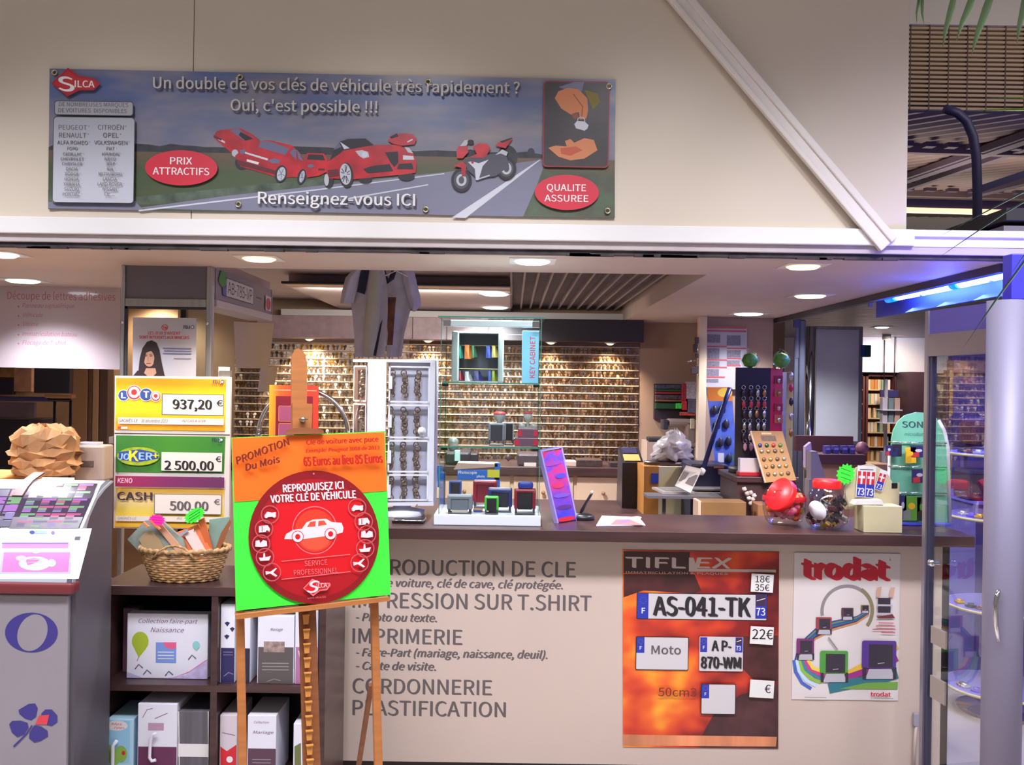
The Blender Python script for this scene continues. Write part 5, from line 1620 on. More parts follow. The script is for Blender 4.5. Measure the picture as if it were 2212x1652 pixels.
for (u, v0, v1, cn, ww, rowd) in ((992, 746, 774, 'turquoise', 4, 'upper'), (1008, 744, 775, 'orange', 9, 'upper'), (1021, 746, 772, 'green', 5, 'upper'), (1054, 746, 773, 'blue', 8, 'upper'), (1066, 746, 772, 'yellow', 7, 'upper'),
                                  (992, 800, 821, 'red', 6, 'lower'), (1008, 802, 823, 'grey', 8, 'lower'), (1028, 800, 822, 'navy', 10, 'lower'), (1057, 799, 824, 'blue', 5, 'lower'), (1065, 799, 823, 'lime', 6, 'lower')):
    mb = MB(M('tag_' + cn, tc_[cn], .35)); p_, q_ = at(u - ww / 2, v0, Yc + .02), at(u + ww / 2, v1, Yc + .02)
    mb.prism([Vector((p_.x, Yc + .04, p_.z)), Vector((p_.x + .003, Yc + .06, p_.z)), Vector((q_.x + .003, Yc + .06, q_.z + .004)), Vector((q_.x - .001, Yc + .03, q_.z)), Vector((p_.x, Yc + .03, q_.z))], ((q_.x - p_.x), 0, 0))
    mb.build('key_tag', None, '%s key tag hanging in the %s row of the small open key cabinet' % (cn, rowd), 'key tag', 'key tags in the open cabinet')
# self-inking stamps
def stamp(u0, v0, u1, v1, Y, z, col, cap=None, label='', style='plain', fcol=None):
    p, q = at(u0, v0, Y), at(u1, v1, Y)
    x0, x1, zt = p.x, q.x, p.z
    w, h = x1 - x0, zt - z
    r = thing('self_inking_stamp', label, 'stamp', ((x0 + x1) / 2, Y + .02, z))
    d = min(.05, max(.03, w * .6))
    fm = M('stamp_%d_%d_%d' % col, col, .3)
    mb = MB(fm)
    t = w * .16
    mb.box((x0, Y, zt - t * 1.1), (x1, Y + d, zt), bev=min(.006, t * .5)); mb.box((x0, Y, z + h * .22), (x0 + t, Y + d, zt - t * .5), bev=min(.004, t * .4)); mb.box((x1 - t, Y, z + h * .22), (x1, Y + d, zt - t * .5), bev=min(.004, t * .4))
    mb.build('frame', r)
    mb = MB(M('stamp_core', (40, 38, 46), .3) if fcol is None else M('stamp_core_%d_%d_%d' % fcol, fcol, .35)); mb.box((x0 + t, Y + d * .1, z + h * .2), (x1 - t, Y + d * .9, zt - t), bev=.002)
    mb.build('body', r)
    mb = MB(M('stamp_foot', (62, 66, 80), .3)); mb.box((x0 + w * .04, Y - .004, z), (x1 - w * .04, Y + d + .004, z + h * .07), bev=.002)
    for x in (x0 + w * .04, x1 - w * .04 - t * .6): mb.box((x, Y, z + h * .06), (x + t * .6, Y + d, z + h * .26))
    mb.build('foot', r)
    if style == 'window':
        mb = MB(M('stamp_label', (196, 190, 180), .5)); mb.box((x0 + t * 1.2, Y + d * .05, z + h * .07), (x1 - t * 1.2, Y + d * .3, z + h * .2)); mb.build('imprint_label', r)
    if cap:
        mb = MB(M('stampcap_%d_%d_%d' % cap[0], cap[0], .25)); pc, qc = at(cap[1], cap[2], Y), at(cap[3], cap[4], Y)
        mb.box((pc.x, Y + .004, zt - .002), (qc.x, Y + d, pc.z), bev=.012, seg=3); mb.build('cap', r)
    return r
Zb = zb0
def fy(v, z, u=1050): return max(GY0 + .024, hitz(u, v, z).y)
stamp(966, 1069, 1020, 1112, fy(1112, Zb), Zb, (120, 130, 142), label='wide grey stamp with black foot at the front left of the showcase floor', fcol=(112, 120, 134), style='window')
stamp(1047, 1072, 1077, 1112, fy(1112, Zb), Zb, (80, 190, 70), label='small lime green and black stamp at the front of the showcase floor')
stamp(1111, 1056, 1157, 1112, fy(1113, Zb), Zb, (136, 30, 50), cap=((40, 56, 150), 1119, 1041, 1152, 1060), label='crimson stamp with blue cap at the front right of the showcase floor')
stamp(1054, 1055, 1106, 1106, fy(1106, Zb) + .0, Zb, (46, 54, 120), label='navy stamp with a silvery top behind the lime green one', fcol=(44, 44, 58))
stamp(1022, 1038, 1073, 1078 + 22, fy(1098, Zb), Zb, (136, 30, 48), label='large dark red stamp standing at the back of the showcase floor', fcol=(120, 30, 48))
stamp(970, 1038, 996, 1096, fy(1097, Zb), Zb, (50, 76, 160), label='blue stamp leaning at the back left of the showcase floor', fcol=(50, 44, 50))
mb = MB(M('pad_tan', (190, 140, 96), .5)); q = at(1022, 1100, fy(1106, Zb)); mb.box((q.x, q.y, Zb), (q.x + .04, q.y + .03, Zb + .012), bev=.003); mb.box((q.x + .004, q.y - .01, Zb + .0), (q.x + .036, q.y, Zb + .008), print_blue, bev=.002); mb.build('ink_pad', None, 'small tan and blue ink pad between the grey and lime green stamps', 'ink pad')
Zs = zs[1]
s1 = stamp(1055, 913, 1090, 968, GY0 + .07, Zs, (112, 120, 130), label='grey self-inking stamp with red-topped knob on the lower glass shelf', fcol=(58, 56, 66))
mb = MB(M('knob_grey', (150, 160, 164), .35)); pk_ = at(1079, 905, GY0 + .09); zk0 = at(1079, 913, GY0 + .09).z
mb.lathe(Vector((pk_.x, GY0 + .09, zk0)), [(.01, -.004), (.014, .012), (.026, .03), (.024, .036)], n=16); mb.lathe(Vector((pk_.x, GY0 + .09, zk0 + .036)), [(.026, 0), (.026, .006), (.018, .011), (.0001, .012)], M('knob_red', (206, 66, 66), .35), n=16); mb.build('handle_knob', s1)
s2 = stamp(1090, 912, 1110, 968, GY0 + .11, Zs, (150, 156, 158), label='slim silver and black stamp just right of the red-topped one on the lower glass shelf')
def carton_r(u0, v0, u1, v1, Y, z, label):
    r = thing('stamp_carton', label, 'box', (at((u0 + u1) / 2, v1, Y).x, Y + .02, z))
    p, q = at(u0, v0, Y), at(u1, v1, Y)
    mb = MB(M('acetate_purple', (104, 76, 96), .25)); mb.box((p.x, Y, z), (q.x, Y + .045, p.z), bev=.003); mb.build('box', r)
    mb = MB(M('carton_crimson', (180, 40, 66), .35))
    for x in (p.x, q.x - (q.x - p.x) * .2): mb.box((x - .0004, Y - .001, z + .006), (x + (q.x - p.x) * .2, Y + .02, p.z - .008))
    mb.build('corner_bands', r)
    return p.z
ztop = carton_r(1112, 945, 1162, 967, GY0 + .05, Zs, 'purple and crimson stamp box lying lowest at the right of the lower glass shelf')
ztop = carton_r(1119, 925, 1162, 944, GY0 + .052, ztop, 'purple and crimson stamp box on top of the other one on the lower glass shelf')
s3 = thing('round_stamp', 'round-headed grey and clear hand stamp standing on the upper purple box', 'stamp', (at(1140, 924, GY0 + .07).x, GY0 + .07, ztop))
mb = MB(M('stamp_clearbody', (150, 150, 146), .3)); c_ = Vector((at(1140, 924, GY0 + .07).x, GY0 + .07, ztop))
mb.box((c_.x - .035, c_.y - .012, c_.z), (c_.x + .035, c_.y + .012, c_.z + .006)); mb.lathe(c_ + Vector((-.024, 0, 0)), [(.014, 0), (.016, .01), (.012, .02), (.0001, .022)], n=14); mb.lathe(c_ + Vector((.024, 0, 0)), [(.014, 0), (.016, .01), (.012, .02), (.0001, .022)], n=14); mb.build('base', s3)
mb = MB(M('stamp_head', (158, 166, 164), .3)); mb.lathe(c_, [(.006, 0), (.006, .026), (.014, .034), (.02, .05), (.015, .064)], n=16); mb.build('grip', s3)
mb = MB(M('stamp_headrim', (170, 60, 64), .3)); mb.lathe(c_ + Vector((0, 0, .062)), [(.017, -.002), (.019, .002), (.013, .007), (.0001, .008)], n=16); mb.build('red_rim', s3)

# ---- tilted leaflet holder, pen on base, leaflets
hp = hitz(1222, 1131, CT)
r_ = thing('leaflet_holder', 'tilted clear stand of blue and magenta leaflets on the counter right of the showcase', 'display stand', hp)
b0, b1 = hitz(1205, 1130, CT), hitz(1246, 1124, CT)
tp0, tp1 = at(1168, 973, b0.y + .05), at(1213, 965, b1.y + .05)
n_ = (b1 - b0).cross(tp0 - b0).normalized()
if n_.y > 0: n_ = -n_
def hpos(s_, t_, o=0): return b0.lerp(b1, s_).lerp(tp0.lerp(tp1, s_), t_) + n_ * o
leaf_m = ramp_mat('leaflet_print', [(0, (60, 60, 190)), (.35, (120, 60, 170)), (.6, (190, 50, 110)), (.8, (90, 70, 200)), (1, (190, 40, 90))], (14, 14, 22), 'Z', (-.15, .15), 1.1, .3)
mb = MB(leaf_m); mb.prism([hpos(.03, .01), hpos(.97, .01), hpos(.97, .97), hpos(.03, .97)], -n_ * .012); mb.build('leaflets', r_)
a = Art(lambda u, v: hpos(u, v, .0006), n_)
for (u, v, ru, rv, c) in ((.45, .5, .3, .04, (190, 50, 90)), (.5, .2, .4, .03, (84, 50, 120)), (.66, .62, .26, .035, (80, 70, 210)), (.4, .8, .42, .03, (150, 60, 150)), (.5, .36, .42, .03, (110, 80, 180)), (.45, .04, .5, .03, (190, 40, 50))):
    a.ell(u, v, ru, rv, M('leaflet_%d_%d_%d' % c, c, .3), 16)
a.build('print', r_)
mb = MB(M('acrylic_edge', (150, 140, 200), .2)); e = .02
for q in ([(-.03, 0), (.03, 0), (.03, 1), (-.03, 1)], [(.97, 0), (1.03, 0), (1.03, 1), (.97, 1)], [(-.03, .985), (1.03, .985), (1.03, 1.0), (-.03, 1.0)]):
    mb.prism([hpos(s_, t_, .002) for s_, t_ in q], -n_ * .02)
mb.prism([hpos(-.03, 1.0, -.004), hpos(1.03, 1.0, -.004), hpos(1.03, 1.022, -.03), hpos(-.03, 1.022, -.03)], -n_ * .003, print_blue)
mb.build('holder', r_)
mb = MB(M('acrylic_edge', (150, 140, 200), .2)); mb.prism([hpos(.3, .5, -.016), hpos(.7, .5, -.016), Vector((b1.x, b1.y + .11, CT)), Vector((b0.x + .02, b0.y + .11, CT))], (0, 0, .003)); mb.build('prop', r_)
pb = hitz(1259, 1122, CT)
r_ = thing('counter_pen', 'black pen standing at a slant in its round base on the counter', 'pen', pb)
mb = MB(black_plastic); mb.lathe(pb, [(.0001, 0), (.05, 0), (.05, .012), (.044, .022), (.02, .028), (.0001, .028)], n=28, sy=.8); mb.build('base', r_)
p0, p1 = pb + Vector((-.012, 0, .026)), at(1279, 1064, pb.y)
mb = MB(black_plastic); mb.tube([p0, p0.lerp(p1, .15), p0.lerp(p1, .9), p1], [.004, .0075, .006, .005], n=12); mb.build('pen', r_)
mb = MB(M('pen_ball', (200, 176, 150), .3)); mb.lathe(p1, [(.0001, -.006), (.006, -.003), (.0075, .002), (.005, .008), (.0001, .01)], n=12); mb.build('tip_ball', r_)
lf = [hitz(*p, CT) for p in ((1288, 1137), (1394, 1136), (1380, 1119), (1300, 1116))]
r_ = thing('leaflet_pile', 'small pile of white and red leaflets lying flat on the counter', 'leaflets', hitz(1340, 1128, CT))
mb = MB(M('leaflet_paper', (214, 206, 220), .5)); mb.prism([p + Vector((0, 0, .001)) for p in lf], (0, 0, .004)); mb.build('sheets', r_)
a = Art(lambda u, v: hitz(u, v, CT + .0054), (0, 0, 1))
a.poly([(1318, 1133), (1330, 1122), (1360, 1121), (1390, 1134)], M('leaflet_redprint', (206, 110, 110), .5)); a.poly([(1332, 1127), (1356, 1122), (1362, 1126), (1340, 1131)], M('leaflet_violetprint', (130, 100, 160), .5)); a.ell(1376, 1118, 10, 3, M('leaflet_cream', (222, 200, 160), .5), 12)
a.build('print', r_)

# ---- two sweet jars
jarg = glass_mat('jar_plastic', (240, 236, 236), .08, .03)
lid_r = M('lid_red', (240, 34, 40), .35)
def jar(base, R_, H_, ax, label, lidR, lidH, fill):
    ax = Vector(ax).normalized()
    r = thing('sweet_jar', label, 'jar', base)
    c = Vector(base)
    prof = [(R_ * .62, .002), (R_ * .9, H_ * .12), (R_, H_ * .36), (R_ * .98, H_ * .6), (R_ * .8, H_ * .82), (lidR * .94, H_ * .93), (lidR * .94, H_)]
    mb = MB(jarg); mb.lathe(c, [(.0001, .002)] + prof, n=36); mb.build('jar_body', r)
    return r
j1 = hitz(1703, 1138, CT); j1.y += .03
R1 = 46 * j1.y / 2000
r1 = thing('sweet_jar', 'clear jar of pink and orange sweets with its red slotted lid tilted left', 'jar', (j1.x, j1.y + R1 * .4, CT))
c = Vector((j1.x, j1.y + R1 * .4, CT)); H1 = at(1700, 1042, c.y).z - CT
mb = MB(jarg); mb.lathe(c, [(.0001, .003), (R1 * .66, .003), (R1 * .84, H1 * .1), (R1 * .98, H1 * .35), (R1 * 1.0, H1 * .55), (R1 * .9, H1 * .78), (R1 * .62, H1 * .96), (R1 * .3, H1 * 1.02), (.0001, H1 * 1.03)], n=36); mb.build('jar_body', r1)
mb = MB(M('band_red', (206, 34, 50), .35)); mb.lathe(c, [(R1 * 1.0, H1 * .58), (R1 * 1.01, H1 * .64), (R1 * .975, H1 * .7)], n=36); mb.build('red_band', r1)
lc = at(1682, 1066, c.y - R1 * .8); la = Vector((-.80, -.42, .42)).normalized()
RL = 37 * lc.y / 2000
mb = MB(lid_r); mb.lathe(lc, [(RL, -.028), (RL * 1.02, -.02), (RL * 1.02, -.004), (RL * .96, .0), (.0001, .001)], n=40, axis=la)
lidp = mb.build('lid', r1)
sx_ = la.cross(Vector((0, 0, 1))).normalized(); sz_ = sx_.cross(la)
mb = MB(M('slot_darkred', (120, 10, 16), .5)); mb.obox(lc + la * .002 - sx_ * .016 - sz_ * .006, lc + la * .002 + sx_ * .016 + sz_ * .012, .003, .001, up=la); mb.obox(lc + la * .002 - sx_ * .012 + sz_ * .016, lc + la * .002 + sx_ * .014 + sz_ * .012, .002, .001, up=la); mb.build('coin_slot', lidp)
swc = {'pink': (236, 70, 130), 'orange': (240, 120, 40), 'red': (224, 40, 50), 'yellow': (240, 190, 60), 'pale pink': (240, 150, 170)}
rr = random.Random(5)
kk = list(swc)
sweets = {}
for q in range(92):
    cn = kk[rr.randrange(5)]
    t, rad, z = rr.uniform(0, 2 * PI), R1 * math.sqrt(rr.random()) * .68, rr.uniform(.018, H1 * .6)
    if q > 40: t, rad = rr.uniform(PI * .9, PI * 2.05), R1 * .72 * (1 if z > H1 * .2 else .8)
    p = c + Vector((rad * math.cos(t), rad * math.sin(t), z))
    if cn not in sweets:
        mb = MB(M('sweet_' + cn.replace(' ', '_'), swc[cn], .35)); mb.lathe(Vector((0, 0, 0)), [(.0001, -.016), (.013, -.010), (.018, 0), (.013, .010), (.0001, .016)], n=10, axis=(rr.uniform(-1, 1), rr.uniform(-1, 1), .6))
        o = mb.build('wrapped_sweet', None, cn + ' sweet among the sweets in the jar with the tilted lid', 'sweet', 'sweets in the tilted-lid jar'); o.location = p; sweets[cn] = o
    else:
        o = sweets[cn].copy(); COL.objects.link(o); o.location = p
# second jar
j2 = hitz(1797, 1146, CT)
R2 = 47 * j2.y / 2000
c2 = Vector((j2.x, j2.y + R2 * .75, CT)); H2 = at(1792, 1046, c2.y).z - CT
r2 = thing('sweet_jar', 'clear round jar with upright red lid full of dark mixed wrappers on the counter', 'jar', c2)
mb = MB(jarg); mb.lathe(c2, [(.0001, .003), (R2 * .7, .003), (R2 * .92, H2 * .14), (R2, H2 * .38), (R2 * .97, H2 * .6), (R2 * .78, H2 * .84), (R2 * .62, H2 * .92), (R2 * .62, H2)], n=36); mb.build('jar_body', r2)
mb = MB(lid_r); mb.lathe(c2 + Vector((0, 0, H2 - .002)), [(R2 * .64, -.012), (R2 * .65, .016), (R2 * .6, .022), (.0001, .023)], n=36); mb.build('lid', r2)
mb = MB(M('jar_label', (220, 214, 226), .4)); lp_ = at(1762, 1103, c2.y - R2 * .9); ln = (lp_ - Vector((c2.x, c2.y, lp_.z))).normalized(); lp2 = Vector((c2.x, c2.y, lp_.z)) + ln * (R2 * 1.005); mb.lathe(lp2, [(.042, 0), (.0425, .0012), (.0001, .0016)], n=28, axis=ln, sx=.8); mb.build('round_label', r2)
wr = {'white': (206, 200, 206), 'black': (36, 32, 40), 'crimson': (170, 30, 46), 'green': (44, 110, 80), 'maroon': (84, 40, 50), 'yellow': (214, 180, 60)}
kk = list(wr); wraps = {}
for q in range(60):
    cn = kk[rr.randrange(6)] if q % 2 else ('black', 'maroon', 'white')[rr.randrange(3)]
    t, rad, z = rr.uniform(PI * .95, PI * 2.1), R2 * rr.uniform(.35, .78), rr.uniform(.014, H2 * .66)
    if z < H2 * .15: rad *= .75
    p = c2 + Vector((rad * math.cos(t), rad * math.sin(t), z))
    if cn not in wraps:
        mb = MB(M('wrapper_' + cn, wr[cn], .3)); mb.box((-.016, -.006, -.011), (.016, .006, .011), bev=.004)
        mb.prism([(-.016, -.001, 0), (-.024, -.001, .01), (-.024, -.001, -.01)], (0, .002, 0)); mb.prism([(.016, -.001, 0), (.024, -.001, .01), (.024, -.001, -.01)], (0, .002, 0))
        o = mb.build('wrapped_sweet', None, cn + ' wrapped sweet among the wrappers in the jar with the upright lid', 'sweet', 'sweets in the upright-lid jar'); wraps[cn] = o
    else:
        o = wraps[cn].copy(); COL.objects.link(o)
    o.location = p; o.rotation_euler = (rr.uniform(-1, 1), rr.uniform(-1, 1), rr.uniform(-1.2, 1.2))

# ---- cream cardboard sticker dispenser
bq = hitz(1866, 1150, CT); bq2 = hitz(1938, 1147, CT)
r_ = thing('sticker_dispenser', 'cream cardboard dispenser box with number 73 plate stickers beside the sweet jars', 'box', (bq.x + .06, bq.y + .06, CT))
cb = M('cream_card', (206, 196, 158), .55, noise=(8, .02))
zt1 = at(1900, 1093, bq.y).z
mb = MB(cb); mb.box((bq.x, bq.y, CT), (bq2.x, bq.y + .11, zt1), bev=.002)
mb.build('box', r_)
Yb1 = bq.y + .11
mb = MB(cb); mb.prism([Vector((at(u, v, Yb1).x, Yb1, at(u, v, Yb1).z)) for u, v in ((1818, 1100), (1826, 1052), (1848, 1010), (1880, 1000), (1915, 1018), (1930, 1046), (1943, 1042), (1942, 1100))], (0, .003, 0)); mb.build('back_card', r_)
mb = MB(black_plastic); mb.box((at(1926, 1042, Yb1).x, Yb1 - .004, at(1926, 1054, Yb1).z), (at(1938, 1042, Yb1).x, Yb1 + .008, at(1926, 1043, Yb1).z)); mb.build('clip', r_)
mb = MB(M('box_film', (230, 226, 226), .2)); q0 = [at(u, v, bq.y + .02) for u, v in ((1846, 1090), (1852, 1082), (1905, 1080), (1910, 1090))]; mb.prism(q0, (0, .06, .0)); mb.build('film_stack', r_)
def sticker(u0, v0, w, h, Y, rot, single, label):
    r = thing('plate_sticker', label, 'sticker', at(u0 + w / 2, v0 + h, Y))
    pos = pY(Y); a = Art(pos, rot=rot)
    mb = MB(print_white); c = [a.R(u0, v0, *p) for p in ((0, 0), (w, 0), (w, h), (0, h))]; mb.prism([pos(*p) for p in c], (0, .001, 0)); mb.build('sheet', r)
    def rr_(x0, y0, x1, y1, m): a.poly([a.R(u0, v0, *p) for p in ((x0, y0), (x1, y0), (x1, y1), (x0, y1))], m)
    top = h * .18
    cols_ = [(0.04, .48), (.52, .96)] if not single else [(.06, .94)]
    for s0, s1 in cols_:
        x0, x1 = w * s0, w * s1; ww = x1 - x0
        rr_(x0, top, x1, h * .98, euf); rr_(x0, top, x1, top + h * .2, print_red); rr_(x0, top + h * .2, x1, top + h * .4, print_red)
        rr_(x0 + ww * .38, top, x0 + ww * .6, top + h * .4, print_white); rr_(x0 + ww * .1, top + h * .14, x0 + ww * .9, top + h * .22, print_white)
        p = a.R(u0, v0, x0 + ww * .08, h * .93)
        a.text('73', p[0], p[1], h * .22, print_white, p[0] + ww * .8 * math.cos(rot), bold=.04)
    if not single:
        p = a.R(u0, v0, w * .12, h * .12); a.line([p, a.R(u0, v0, w * .85, h * .1)], 1.4, print_grey)
    a.build('print', r)
sticker(1853, 1005, 40, 68, Yb1 - .012, .07, False, 'double blue and red number 73 sticker on the cream dispenser')
sticker(1902, 1013, 17, 45, Yb1 - .014, .3, True, 'single slanting blue and red number 73 sticker right of the double one')
star(1827, 1024, 21, 24, Yb1 - .03, neon_g, 'neon green star tag left of the number stickers above the sweet jars', .35, ink=ink_g)
# ================================================================ BACK OF THE SHOP: KEY WALL
rr = random.Random(11)
rows_z = []
zk_top = at(1280, 752, KY - .03).z
zk_bot = at(1280, 985, KY - .03).z
NR = 15
for k in range(NR):
    rows_z.append(zk_top + (zk_bot - zk_top) * k / (NR - 1))
mb = MB(M('key_rail', (206, 184, 160), .35, .1))
for z in rows_z:
    mb.box((-2.3, KY - .03, z + .007), (1.05, KY - .001, z + .015))
mb.build('key_rails', None, kind='structure').name = 'trim_12'
kd = {'brass': M('key_brass', (128, 92, 50), .25, .9), 'nickel': M('key_nickel', (150, 136, 126), .25, .9), 'dark': M('key_darkhead', (58, 46, 46), .45), 'gold': M('key_gold', (206, 160, 60), .25, .9), 'brown': M('key_brown', (122, 92, 70), .4, .4), 'white': M('key_white', (220, 212, 204), .4)}
def keyshape(mb, x, y, z, m, s=1.0, lean=0.0):
    """one stack of key blanks hanging from its hook"""
    w, h = .0125 * s, .042 * s
    pts = []
    for q in range(8):
        t = 2 * PI * q / 8 + PI / 8
        pts.append((w * math.cos(t), -.012 + w * math.sin(t)))
    V = [Vector((x + px + lean * (pz), y, z + pz)) for px, pz in pts]
    mb.prism(V, (0, .014, 0), m)
    bl = [(-.0045, -.018), (.0045, -.018), (.0045, -h), (0, -h - .005), (-.0045, -h + .004)]
    mb.prism([Vector((x + px + lean * pz, y, z + pz)) for px, pz in bl], (0, .012, 0), m)
proto = {}
for cn in kd:
    mb = MB(kd[cn]); keyshape(mb, 0, 0, 0, None); mb.cyl((0, .02, -.004), (0, -.006, -.002), .0015, n=5)
    proto[cn] = mb
KN = {'brass': 'brass', 'nickel': 'nickel', 'dark': 'dark-headed', 'gold': 'golden', 'brown': 'brownish', 'white': 'white-headed'}
RN = 'top second third fourth fifth sixth seventh eighth ninth tenth eleventh twelfth thirteenth fourteenth lowest'.split()
first = {}
rest = MB()
pts = []
for k, z in enumerate(rows_z):
    x = -2.28
    while x < 1.03:
        pts.append((x + rr.uniform(-.004, .004), z + rr.uniform(-.003, .003), k))
        x += .0315 if k > 3 or x > -.9 else .036
def seen(p):          # what stands in front of the key wall in the photograph
    x, z, k = p
    u = CX + x / KY * F
    v = CY - (z - 1.65) / KY * F
    if u < 590 or 760 < u < 945: return False
    if 625 < u < 680: return False
    if u < 700 and v > 920: return False
    return True
vis = [p for p in pts if seen(p)]
rr.shuffle(vis)
ind = set(vis[:300])
def colour(x, z, k):
    u = CX + x / KY * F
    if u < 760:
        if k < 4 and u > 650 and rr.random() < .3: return 'gold'
        return rr.choice(('nickel', 'nickel', 'brass', 'dark', 'brown', 'white'))
    return rr.choice(('brass', 'brown', 'dark', 'nickel', 'brass', 'brown'))
for (x, z, k) in pts:
    cn = colour(x, z, k)
    if (x, z, k) in ind:
        if cn not in first:
            o = proto[cn].build('key_blank', None, None, 'key')
            first[cn] = (o, Vector(o.location))
        else:
            o = first[cn][0].copy(); COL.objects.link(o)
        o.location = first[cn][1] + Vector((x, KY - .035, z))
        o['label'] = 'stack of %s key blanks in the %s row of the lit key wall' % (KN[cn], RN[k])
        o['group'] = '%s key blanks in the %s row' % (cn, RN[k])
        o.rotation_euler = (0, rr.uniform(-.16, .16), 0)
    else:
        keyshape(rest, x, KY - .035 + rr.uniform(0, .008), z, kd[cn], rr.uniform(.9, 1.1), rr.uniform(-.25, .25))
for cn in kd:
    if cn not in first: proto[cn].bm.free()
rest.build('key_blanks', None, 'all the further key blanks crowding the rows of the back wall', 'keys', kind='stuff')
# worktop and drawers under the key wall
WZ = at(1280, 1008, 7.1).z
drw = thing('drawer_cabinet', 'long beige drawer cabinet with dark worktop under the key wall', 'cabinet', (0, 7.3, 0))
mb = MB(dark_wood); mb.box((-2.3, 7.0, WZ - .06), (1.0, KY - .02, WZ - .0006), bev=.004); mb.build('worktop', drw)
mb = MB(M('drawer_beige', (206, 178, 150), .5)); mb.box((-2.3, 7.06, .08), (.92, KY - .02, WZ - .06)); mb.build('carcass', drw)
for x0, x1 in ((-.7, .0), (.02, .48), (.5, .91)):
    for k in range(3):
        z1 = WZ - .075 - k * .26
        mb = MB(M('drawer_beige', (206, 178, 150), .5)); mb.box((x0 + .004, 7.045, z1 - .25), (x1 - .004, 7.06, z1), bev=.003); d_ = mb.build('drawer', drw)
        mb = MB(M('knob_brown', (150, 112, 84), .35)); mb.lathe(Vector(((x0 + x1) / 2, 7.045, z1 - .12)), [(.008, 0), (.008, .012), (.016, .018), (.014, .026), (.0001, .03)], n=14, axis=(0, -1, 0)); mb.build('knob', d_)
mb = MB(dark_wood); mb.box((.92, 6.98, 0), (.99, KY - .02, WZ)); mb.build('end_panel', drw)
def pxbox(name, label, cat, u0, v0, u1, v1, Y, dep, m, bev=.004, group=None, zb=None):
    p, q = at(u0, v0, Y), at(u1, v1, Y)
    mb = MB(m); mb.box((p.x, Y, q.z if zb is None else zb), (q.x, Y + dep, p.z), bev=bev)
    return mb.build(name, None, label, cat, group)
pxbox('key_tray', 'dark tray with small rusty parts on the worktop below the key wall', 'tray', 1246, 993, 1301, 1008, 7.12, .2, M('tray_dark', (62, 44, 40), .5, noise=(40, .3)), zb=WZ)
pxbox('note_block', 'pale note block lying left of the dark tray on the back worktop', 'paper', 1222, 996, 1245, 1008, 7.12, .15, M('note_pale', (196, 166, 150), .6), zb=WZ)
pxbox('key_cutting_jig', 'small dark jig between the tray and the payment terminal on the back worktop', 'tool', 1318, 999, 1340, 1008, 7.12, .12, M('tray_dark2', (50, 36, 36), .5), zb=WZ)
# key cutting machine seen through the lower part of the showcase
mz = thing('key_machine', 'dark key cutting machine with greenish lamp on the back worktop behind the showcase', 'machine', (at(985, 1000, 7.1).x, 7.2, WZ))
P = lambda u, v: at(u, v, 7.1)
mb = MB(M('machine_dark', (52, 48, 54), .4, .3)); a0, a1 = P(960, 975), P(1016, 1012); mb.box((a0.x, 7.1, WZ), (a1.x, 7.4, a0.z), bev=.02); a0 = P(1014, 980); a1 = P(1032, 1000); mb.box((a0.x, 7.15, WZ), (a1.x, 7.3, a0.z), bev=.01); mb.build('body', mz)
mb = MB(M('machine_lamp', (160, 200, 190), .3)); a0, a1 = P(982, 972), P(994, 996); mb.box((a0.x, 7.08, a1.z), (a1.x, 7.12, a0.z), bev=.006); mb.build('lamp_head', mz)
mb = MB(M('machine_grey', (96, 104, 104), .4)); mb.lathe(P(977, 960) + Vector((0, .1, 0)), [(.02, -.06), (.04, -.03), (.04, .03), (.02, .05), (.0001, .052)], n=16); mb.cyl(P(977, 965) + Vector((0, .1, 0)), P(977, 985) + Vector((0, .1, 0)), .015, n=10); mb.build('motor', mz)
mz2 = thing('engraving_machine', 'dark bench machine with white nameplate on the back worktop at the right of the showcase', 'machine', (at(1140, 1000, 7.1).x, 7.2, WZ))
mb = MB(M('machine_brown', (78, 62, 66), .4, .2)); a0, a1 = P(1118, 980), P(1180, 1012); mb.box((a0.x, 7.1, WZ), (a1.x, 7.4, a0.z), bev=.015); mb.lathe(P(1098, 988), [(.001, -.03), (.03, 0), (.001, .03)], n=14); mb.build('body', mz2)
mb = MB(M('nameplate', (204, 190, 180), .5)); a0, a1 = P(1132, 1013), P(1158, 1022); mb.box((a0.x, 7.09, a1.z + .05), (a1.x, 7.0995, a0.z + .05)); mb.build('nameplate', mz2)
# blue display with yellow price card standing on the counter behind the showcase
pm_ = thing('photo_display', 'blue cardboard display with a yellow corner card standing behind the glass showcase', 'display', (at(1030, 1030, 4.7).x, 4.75, .86))
blu = M('display_blue', (40, 100, 190), .45)
p4 = pY(4.7)
mb = MB(blu); mb.box((p4(988, 1015).x, 4.7, p4(988, 1036).z), (p4(1080, 1015).x, 4.72, p4(988, 1014).z), bev=.002); mb.box((p4(1068, 1036).x, 4.7, .86), (p4(1080, 1036).x, 4.72, p4(1070, 1000).z)); mb.box((p4(945, 1036).x, 4.7, p4(945, 1052).z), (p4(955, 1036).x, 4.72, p4(945, 1005).z)); mb.box((p4(950, 1036).x, 4.705, .86), (p4(962, 1036).x, 4.72, p4(945, 1020).z)); mb.build('panel', pm_)
a = Art(pY(4.6985)); a.rect(1053, 1014, 1079, 1031, M('display_yellow', (196, 190, 50), .5)); a.text('Photocopie', 990, 1023, 6, print_white, 1030, bold=.02); a.text('photo', 1030, 1031, 5, print_white, 1047, bold=.02); a.build('print', pm_)
mb = MB(M('display_top', (176, 150, 138), .5)); mb.prism([p4(980, 1014), p4(1075, 1008), p4(1075, 1002), p4(988, 1000)], (0, .12, .0)); mb.build('tray', pm_)

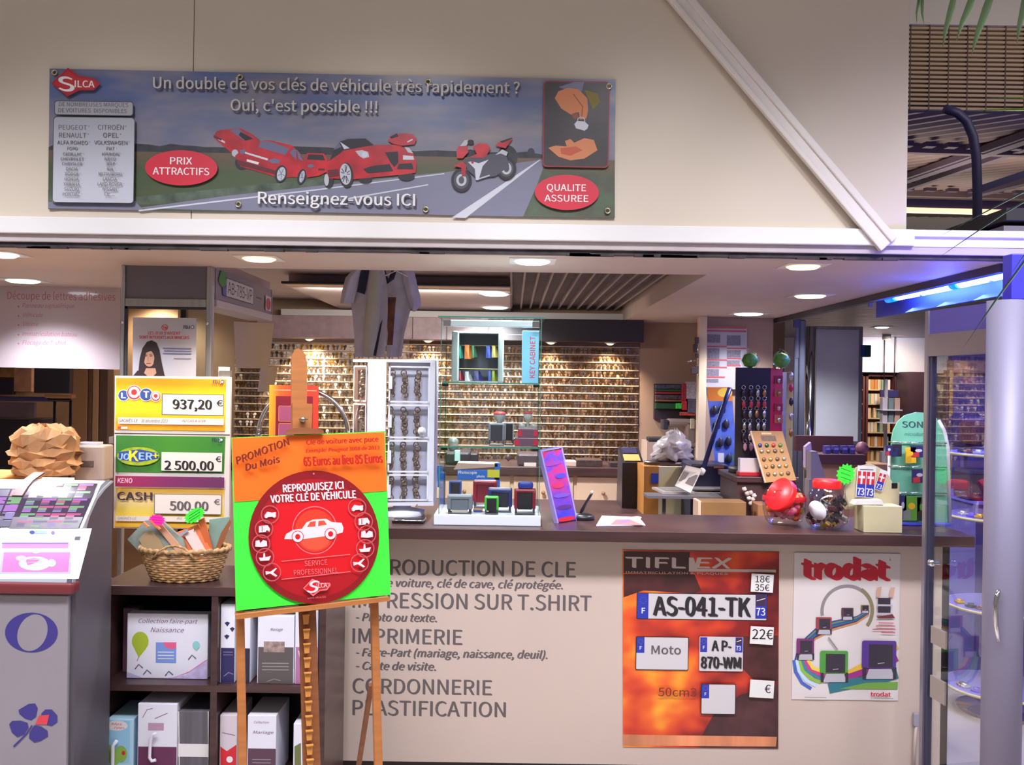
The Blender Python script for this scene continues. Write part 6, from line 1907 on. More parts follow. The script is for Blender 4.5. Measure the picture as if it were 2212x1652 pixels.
# ---------------------------------------------------------------- side desk behind the counter with its clutter
DZ = .86
desk = thing('side_desk', 'dark-topped desk behind the counter under the clutter at the right', 'desk', (1.2, 5.4, 0))
mb = MB(dark_wood); mb.box((-.6, 4.6, DZ - .04), (1.92, 6.3, DZ - .0006), bev=.004); mb.build('desk_top', desk)
mb = MB(M('desk_beige', (190, 160, 134), .5)); mb.box((-.58, 4.64, 0), (1.9, 6.28, DZ - .04)); mb.build('desk_body', desk)
def on(u0, u1, Y): return at(u0, 900, Y).x, at(u1, 900, Y).x
pxbox('cardboard_box', 'brown cardboard box low behind the counter under the laptop', 'box', 1516, 1083, 1612, 1120, 4.61, .13, M('cardboard', (130, 94, 52), .7, noise=(6, .08)), zb=DZ)
pxbox('cardboard_box', 'small brown carton with a pale edge behind the counter by the tilted-lid jar', 'box', 1637, 1089, 1662, 1120, 4.61, .13, M('cardboard2', (150, 100, 62), .7), zb=DZ)
pxbox('book', 'pale upright folder leaning at the left end of the brown cardboard box', 'folder', 1508, 1082, 1515, 1120, 4.61, .13, M('folder_pale', (206, 170, 148), .6), zb=DZ)
# cabinet with the plastic bag
Yw = 5.6
zc_ = at(1450, 1001, Yw).z
cab = thing('waste_cabinet', 'narrow cream and ochre cabinet with round dark top under the plastic bag', 'cabinet', (at(1450, 1000, Yw).x, Yw + .15, DZ))
x0, x1 = on(1425, 1490, Yw)
mb = MB(M('cabinet_cream', (206, 194, 162), .5)); mb.box((x0, Yw, DZ), (x1, Yw + .3, zc_ - .02)); mb.build('front', cab)
mb = MB(M('cabinet_ochre', (176, 116, 52), .5)); xo0, xo1 = on(1393, 1425, Yw); mb.box((xo0, Yw, DZ), (xo1, Yw + .3, zc_ - .02)); mb.build('ochre_side', cab, label='ochre wooden side')
mb = MB(dark_wood); xo0, xo1 = on(1400, 1505, Yw); mb.lathe(Vector(((xo0 + xo1) / 2, Yw + .15, zc_ - .02)), [(.0001, 0), ((xo1 - xo0) / 2, 0), ((xo1 - xo0) / 2, .022), (.0001, .022)], n=30, sy=.62); mb.build('top', cab)
mb = MB(print_blue); q = at(1418, 1033, Yw - .002); mb.box((q.x - .03, Yw - .006, q.z - .03), (q.x + .012, Yw, q.z + .03)); mb.build('blue_sticker', cab)
# crumpled clear plastic bag
bagm = glass_mat('plastic_bag', (206, 198, 198), .22, .12)
bag = MB(M('bag_milky', (196, 184, 184), .25, spec=.8, noise=(16, .12), trans=.35))
bc3 = at(1448, 975, Yw + .15)
rws = []
for j in range(13):
    f_ = j / 12; z = zc_ + .002 + f_ * .20
    R_ = (.0001 if j == 0 else (.115 * (1 - .25 * f_) if f_ < .65 else .115 * (1.0 - f_) * 1.6 + .012))
    rws.append([Vector((bc3.x + .025 * f_ + R_ * (1 + .22 * math.sin(q * 1.9 + j * 1.3) + .12 * math.sin(q * 4.1 + j)) * math.cos(2 * PI * q / 22), bc3.y + R_ * .8 * (1 + .2 * math.sin(q * 2.3 + j)) * math.sin(2 * PI * q / 22), z + .012 * math.sin(q * 1.7 + j))) for q in range(22)])
bag.grid(rws, closed=True)
bag.build('plastic_bag', None, 'crumpled clear plastic bag on the round dark cabinet top', 'bag')
# payment terminal
tm_ = thing('payment_terminal', 'dark card payment terminal with an ochre keypad on the desk beside the key wall', 'payment terminal', (at(1368, 1020, 5.9).x, 6.0, DZ))
P = lambda u, v, dy=0: at(u, v, 5.9 + dy)
mb = MB(M('terminal_dark', (44, 40, 46), .4)); x0, x1 = on(1346, 1392, 5.9)
zt_a, zt_b = P(1368, 1000).z, P(1368, 966, .25).z
mb.prism([Vector((x0, 5.9, DZ)), Vector((x0, 5.9, zt_a)), Vector((x0, 6.15, zt_b)), Vector((x0, 6.2, DZ))], (x1 - x0, 0, 0)); mb.build('housing', tm_)
mb = MB(M('terminal_ochre', (196, 158, 90), .5)); n_ = Vector((0, -(zt_b - zt_a), .25)).normalized()
def tpt(s_, t_, o=.002): return Vector((x0 + (x1 - x0) * s_, 5.9 + .25 * t_, zt_a + (zt_b - zt_a) * t_)) + n_ * o
mb.prism([tpt(.12, .1), tpt(.88, .1), tpt(.88, .5), tpt(.12, .5)], n_ * .004); mb.build('keypad', tm_)
mb = MB(M('terminal_screen', (60, 54, 84), .25)); mb.prism([tpt(.15, .58), tpt(.85, .58), tpt(.85, .92), tpt(.15, .92)], n_ * .004); mb.build('screen', tm_)
# laptop on its stand and the navy printer
Yl = 5.0
lx0, lx1 = on(1400, 1562, Yl)
zl = at(1480, 1071, Yl).z
stn = thing('laptop_stand', 'grey shelf on legs carrying the silver laptop behind the counter', 'stand', ((lx0 + lx1) / 2, Yl + .15, DZ))
mb = MB(M('stand_grey', (96, 90, 96), .45)); mb.box((lx0, Yl - .02, zl - .014), (lx1, Yl + .14, zl)); mb.build('board', stn)
for x in (lx0 + .1, lx1 - .08):
    mb = MB(M('stand_grey', (96, 90, 96), .45)); mb.box((x, Yl + .1, DZ), (x + .02, Yl + .12, zl - .014)); mb.build('leg', stn)
lap = thing('laptop', 'open silver laptop turned sideways on the grey stand behind the counter', 'laptop', (at(1455, 1060, Yl).x, Yl + .1, zl))
silv = M('laptop_silver', (186, 178, 176), .35, .4)
mb = MB(silv); P = lambda u, v, y: at(u, v, y)
bq = [hitz(1408, 1056, zl + .001), hitz(1478, 1056, zl + .001), hitz(1500, 1067, zl + .001), hitz(1432, 1067, zl + .001)]
mb.prism(bq, (0, 0, .012)); mb.build('keyboard_half', lap)
mb = MB(silv); l0, l1 = at(1458, 1050, Yl + .04), at(1492, 1066, Yl - .0)
lt0, lt1 = at(1482, 1006, Yl + .09), at(1517, 1014, Yl + .05)
ln_ = (l1 - l0).cross(lt0 - l0).normalized()
mb.prism([l0, l1, lt1, lt0], ln_ * .008); mb.build('screen_half', lap)
if ln_.y > 0: ln_ = -ln_
def lpq(s_, t_): return l0.lerp(l1, s_).lerp(lt0.lerp(lt1, s_), t_)
a = Art(lambda u, v: lpq(u, v) + ln_ * .009, ln_)
a.poly([(.05, .25), (.95, .25), (.95, .72), (.05, .72)], M('laptop_keys', (104, 92, 92), .5)); a.poly([(.05, .78), (.95, .78), (.95, .97), (.05, .97)], M('laptop_pale', (196, 186, 180), .5))
a.build('screen_print', lap)
mb = MB(M('keys_grey', (120, 112, 110), .5)); k0 = (bq[0] + bq[1] + bq[2] + bq[3]) / 4 + Vector((0, 0, .012)); mb.prism([k0 + (b_ - k0 + Vector((0, 0, .012))) * .75 for b_ in bq], (0, 0, .002)); mb.build('keys', lap)
prn = thing('printer', 'navy blue printer with an orange label behind the silver laptop', 'printer', (at(1545, 1040, 5.25).x, 5.4, DZ))
x0, x1 = on(1498, 1580, 5.25); zt_ = at(1540, 1005, 5.25).z
mb = MB(M('printer_navy', (34, 34, 62), .4)); mb.box((x0, 5.3, DZ), (x1, 5.6, zt_), bev=.01); mb.build('housing', prn)
mb = MB(M('printer_tray', (116, 110, 112), .4)); q0, q1 = at(1496, 1052, 5.25), at(1562, 1058, 5.25); mb.box((q0.x, 5.2, q1.z - .0), (q1.x, 5.32, q0.z), bev=.003); q0, q1 = at(1490, 1062, 5.2), at(1556, 1067, 5.2); mb.box((q0.x, 5.16, q1.z), (q1.x, 5.32, q0.z), bev=.003); mb.build('paper_tray', prn)
mb = MB(M('printer_label', (170, 100, 64), .5)); q0, q1 = at(1546, 1008, 5.25), at(1568, 1013, 5.25); mb.box((q0.x, 5.296, q1.z), (q1.x, 5.3, q0.z)); mb.build('label', prn)
# blue lamp-tube leaning from the printer
tb = thing('blue_tube', 'long dark blue tube with white tip leaning up from behind the laptop', 'tube', at(1519, 1014, 5.28))
mb = MB(M('tube_blue', (38, 44, 110), .3)); mb.tube([at(1519, 1013, 5.28), at(1545, 930, 5.3), at(1566, 868, 5.32), at(1577, 838, 5.33)], .014, n=12); mb.build('shaft', tb)
mb = MB(M('tube_tip', (236, 232, 228), .3)); mb.tube([at(1519, 1014, 5.28), at(1514, 1021, 5.27), at(1511, 1023, 5.26)], [.017, .02, .008], n=12); mb.build('tip', tb)
# grey sewing machine and colourful rack at the far back
sw = thing('sewing_machine', 'pale grey sewing machine against the far right wall above the plastic bag', 'sewing machine', (at(1460, 960, 7.3).x, 7.4, DZ))
P = lambda u, v: at(u, v, 7.3)
swm = M('sewing_pale', (150, 132, 124), .4)
mb = MB(swm); mb.box((P(1444, 900).x, 7.3, P(0, 0).z * 0 + P(1460, 921).z), (P(1499, 900).x, 7.45, P(1460, 905).z), bev=.02); mb.box((P(1482, 900).x, 7.3, P(1460, 960).z), (P(1505, 900).x, 7.45, P(1460, 908).z), bev=.02); mb.box((P(1410, 900).x, 7.3, P(1460, 966).z), (P(1505, 900).x, 7.5, P(1460, 955).z), bev=.01); mb.build('body', sw)
mb = MB(M('sewing_dark', (60, 52, 60), .5)); mb.box((P(1431, 900).x, 7.29, P(1440, 928).z), (P(1444, 900).x, 7.4, P(1440, 906).z), bev=.01); mb.box((P(1412, 900).x, 7.29, P(1440, 1000).z), (P(1500, 900).x, 7.5, P(1440, 966).z)); mb.build('needle_head', sw)
mb = MB(M('sewing_cream', (206, 192, 160), .4)); mb.box((P(1491, 900).x, 7.285, P(1490, 926).z), (P(1500, 900).x, 7.3, P(1490, 904).z), bev=.004); mb.build('hand_wheel', sw)
mb = MB(M('sew_table', (92, 74, 70), .5)); mb.box((P(1405, 900).x, 7.25, 0), (P(1508, 900).x, 7.6, P(1440, 1000).z)); mb.build('sewing_table', None, 'brown table under the pale sewing machine at the far wall', 'table')
rk = thing('spool_rack', 'dark wall rack with red and green rails of goods at the far right wall', 'rack', (at(1445, 900, 7.62).x, 7.64, at(1445, 905, 7.62).z))
P = lambda u, v: at(u, v, 7.6)
mb = MB(M('rack_dark', (50, 40, 50), .6)); mb.box((P(1414, 900).x, 7.62, P(1440, 906).z), (P(1508, 900).x, 7.675, P(1440, 829).z)); mb.build('back_board', rk)
for v0, v1, m in ((831, 840, M('rack_blue', (66, 72, 92), .5, noise=(40, .3))), (841, 845, M('rack_green', (40, 84, 50), .5)), (846, 851, M('rack_red', (150, 40, 50), .5)), (853, 862, M('rack_mauve', (78, 62, 70), .5, noise=(50, .4))), (863, 867, M('rack_brown', (140, 90, 66), .5)), (871, 883, M('rack_green2', (30, 74, 40), .5))):
    mb = MB(m); mb.box((P(1415, 900).x, 7.58, P(1440, v1).z), (P(1474, 900).x, 7.62, P(1440, v0).z), bev=.003); mb.build('rail', rk)
for (u0, v0, u1, v1, c, nm, lab) in ((1461, 871, 1473, 883, (60, 190, 70), 'thread_spool', 'bright green spool at the end of the green rail on the dark wall rack'), (1474, 828, 1482, 866, (160, 40, 56), 'goods_packet', 'tall red packet at the right of the dark wall rack'), (1483, 824, 1504, 862, (170, 160, 176), 'goods_packet', 'white and blue packet high at the right of the dark wall rack'),
                                     (1474, 866, 1484, 886, (190, 40, 50), 'goods_packet', 'small red packet beside the green spool on the dark wall rack'), (1486, 862, 1506, 894, (96, 92, 112), 'goods_packet', 'grey packet below the white and blue one on the dark wall rack'), (1470, 890, 1502, 898, (180, 70, 60), 'goods_packet', 'flat red packet lowest on the dark wall rack')):
    pxbox(nm, lab, 'packet', u0, v0, u1, v1, 7.55, .05, M('goods_%d_%d_%d' % c, c, .4, noise=(50, .15)))
bxs = pxbox('tool_tray', 'black tool lying on the low wall ledge left of the plastic bag', 'tool', 1400, 944, 1446, 954, 6.9, .1, M('tool_black', (50, 46, 46), .5), bev=.008)
mb = MB(beige_wall); q0, q1 = at(1398, 954, 6.9), at(1450, 954, 6.9); mb.box((q0.x, 6.9, 0), (q1.x, 7.2, q0.z)); mb.build('trim_13', kind='structure')
# keychains hanging on the cream post
for k, (u, v0, v1, c) in enumerate(((1504, 728, 775, (60, 50, 48)), (1500, 790, 812, (90, 74, 66)), (1507, 795, 815, (70, 54, 50)))):
    pass
kc = thing('keychain_strip', 'strip of small dark keychains hanging left of the cream post', 'keychains', at(1504, 815, 6.88))
mb = MB(M('keychain_dark', (74, 60, 58), .4, .4))
for (u, v, w, h) in ((1506, 735, 8, 14), (1503, 752, 9, 18), (1506, 768, 7, 10), (1498, 800, 10, 16), (1506, 798, 8, 18)): q = at(u, v, 6.86); mb.box((q.x - w * .0017, 6.86, q.z - h * .0017), (q.x + w * .0017, 6.89, q.z + h * .0017), bev=.004)
mb.build('keychains', kc)
mb = MB(chrome); mb.cyl(at(1484, 781, 6.85), at(1508, 778, 6.92), .004, n=8); mb.cyl(at(1507, 725, 6.89), at(1507, 812, 6.89), .002, n=6); mb.build('hook', kc)

# ---------------------------------------------------------------- price boards and racks right of the post
Yr = 6.96
pr = thing('price_board', 'grey and white board ruled with red lines on the partition behind the keychain rack', 'sign', at(1570, 840, Yr))
pr_p = pY(Yr)
slab('panel', pr_p, (0, -1, 0), [(1527, 705), (1614, 709), (1612, 842), (1525, 838)], .02, M('board_grey', (158, 152, 164), .5), pr)
a = Art(pr_p)
for (u0, v0, u1, v1) in ((1528, 722, 1556, 740), (1570, 724, 1600, 746), (1528, 752, 1554, 775), (1570, 756, 1600, 772), (1527, 780, 1554, 792), (1526, 797, 1553, 812), (1570, 778, 1598, 790), (1526, 818, 1552, 826)):
    a.rect(u0, v0, u1, v1, M('board_text', (104, 98, 112), .5, noise=(80, .15)))
for v in (707, 714): a.line([(1527, v), (1612, v + 1.5)], 4, M('board_red', (170, 66, 70), .5))
for (u0, v, u1) in ((1527, 748, 1570), (1570, 752, 1612), (1527, 777, 1570), (1570, 774, 1600), (1526, 793, 1570), (1570, 789, 1600), (1525, 814, 1566)): a.line([(u0, v), (u1, v + .6)], 3, M('board_red', (170, 66, 70), .5))
a.build('print', pr)
Yd = 5.75
cd = thing('card_display', 'tall blue card display with an orange and yellow top and hanging black parts', 'display stand', (at(1560, 900, Yd).x, Yd, DZ))
cdp = pY(Yd)
slab('panel', cdp, (0, -1, 0), [(1527, 836), (1580, 836), (1594, 1012), (1546, 1012)], .02, M('display_skyblue', (84, 108, 190), .4, noise=(10, .2)), cd)
mb = MB(M('display_foot', (70, 120, 150), .4)); mb.box((at(1548, 1010, Yd).x, Yd + .002, DZ), (at(1592, 1010, Yd).x, Yd + .04, at(1560, 1008, Yd).z)); mb.build('foot', cd)
a = Art(cdp); a.poly([(1527, 836), (1580, 836), (1583, 866), (1530, 866)], print_orange); a.ell(1566, 848, 16, 10, M('display_yellow2', (246, 210, 70), .5), 20)
a.rect(1551, 978, 1564, 998, print_white); a.rect(1574, 982, 1584, 996, print_green)
a.build('print', cd)
for (u, v) in ((1543, 886), (1560, 884), (1548, 918), (1568, 916), (1555, 955), (1573, 953), (1574, 990)):
    mb = MB(M('part_black', (48, 46, 66), .35)); q = cdp(u, v) + Vector((0, -.012, 0)); mb.lathe(q, [(.004, .03), (.016, .02), (.02, 0), (.016, -.022), (.0001, -.03)], n=10, sy=.5); mb.build('hanging_part', cd)
# dark display cabinet carrying the keychain racks
Yk2 = 4.75
zk2 = at(1650, 1030, Yk2).z
kcab = thing('display_cabinet', 'dark brown display cabinet under the keychain rack and the gold board', 'cabinet', (at(1660, 1050, Yk2).x, Yk2 + .2, 0))
x0, x1 = on(1592, 1728, Yk2)
mb = MB(dark_wood); mb.box((x0, Yk2, zk2 - .03), (x1, Yk2 + .42, zk2 - .0006), bev=.003); mb.build('top', kcab)
mb = MB(M('cab_brown', (70, 48, 48), .4)); mb.box((x0 + .01, Yk2 + .02, DZ), (x1 - .01, Yk2 + .4, zk2 - .03)); mb.build('carcass', kcab)
kt = thing('key_pouches', 'string of crumpled white pouches hanging before the dark display cabinet', 'pouches', at(1627, 1088, Yk2 - .02))
mb = MB(M('pouch_white', (196, 180, 172), .5, noise=(40, .2)))
for (u, v) in ((1608, 1056), (1614, 1066), (1622, 1064), (1618, 1076), (1626, 1078), (1622, 1087), (1629, 1070)): mb.lathe(at(u, v, Yk2 - .014), [(.0001, -.014), (.011, -.006), (.013, .004), (.0001, .014)], n=9, axis=(.3, -.3, 1))
mb.build('pouches', kt)
krk = thing('keychain_rack', 'black and red revolving keychain rack with green balls on top behind the counter', 'display stand', (at(1640, 1000, 4.9).x, 4.98, zk2))
Yq = 4.9
qp = pY(Yq)
blk = M('rack_black', (34, 28, 34), .45)
xa_, xb_, xc_ = qp(1590, 900).x, qp(1665, 900).x, qp(1699, 900).x
ztq = qp(1640, 794).z
mb = MB(blk); mb.box((xa_, Yq + .012, zk2 + .04), (xb_, Yq + .03, ztq), bev=.002); mb.build('black_face', krk)
mb = MB(M('rack_red2', (186, 22, 48), .4)); mb.prism([Vector((xb_, Yq + .012, zk2 + .16)), Vector((xc_, Yq + .08, zk2 + .16)), Vector((xc_, Yq + .08, ztq)), Vector((xb_, Yq + .012, ztq))], (0, .015, 0)); mb.build('red_face', krk)
mb = MB(blk); mb.cyl((xa_ + .1, Yq + .1, zk2), (xa_ + .1, Yq + .1, ztq + .05), .016, n=12); mb.lathe(Vector((xa_ + .1, Yq + .1, zk2)), [(.0001, 0), (.11, 0), (.11, .03), (.0001, .04)], n=24); mb.build('pole', krk)
mb = MB(M('rack_wire', (180, 176, 172), .3, .6))
xe_ = qp(1715, 900).x
mb.prism([Vector((xc_, Yq + .08, zk2 + .02)), Vector((xe_, Yq + .14, zk2 + .02)), Vector((xe_, Yq + .14, ztq - .02)), Vector((xc_, Yq + .08, ztq - .02))], (0, .008, 0)); mb.build('white_face', krk)
rr = random.Random(21)
hooks_ = []
for j, v in enumerate((848, 872, 893, 920, 942, 964)):
    for i_, u in enumerate((1607, 1621, 1636, 1651)):
        if v > 930 and u > 1625: continue
        hooks_.append((u + rr.uniform(-2, 2), v, j, i_))
cat_m = [M('chain_silver', (196, 190, 184), .25, .9), M('chain_brass', (180, 130, 80), .3, .8), M('chain_red', (190, 50, 60), .35), M('chain_dark', (70, 60, 64), .3, .6), M('chain_pink', (206, 150, 150), .35)]
nm_c = ['silver', 'brass', 'red', 'gunmetal', 'pale pink']
ordr = ('top', 'second', 'third', 'fourth', 'fifth', 'lowest'); cordr = ('leftmost', 'second from the left', 'second from the right', 'rightmost')
for (u, v, j, i_) in hooks_:
    ci = 2 if j == 1 else (4 if j == 5 else rr.choice((0, 0, 1, 3)))
    q = qp(u, v)
    k = thing('keychain', '%s keychain in the %s row on the black rack face, %s' % (nm_c[ci], ordr[j], cordr[i_]), 'keychain', q, 'keychains on the black rack face')
    mb = MB(chrome); mb.tube([q + Vector((.010 * math.cos(t), -.004, .028 + .010 * math.sin(t))) for t in [2 * PI * s_ / 12 for s_ in range(13)]], .0016, n=5, cap=False); mb.cyl(q + Vector((0, .014, .038)), q + Vector((0, -.01, .04)), .0015, n=5); mb.build('ring', k)
    mb = MB(cat_m[ci]); mb.lathe(q + Vector((0, -.004, 0)), [(.0001, .018), (.009, .01), (.011, -.006), (.006, -.02), (.0001, -.024)], n=9, sy=.5); mb.build('charm', k)
for j, v in enumerate((820, 848, 880, 905)):
    q = at(1682, v, Yq + .03)
    k = thing('keychain_card', ('topmost', 'second', 'third', 'lowest')[j] + ' carded keychain on the red rack face', 'keychain', q, 'carded keychains on the red rack face')
    mb = MB(M('card_red_%d' % (j % 2), ((150, 40, 50), (176, 90, 70))[j % 2], .3)); mb.box((q.x - .022, q.y, q.z - .022), (q.x + .022, q.y + .004, q.z + .022)); mb.build('card', k)
    mb = MB(cat_m[(0, 1, 4, 0)[j]]); mb.lathe(q + Vector((0, -.002, -.004)), [(.0001, .012), (.01, .006), (.008, -.01), (.0001, -.014)], n=9, sy=.4); mb.build('charm', k)
for j, v in enumerate((812, 838, 868, 900, 935)):
    q = at(1708, v, Yq + .11)
    k = thing('keychain', ('topmost', 'second', 'third', 'fourth', 'lowest')[j] + ' keychain on the white wire side of the rack', 'keychain', q, 'keychains on the white rack side')
    mb = MB(cat_m[(0, 2, 3, 0, 1)[j]]); mb.lathe(q + Vector((0, -.008, 0)), [(.0001, .024), (.012, .012), (.013, -.008), (.0001, -.024)], n=9, sy=.5); mb.cyl(q + Vector((0, .06, .02)), q + Vector((0, -.012, .022)), .0016, n=5); mb.build('charm', k)
for (u, lab) in ((1620, 'left'), (1688, 'right')):
    q = at(u, 778, Yq + .04)
    b_ = thing('green_ball', 'round green %s ball wrapped in clear film on top of the keychain rack' % lab, 'ball', q - Vector((0, 0, .05)))
    mb = MB(M('ball_green', (84, 160, 60), .5, noise=(30, .2))); mb.lathe(q, [(.0001, -.042), (.03, -.03), (.045, 0), (.03, .03), (.0001, .042)], n=16); mb.build('ball', b_)
    mb = MB(clear); mb.lathe(q, [(.0001, -.05), (.036, -.04), (.055, 0), (.034, .04), (.008, .055), (.014, .062)], n=14); mb.build('film', b_)
pl = thing('paper_holder', 'white paper stack in a red tray between the keychain rack and the gold board', 'tray', at(1619, 1030, Yk2 + .05))
q0, q1 = at(1599, 990, Yk2 + .05), at(1640, 1020, Yk2 + .05)
mb = MB(M('paper_lilac', (196, 184, 192), .6)); mb.box((q0.x, Yk2 + .05, q1.z), (q1.x, Yk2 + .1, q0.z), bev=.002); mb.build('paper', pl)
mb = MB(M('tray_red', (176, 34, 46), .35)); mb.box((q0.x - .006, Yk2 + .04, zk2), (q1.x + .008, Yk2 + .11, q1.z + .002), bev=.003); mb.build('tray', pl)
# gold board of pins
gb = thing('pin_board', 'leaning gold board of colourful badges in front of the keychain rack', 'display', at(1680, 1044, Yk2 - .03))
gp = pY(Yk2 - .03)
gq = [(1631, 932), (1699, 933), (1720, 1037), (1655, 1042)]
zmin = zk2 + .002
G = [gp(*p) for p in gq]; G[0] += Vector((0, .07, 0)); G[1] += Vector((0, .07, 0))
dz = zmin - min(G[2].z, G[3].z)
gold = M('board_gold', (168, 122, 56), .5, noise=(6, .06))
gn = (G[2] - G[3]).cross(G[0] - G[3]).normalized()
if gn.y > 0: gn = -gn
mb = MB(gold); mb.prism(G, -gn * .012); mb.build('board', gb)
mb = MB(M('board_pale_edge', (206, 170, 140), .5)); mb.prism([G[0], G[3], G[3] - (G[2] - G[3]) * .05, G[0] - (G[1] - G[0]) * .05], -gn * .013); mb.build('edge', gb)
def gpos(s_, t_): return G[0].lerp(G[1], s_).lerp(G[3].lerp(G[2], s_), t_)
a = Art(gpos, gn); a.poly([(.3, .03), (.62, .03), (.62, .065), (.3, .065)], M('board_cream', (206, 196, 130), .5)); a.poly([(.24, .09), (.72, .09), (.72, .2), (.24, .2)], M('board_brownprint', (104, 76, 50), .5, noise=(60, .2))); a.build('print', gb)
mb = MB(M('prop_dark', (52, 42, 42), .5)); c_ = gpos(.5, .75); mb.obox(c_ - gn * .012, Vector((c_.x, c_.y + .14, zk2 + .002)), .03, .006); mb.obox(gpos(.5, 1) - gn * .02, Vector((gpos(.5, 1).x, gpos(.5, 1).y + .02, zk2 + .001)), .05, .02); mb.build('prop', gb)
bcol = {'blue': (50, 60, 120), 'dark green': (50, 84, 44), 'red': (170, 50, 40), 'green': (90, 130, 50), 'brass': (190, 150, 90), 'steel': (176, 160, 130), 'brown': (110, 80, 56)}
k = 0
for t_, cols_ in ((.285, ('blue', 'dark green', 'red', 'green')), (.40, ('steel', 'brass', 'brown', 'brass')), (.56, ('brown', 'brass', 'brown', 'steel')), (.70, ('brass', 'brown', 'steel', 'brass')), (.85, ('brown', 'steel', 'brass', 'brown'))):
    for j, cn in enumerate(cols_):
        p = gpos(.14 + j * .22, t_) + gn * .001
        mb = MB(M('badge_' + cn.replace(' ', '_'), bcol[cn], .3, .5 if cn in ('brass', 'steel') else 0)); mb.lathe(p, [(.010, 0), (.0105, .003), (.006, .005), (.0001, .0055)], n=12, axis=gn)
        mb.build('badge', gb)

# ---------------------------------------------------------------- T-shirts hanging from the ceiling
fab = M('tee_lilac', (206, 198, 212), .8, noise=(12, .05)); fabw = M('tee_white', (206, 200, 200), .8, noise=(10, .04))
TSY = 4.75
def cloth(rows_px, Y, m, name, root, amp=.02, thick=.02):
    """hanging cloth: rows of (v, u0, u1) from top to bottom, folded in depth"""
    A, B = [], []
    for j, (v, u0, u1) in enumerate(rows_px):
        ra, rb = [], []
        for q in range(13):
            f_ = q / 12
            p = at(u0 + (u1 - u0) * f_, v, Y)
            fold = amp * math.sin(f_ * 9 + j * .5) * (.4 + .6 * j / len(rows_px))
            edge = math.sin(f_ * PI)
            ra.append(p + Vector((0, fold - thick * edge, 0))); rb.append(p + Vector((0, fold * .8 + thick * edge + .003, 0)))
        A.append(ra); B.append(rb)
    mb = MB(m); mb.grid(A); mb.grid(B)
    return mb.build(name, root)
t1 = thing('t_shirt', 'pale lilac t-shirt with a navy stripe hanging sideways from the ceiling at the left', 't-shirt', at(790, 770, TSY))
cloth([(582, 762, 830), (610, 756, 835), (640, 756, 838), (680, 760, 838), (720, 764, 836), (771, 765, 832)], TSY, fab, 'shirt_body', t1)
cloth([(580, 764, 790), (600, 746, 778), (630, 738, 770), (655, 734, 764)], TSY - .03, fab, 'sleeve', t1, .008, .03)
mb = MB(M('tee_navy', (42, 40, 66), .7)); mb.grid([[at(u, v, TSY - .05) for v in (578, 590, 605, 620, 633)] for u in (784, 786)] and [[at(781, 578, TSY - .05), at(776, 600, TSY - .05), at(771, 630, TSY - .05)], [at(799, 578, TSY - .05), at(795, 600, TSY - .05), at(788, 636, TSY - .05)]]); mb.grid([[at(781, 578, TSY - .048), at(776, 600, TSY - .048), at(771, 630, TSY - .048)], [at(799, 578, TSY - .048), at(795, 600, TSY - .048), at(788, 636, TSY - .048)]]); mb.build('navy_stripe', t1)
t3 = thing('rolled_poster', 'long tapering off-white rolled sheet hanging between the two t-shirts', 'rolled sheet', at(800, 770, TSY - .1))
mb = MB(M('roll_white', (178, 172, 160), .6, noise=(6, .03)))
rws = []
for (v, u0, u1) in ((575, 800, 826), (620, 794, 826), (680, 788, 822), (740, 784, 812), (768, 786, 806)):
    p0, p1 = at(u0, v, TSY - .1), at(u1, v, TSY - .1); c_ = (p0 + p1) / 2; r_ = (p1 - p0).length / 2
    rws.append([c_ + Vector((r_ * math.cos(2 * PI * q / 16), r_ * .6 * math.sin(2 * PI * q / 16), 0)) for q in range(16)])
mb.grid(rws, closed=True); mb.build('roll', t3)
mb = MB(M('strip_black', (44, 38, 42), .6)); mb.prism([at(u, v, TSY - .06) for u, v in ((826, 690), (821, 700), (806, 768), (812, 769))], (0, .01, 0)); mb.build('black_strip', t3)
t2 = thing('t_shirt', 'pale lilac t-shirt with a dark printed panel hanging from the ceiling at the right', 't-shirt', at(860, 770, TSY + .16))
cloth([(580, 822, 890), (605, 822, 900), (640, 824, 896), (680, 830, 884), (720, 834, 874), (771, 834, 868)], TSY + .16, fab, 'shirt_body', t2)
cloth([(582, 868, 894), (610, 872, 900), (640, 880, 908), (660, 886, 910), (672, 890, 898)], TSY + .12, fab, 'sleeve', t2, .008, .03)
mb = MB(M('tee_print', (96, 76, 70), .7, noise=(14, .4), col2=(150, 92, 62)))
for dy in (0, .003):
    mb.grid([[at(u0, v, TSY + .11 + dy), at(u1, v, TSY + .11 + dy)] for v, u0, u1 in ((642, 824, 856), (660, 826, 854), (690, 834, 852), (720, 838, 850), (745, 836, 848))])
mb.build('printed_panel', t2)
mb = MB(M('tee_collar', (40, 36, 54), .7))
mb.tube([at(u, v, TSY + .09) for u, v in ((826, 580), (830, 596), (838, 608), (846, 600), (852, 582))], .014, n=8); mb.build('dark_collar', t2)
mb = MB(M('tag_whiteblack', (200, 196, 196), .5)); mb.prism([at(u, v, TSY - .06) for u, v in ((800, 622), (818, 606), (822, 612), (805, 627))], (0, .004, 0)); mb.build('swing_tag', t2)
for (u, tt) in ((795, t1), (856, t2)):
    mb = MB(chrome); p = at(u, 584, TSY + .02); mb.tube([p + Vector((-.06, 0, -.03)), p + Vector((0, 0, 0)), p + Vector((.06, 0, -.03))], .004, n=6); mb.cyl(p, Vector((p.x, p.y, 2.31)), .003, n=6); mb.build('hanger', tt)

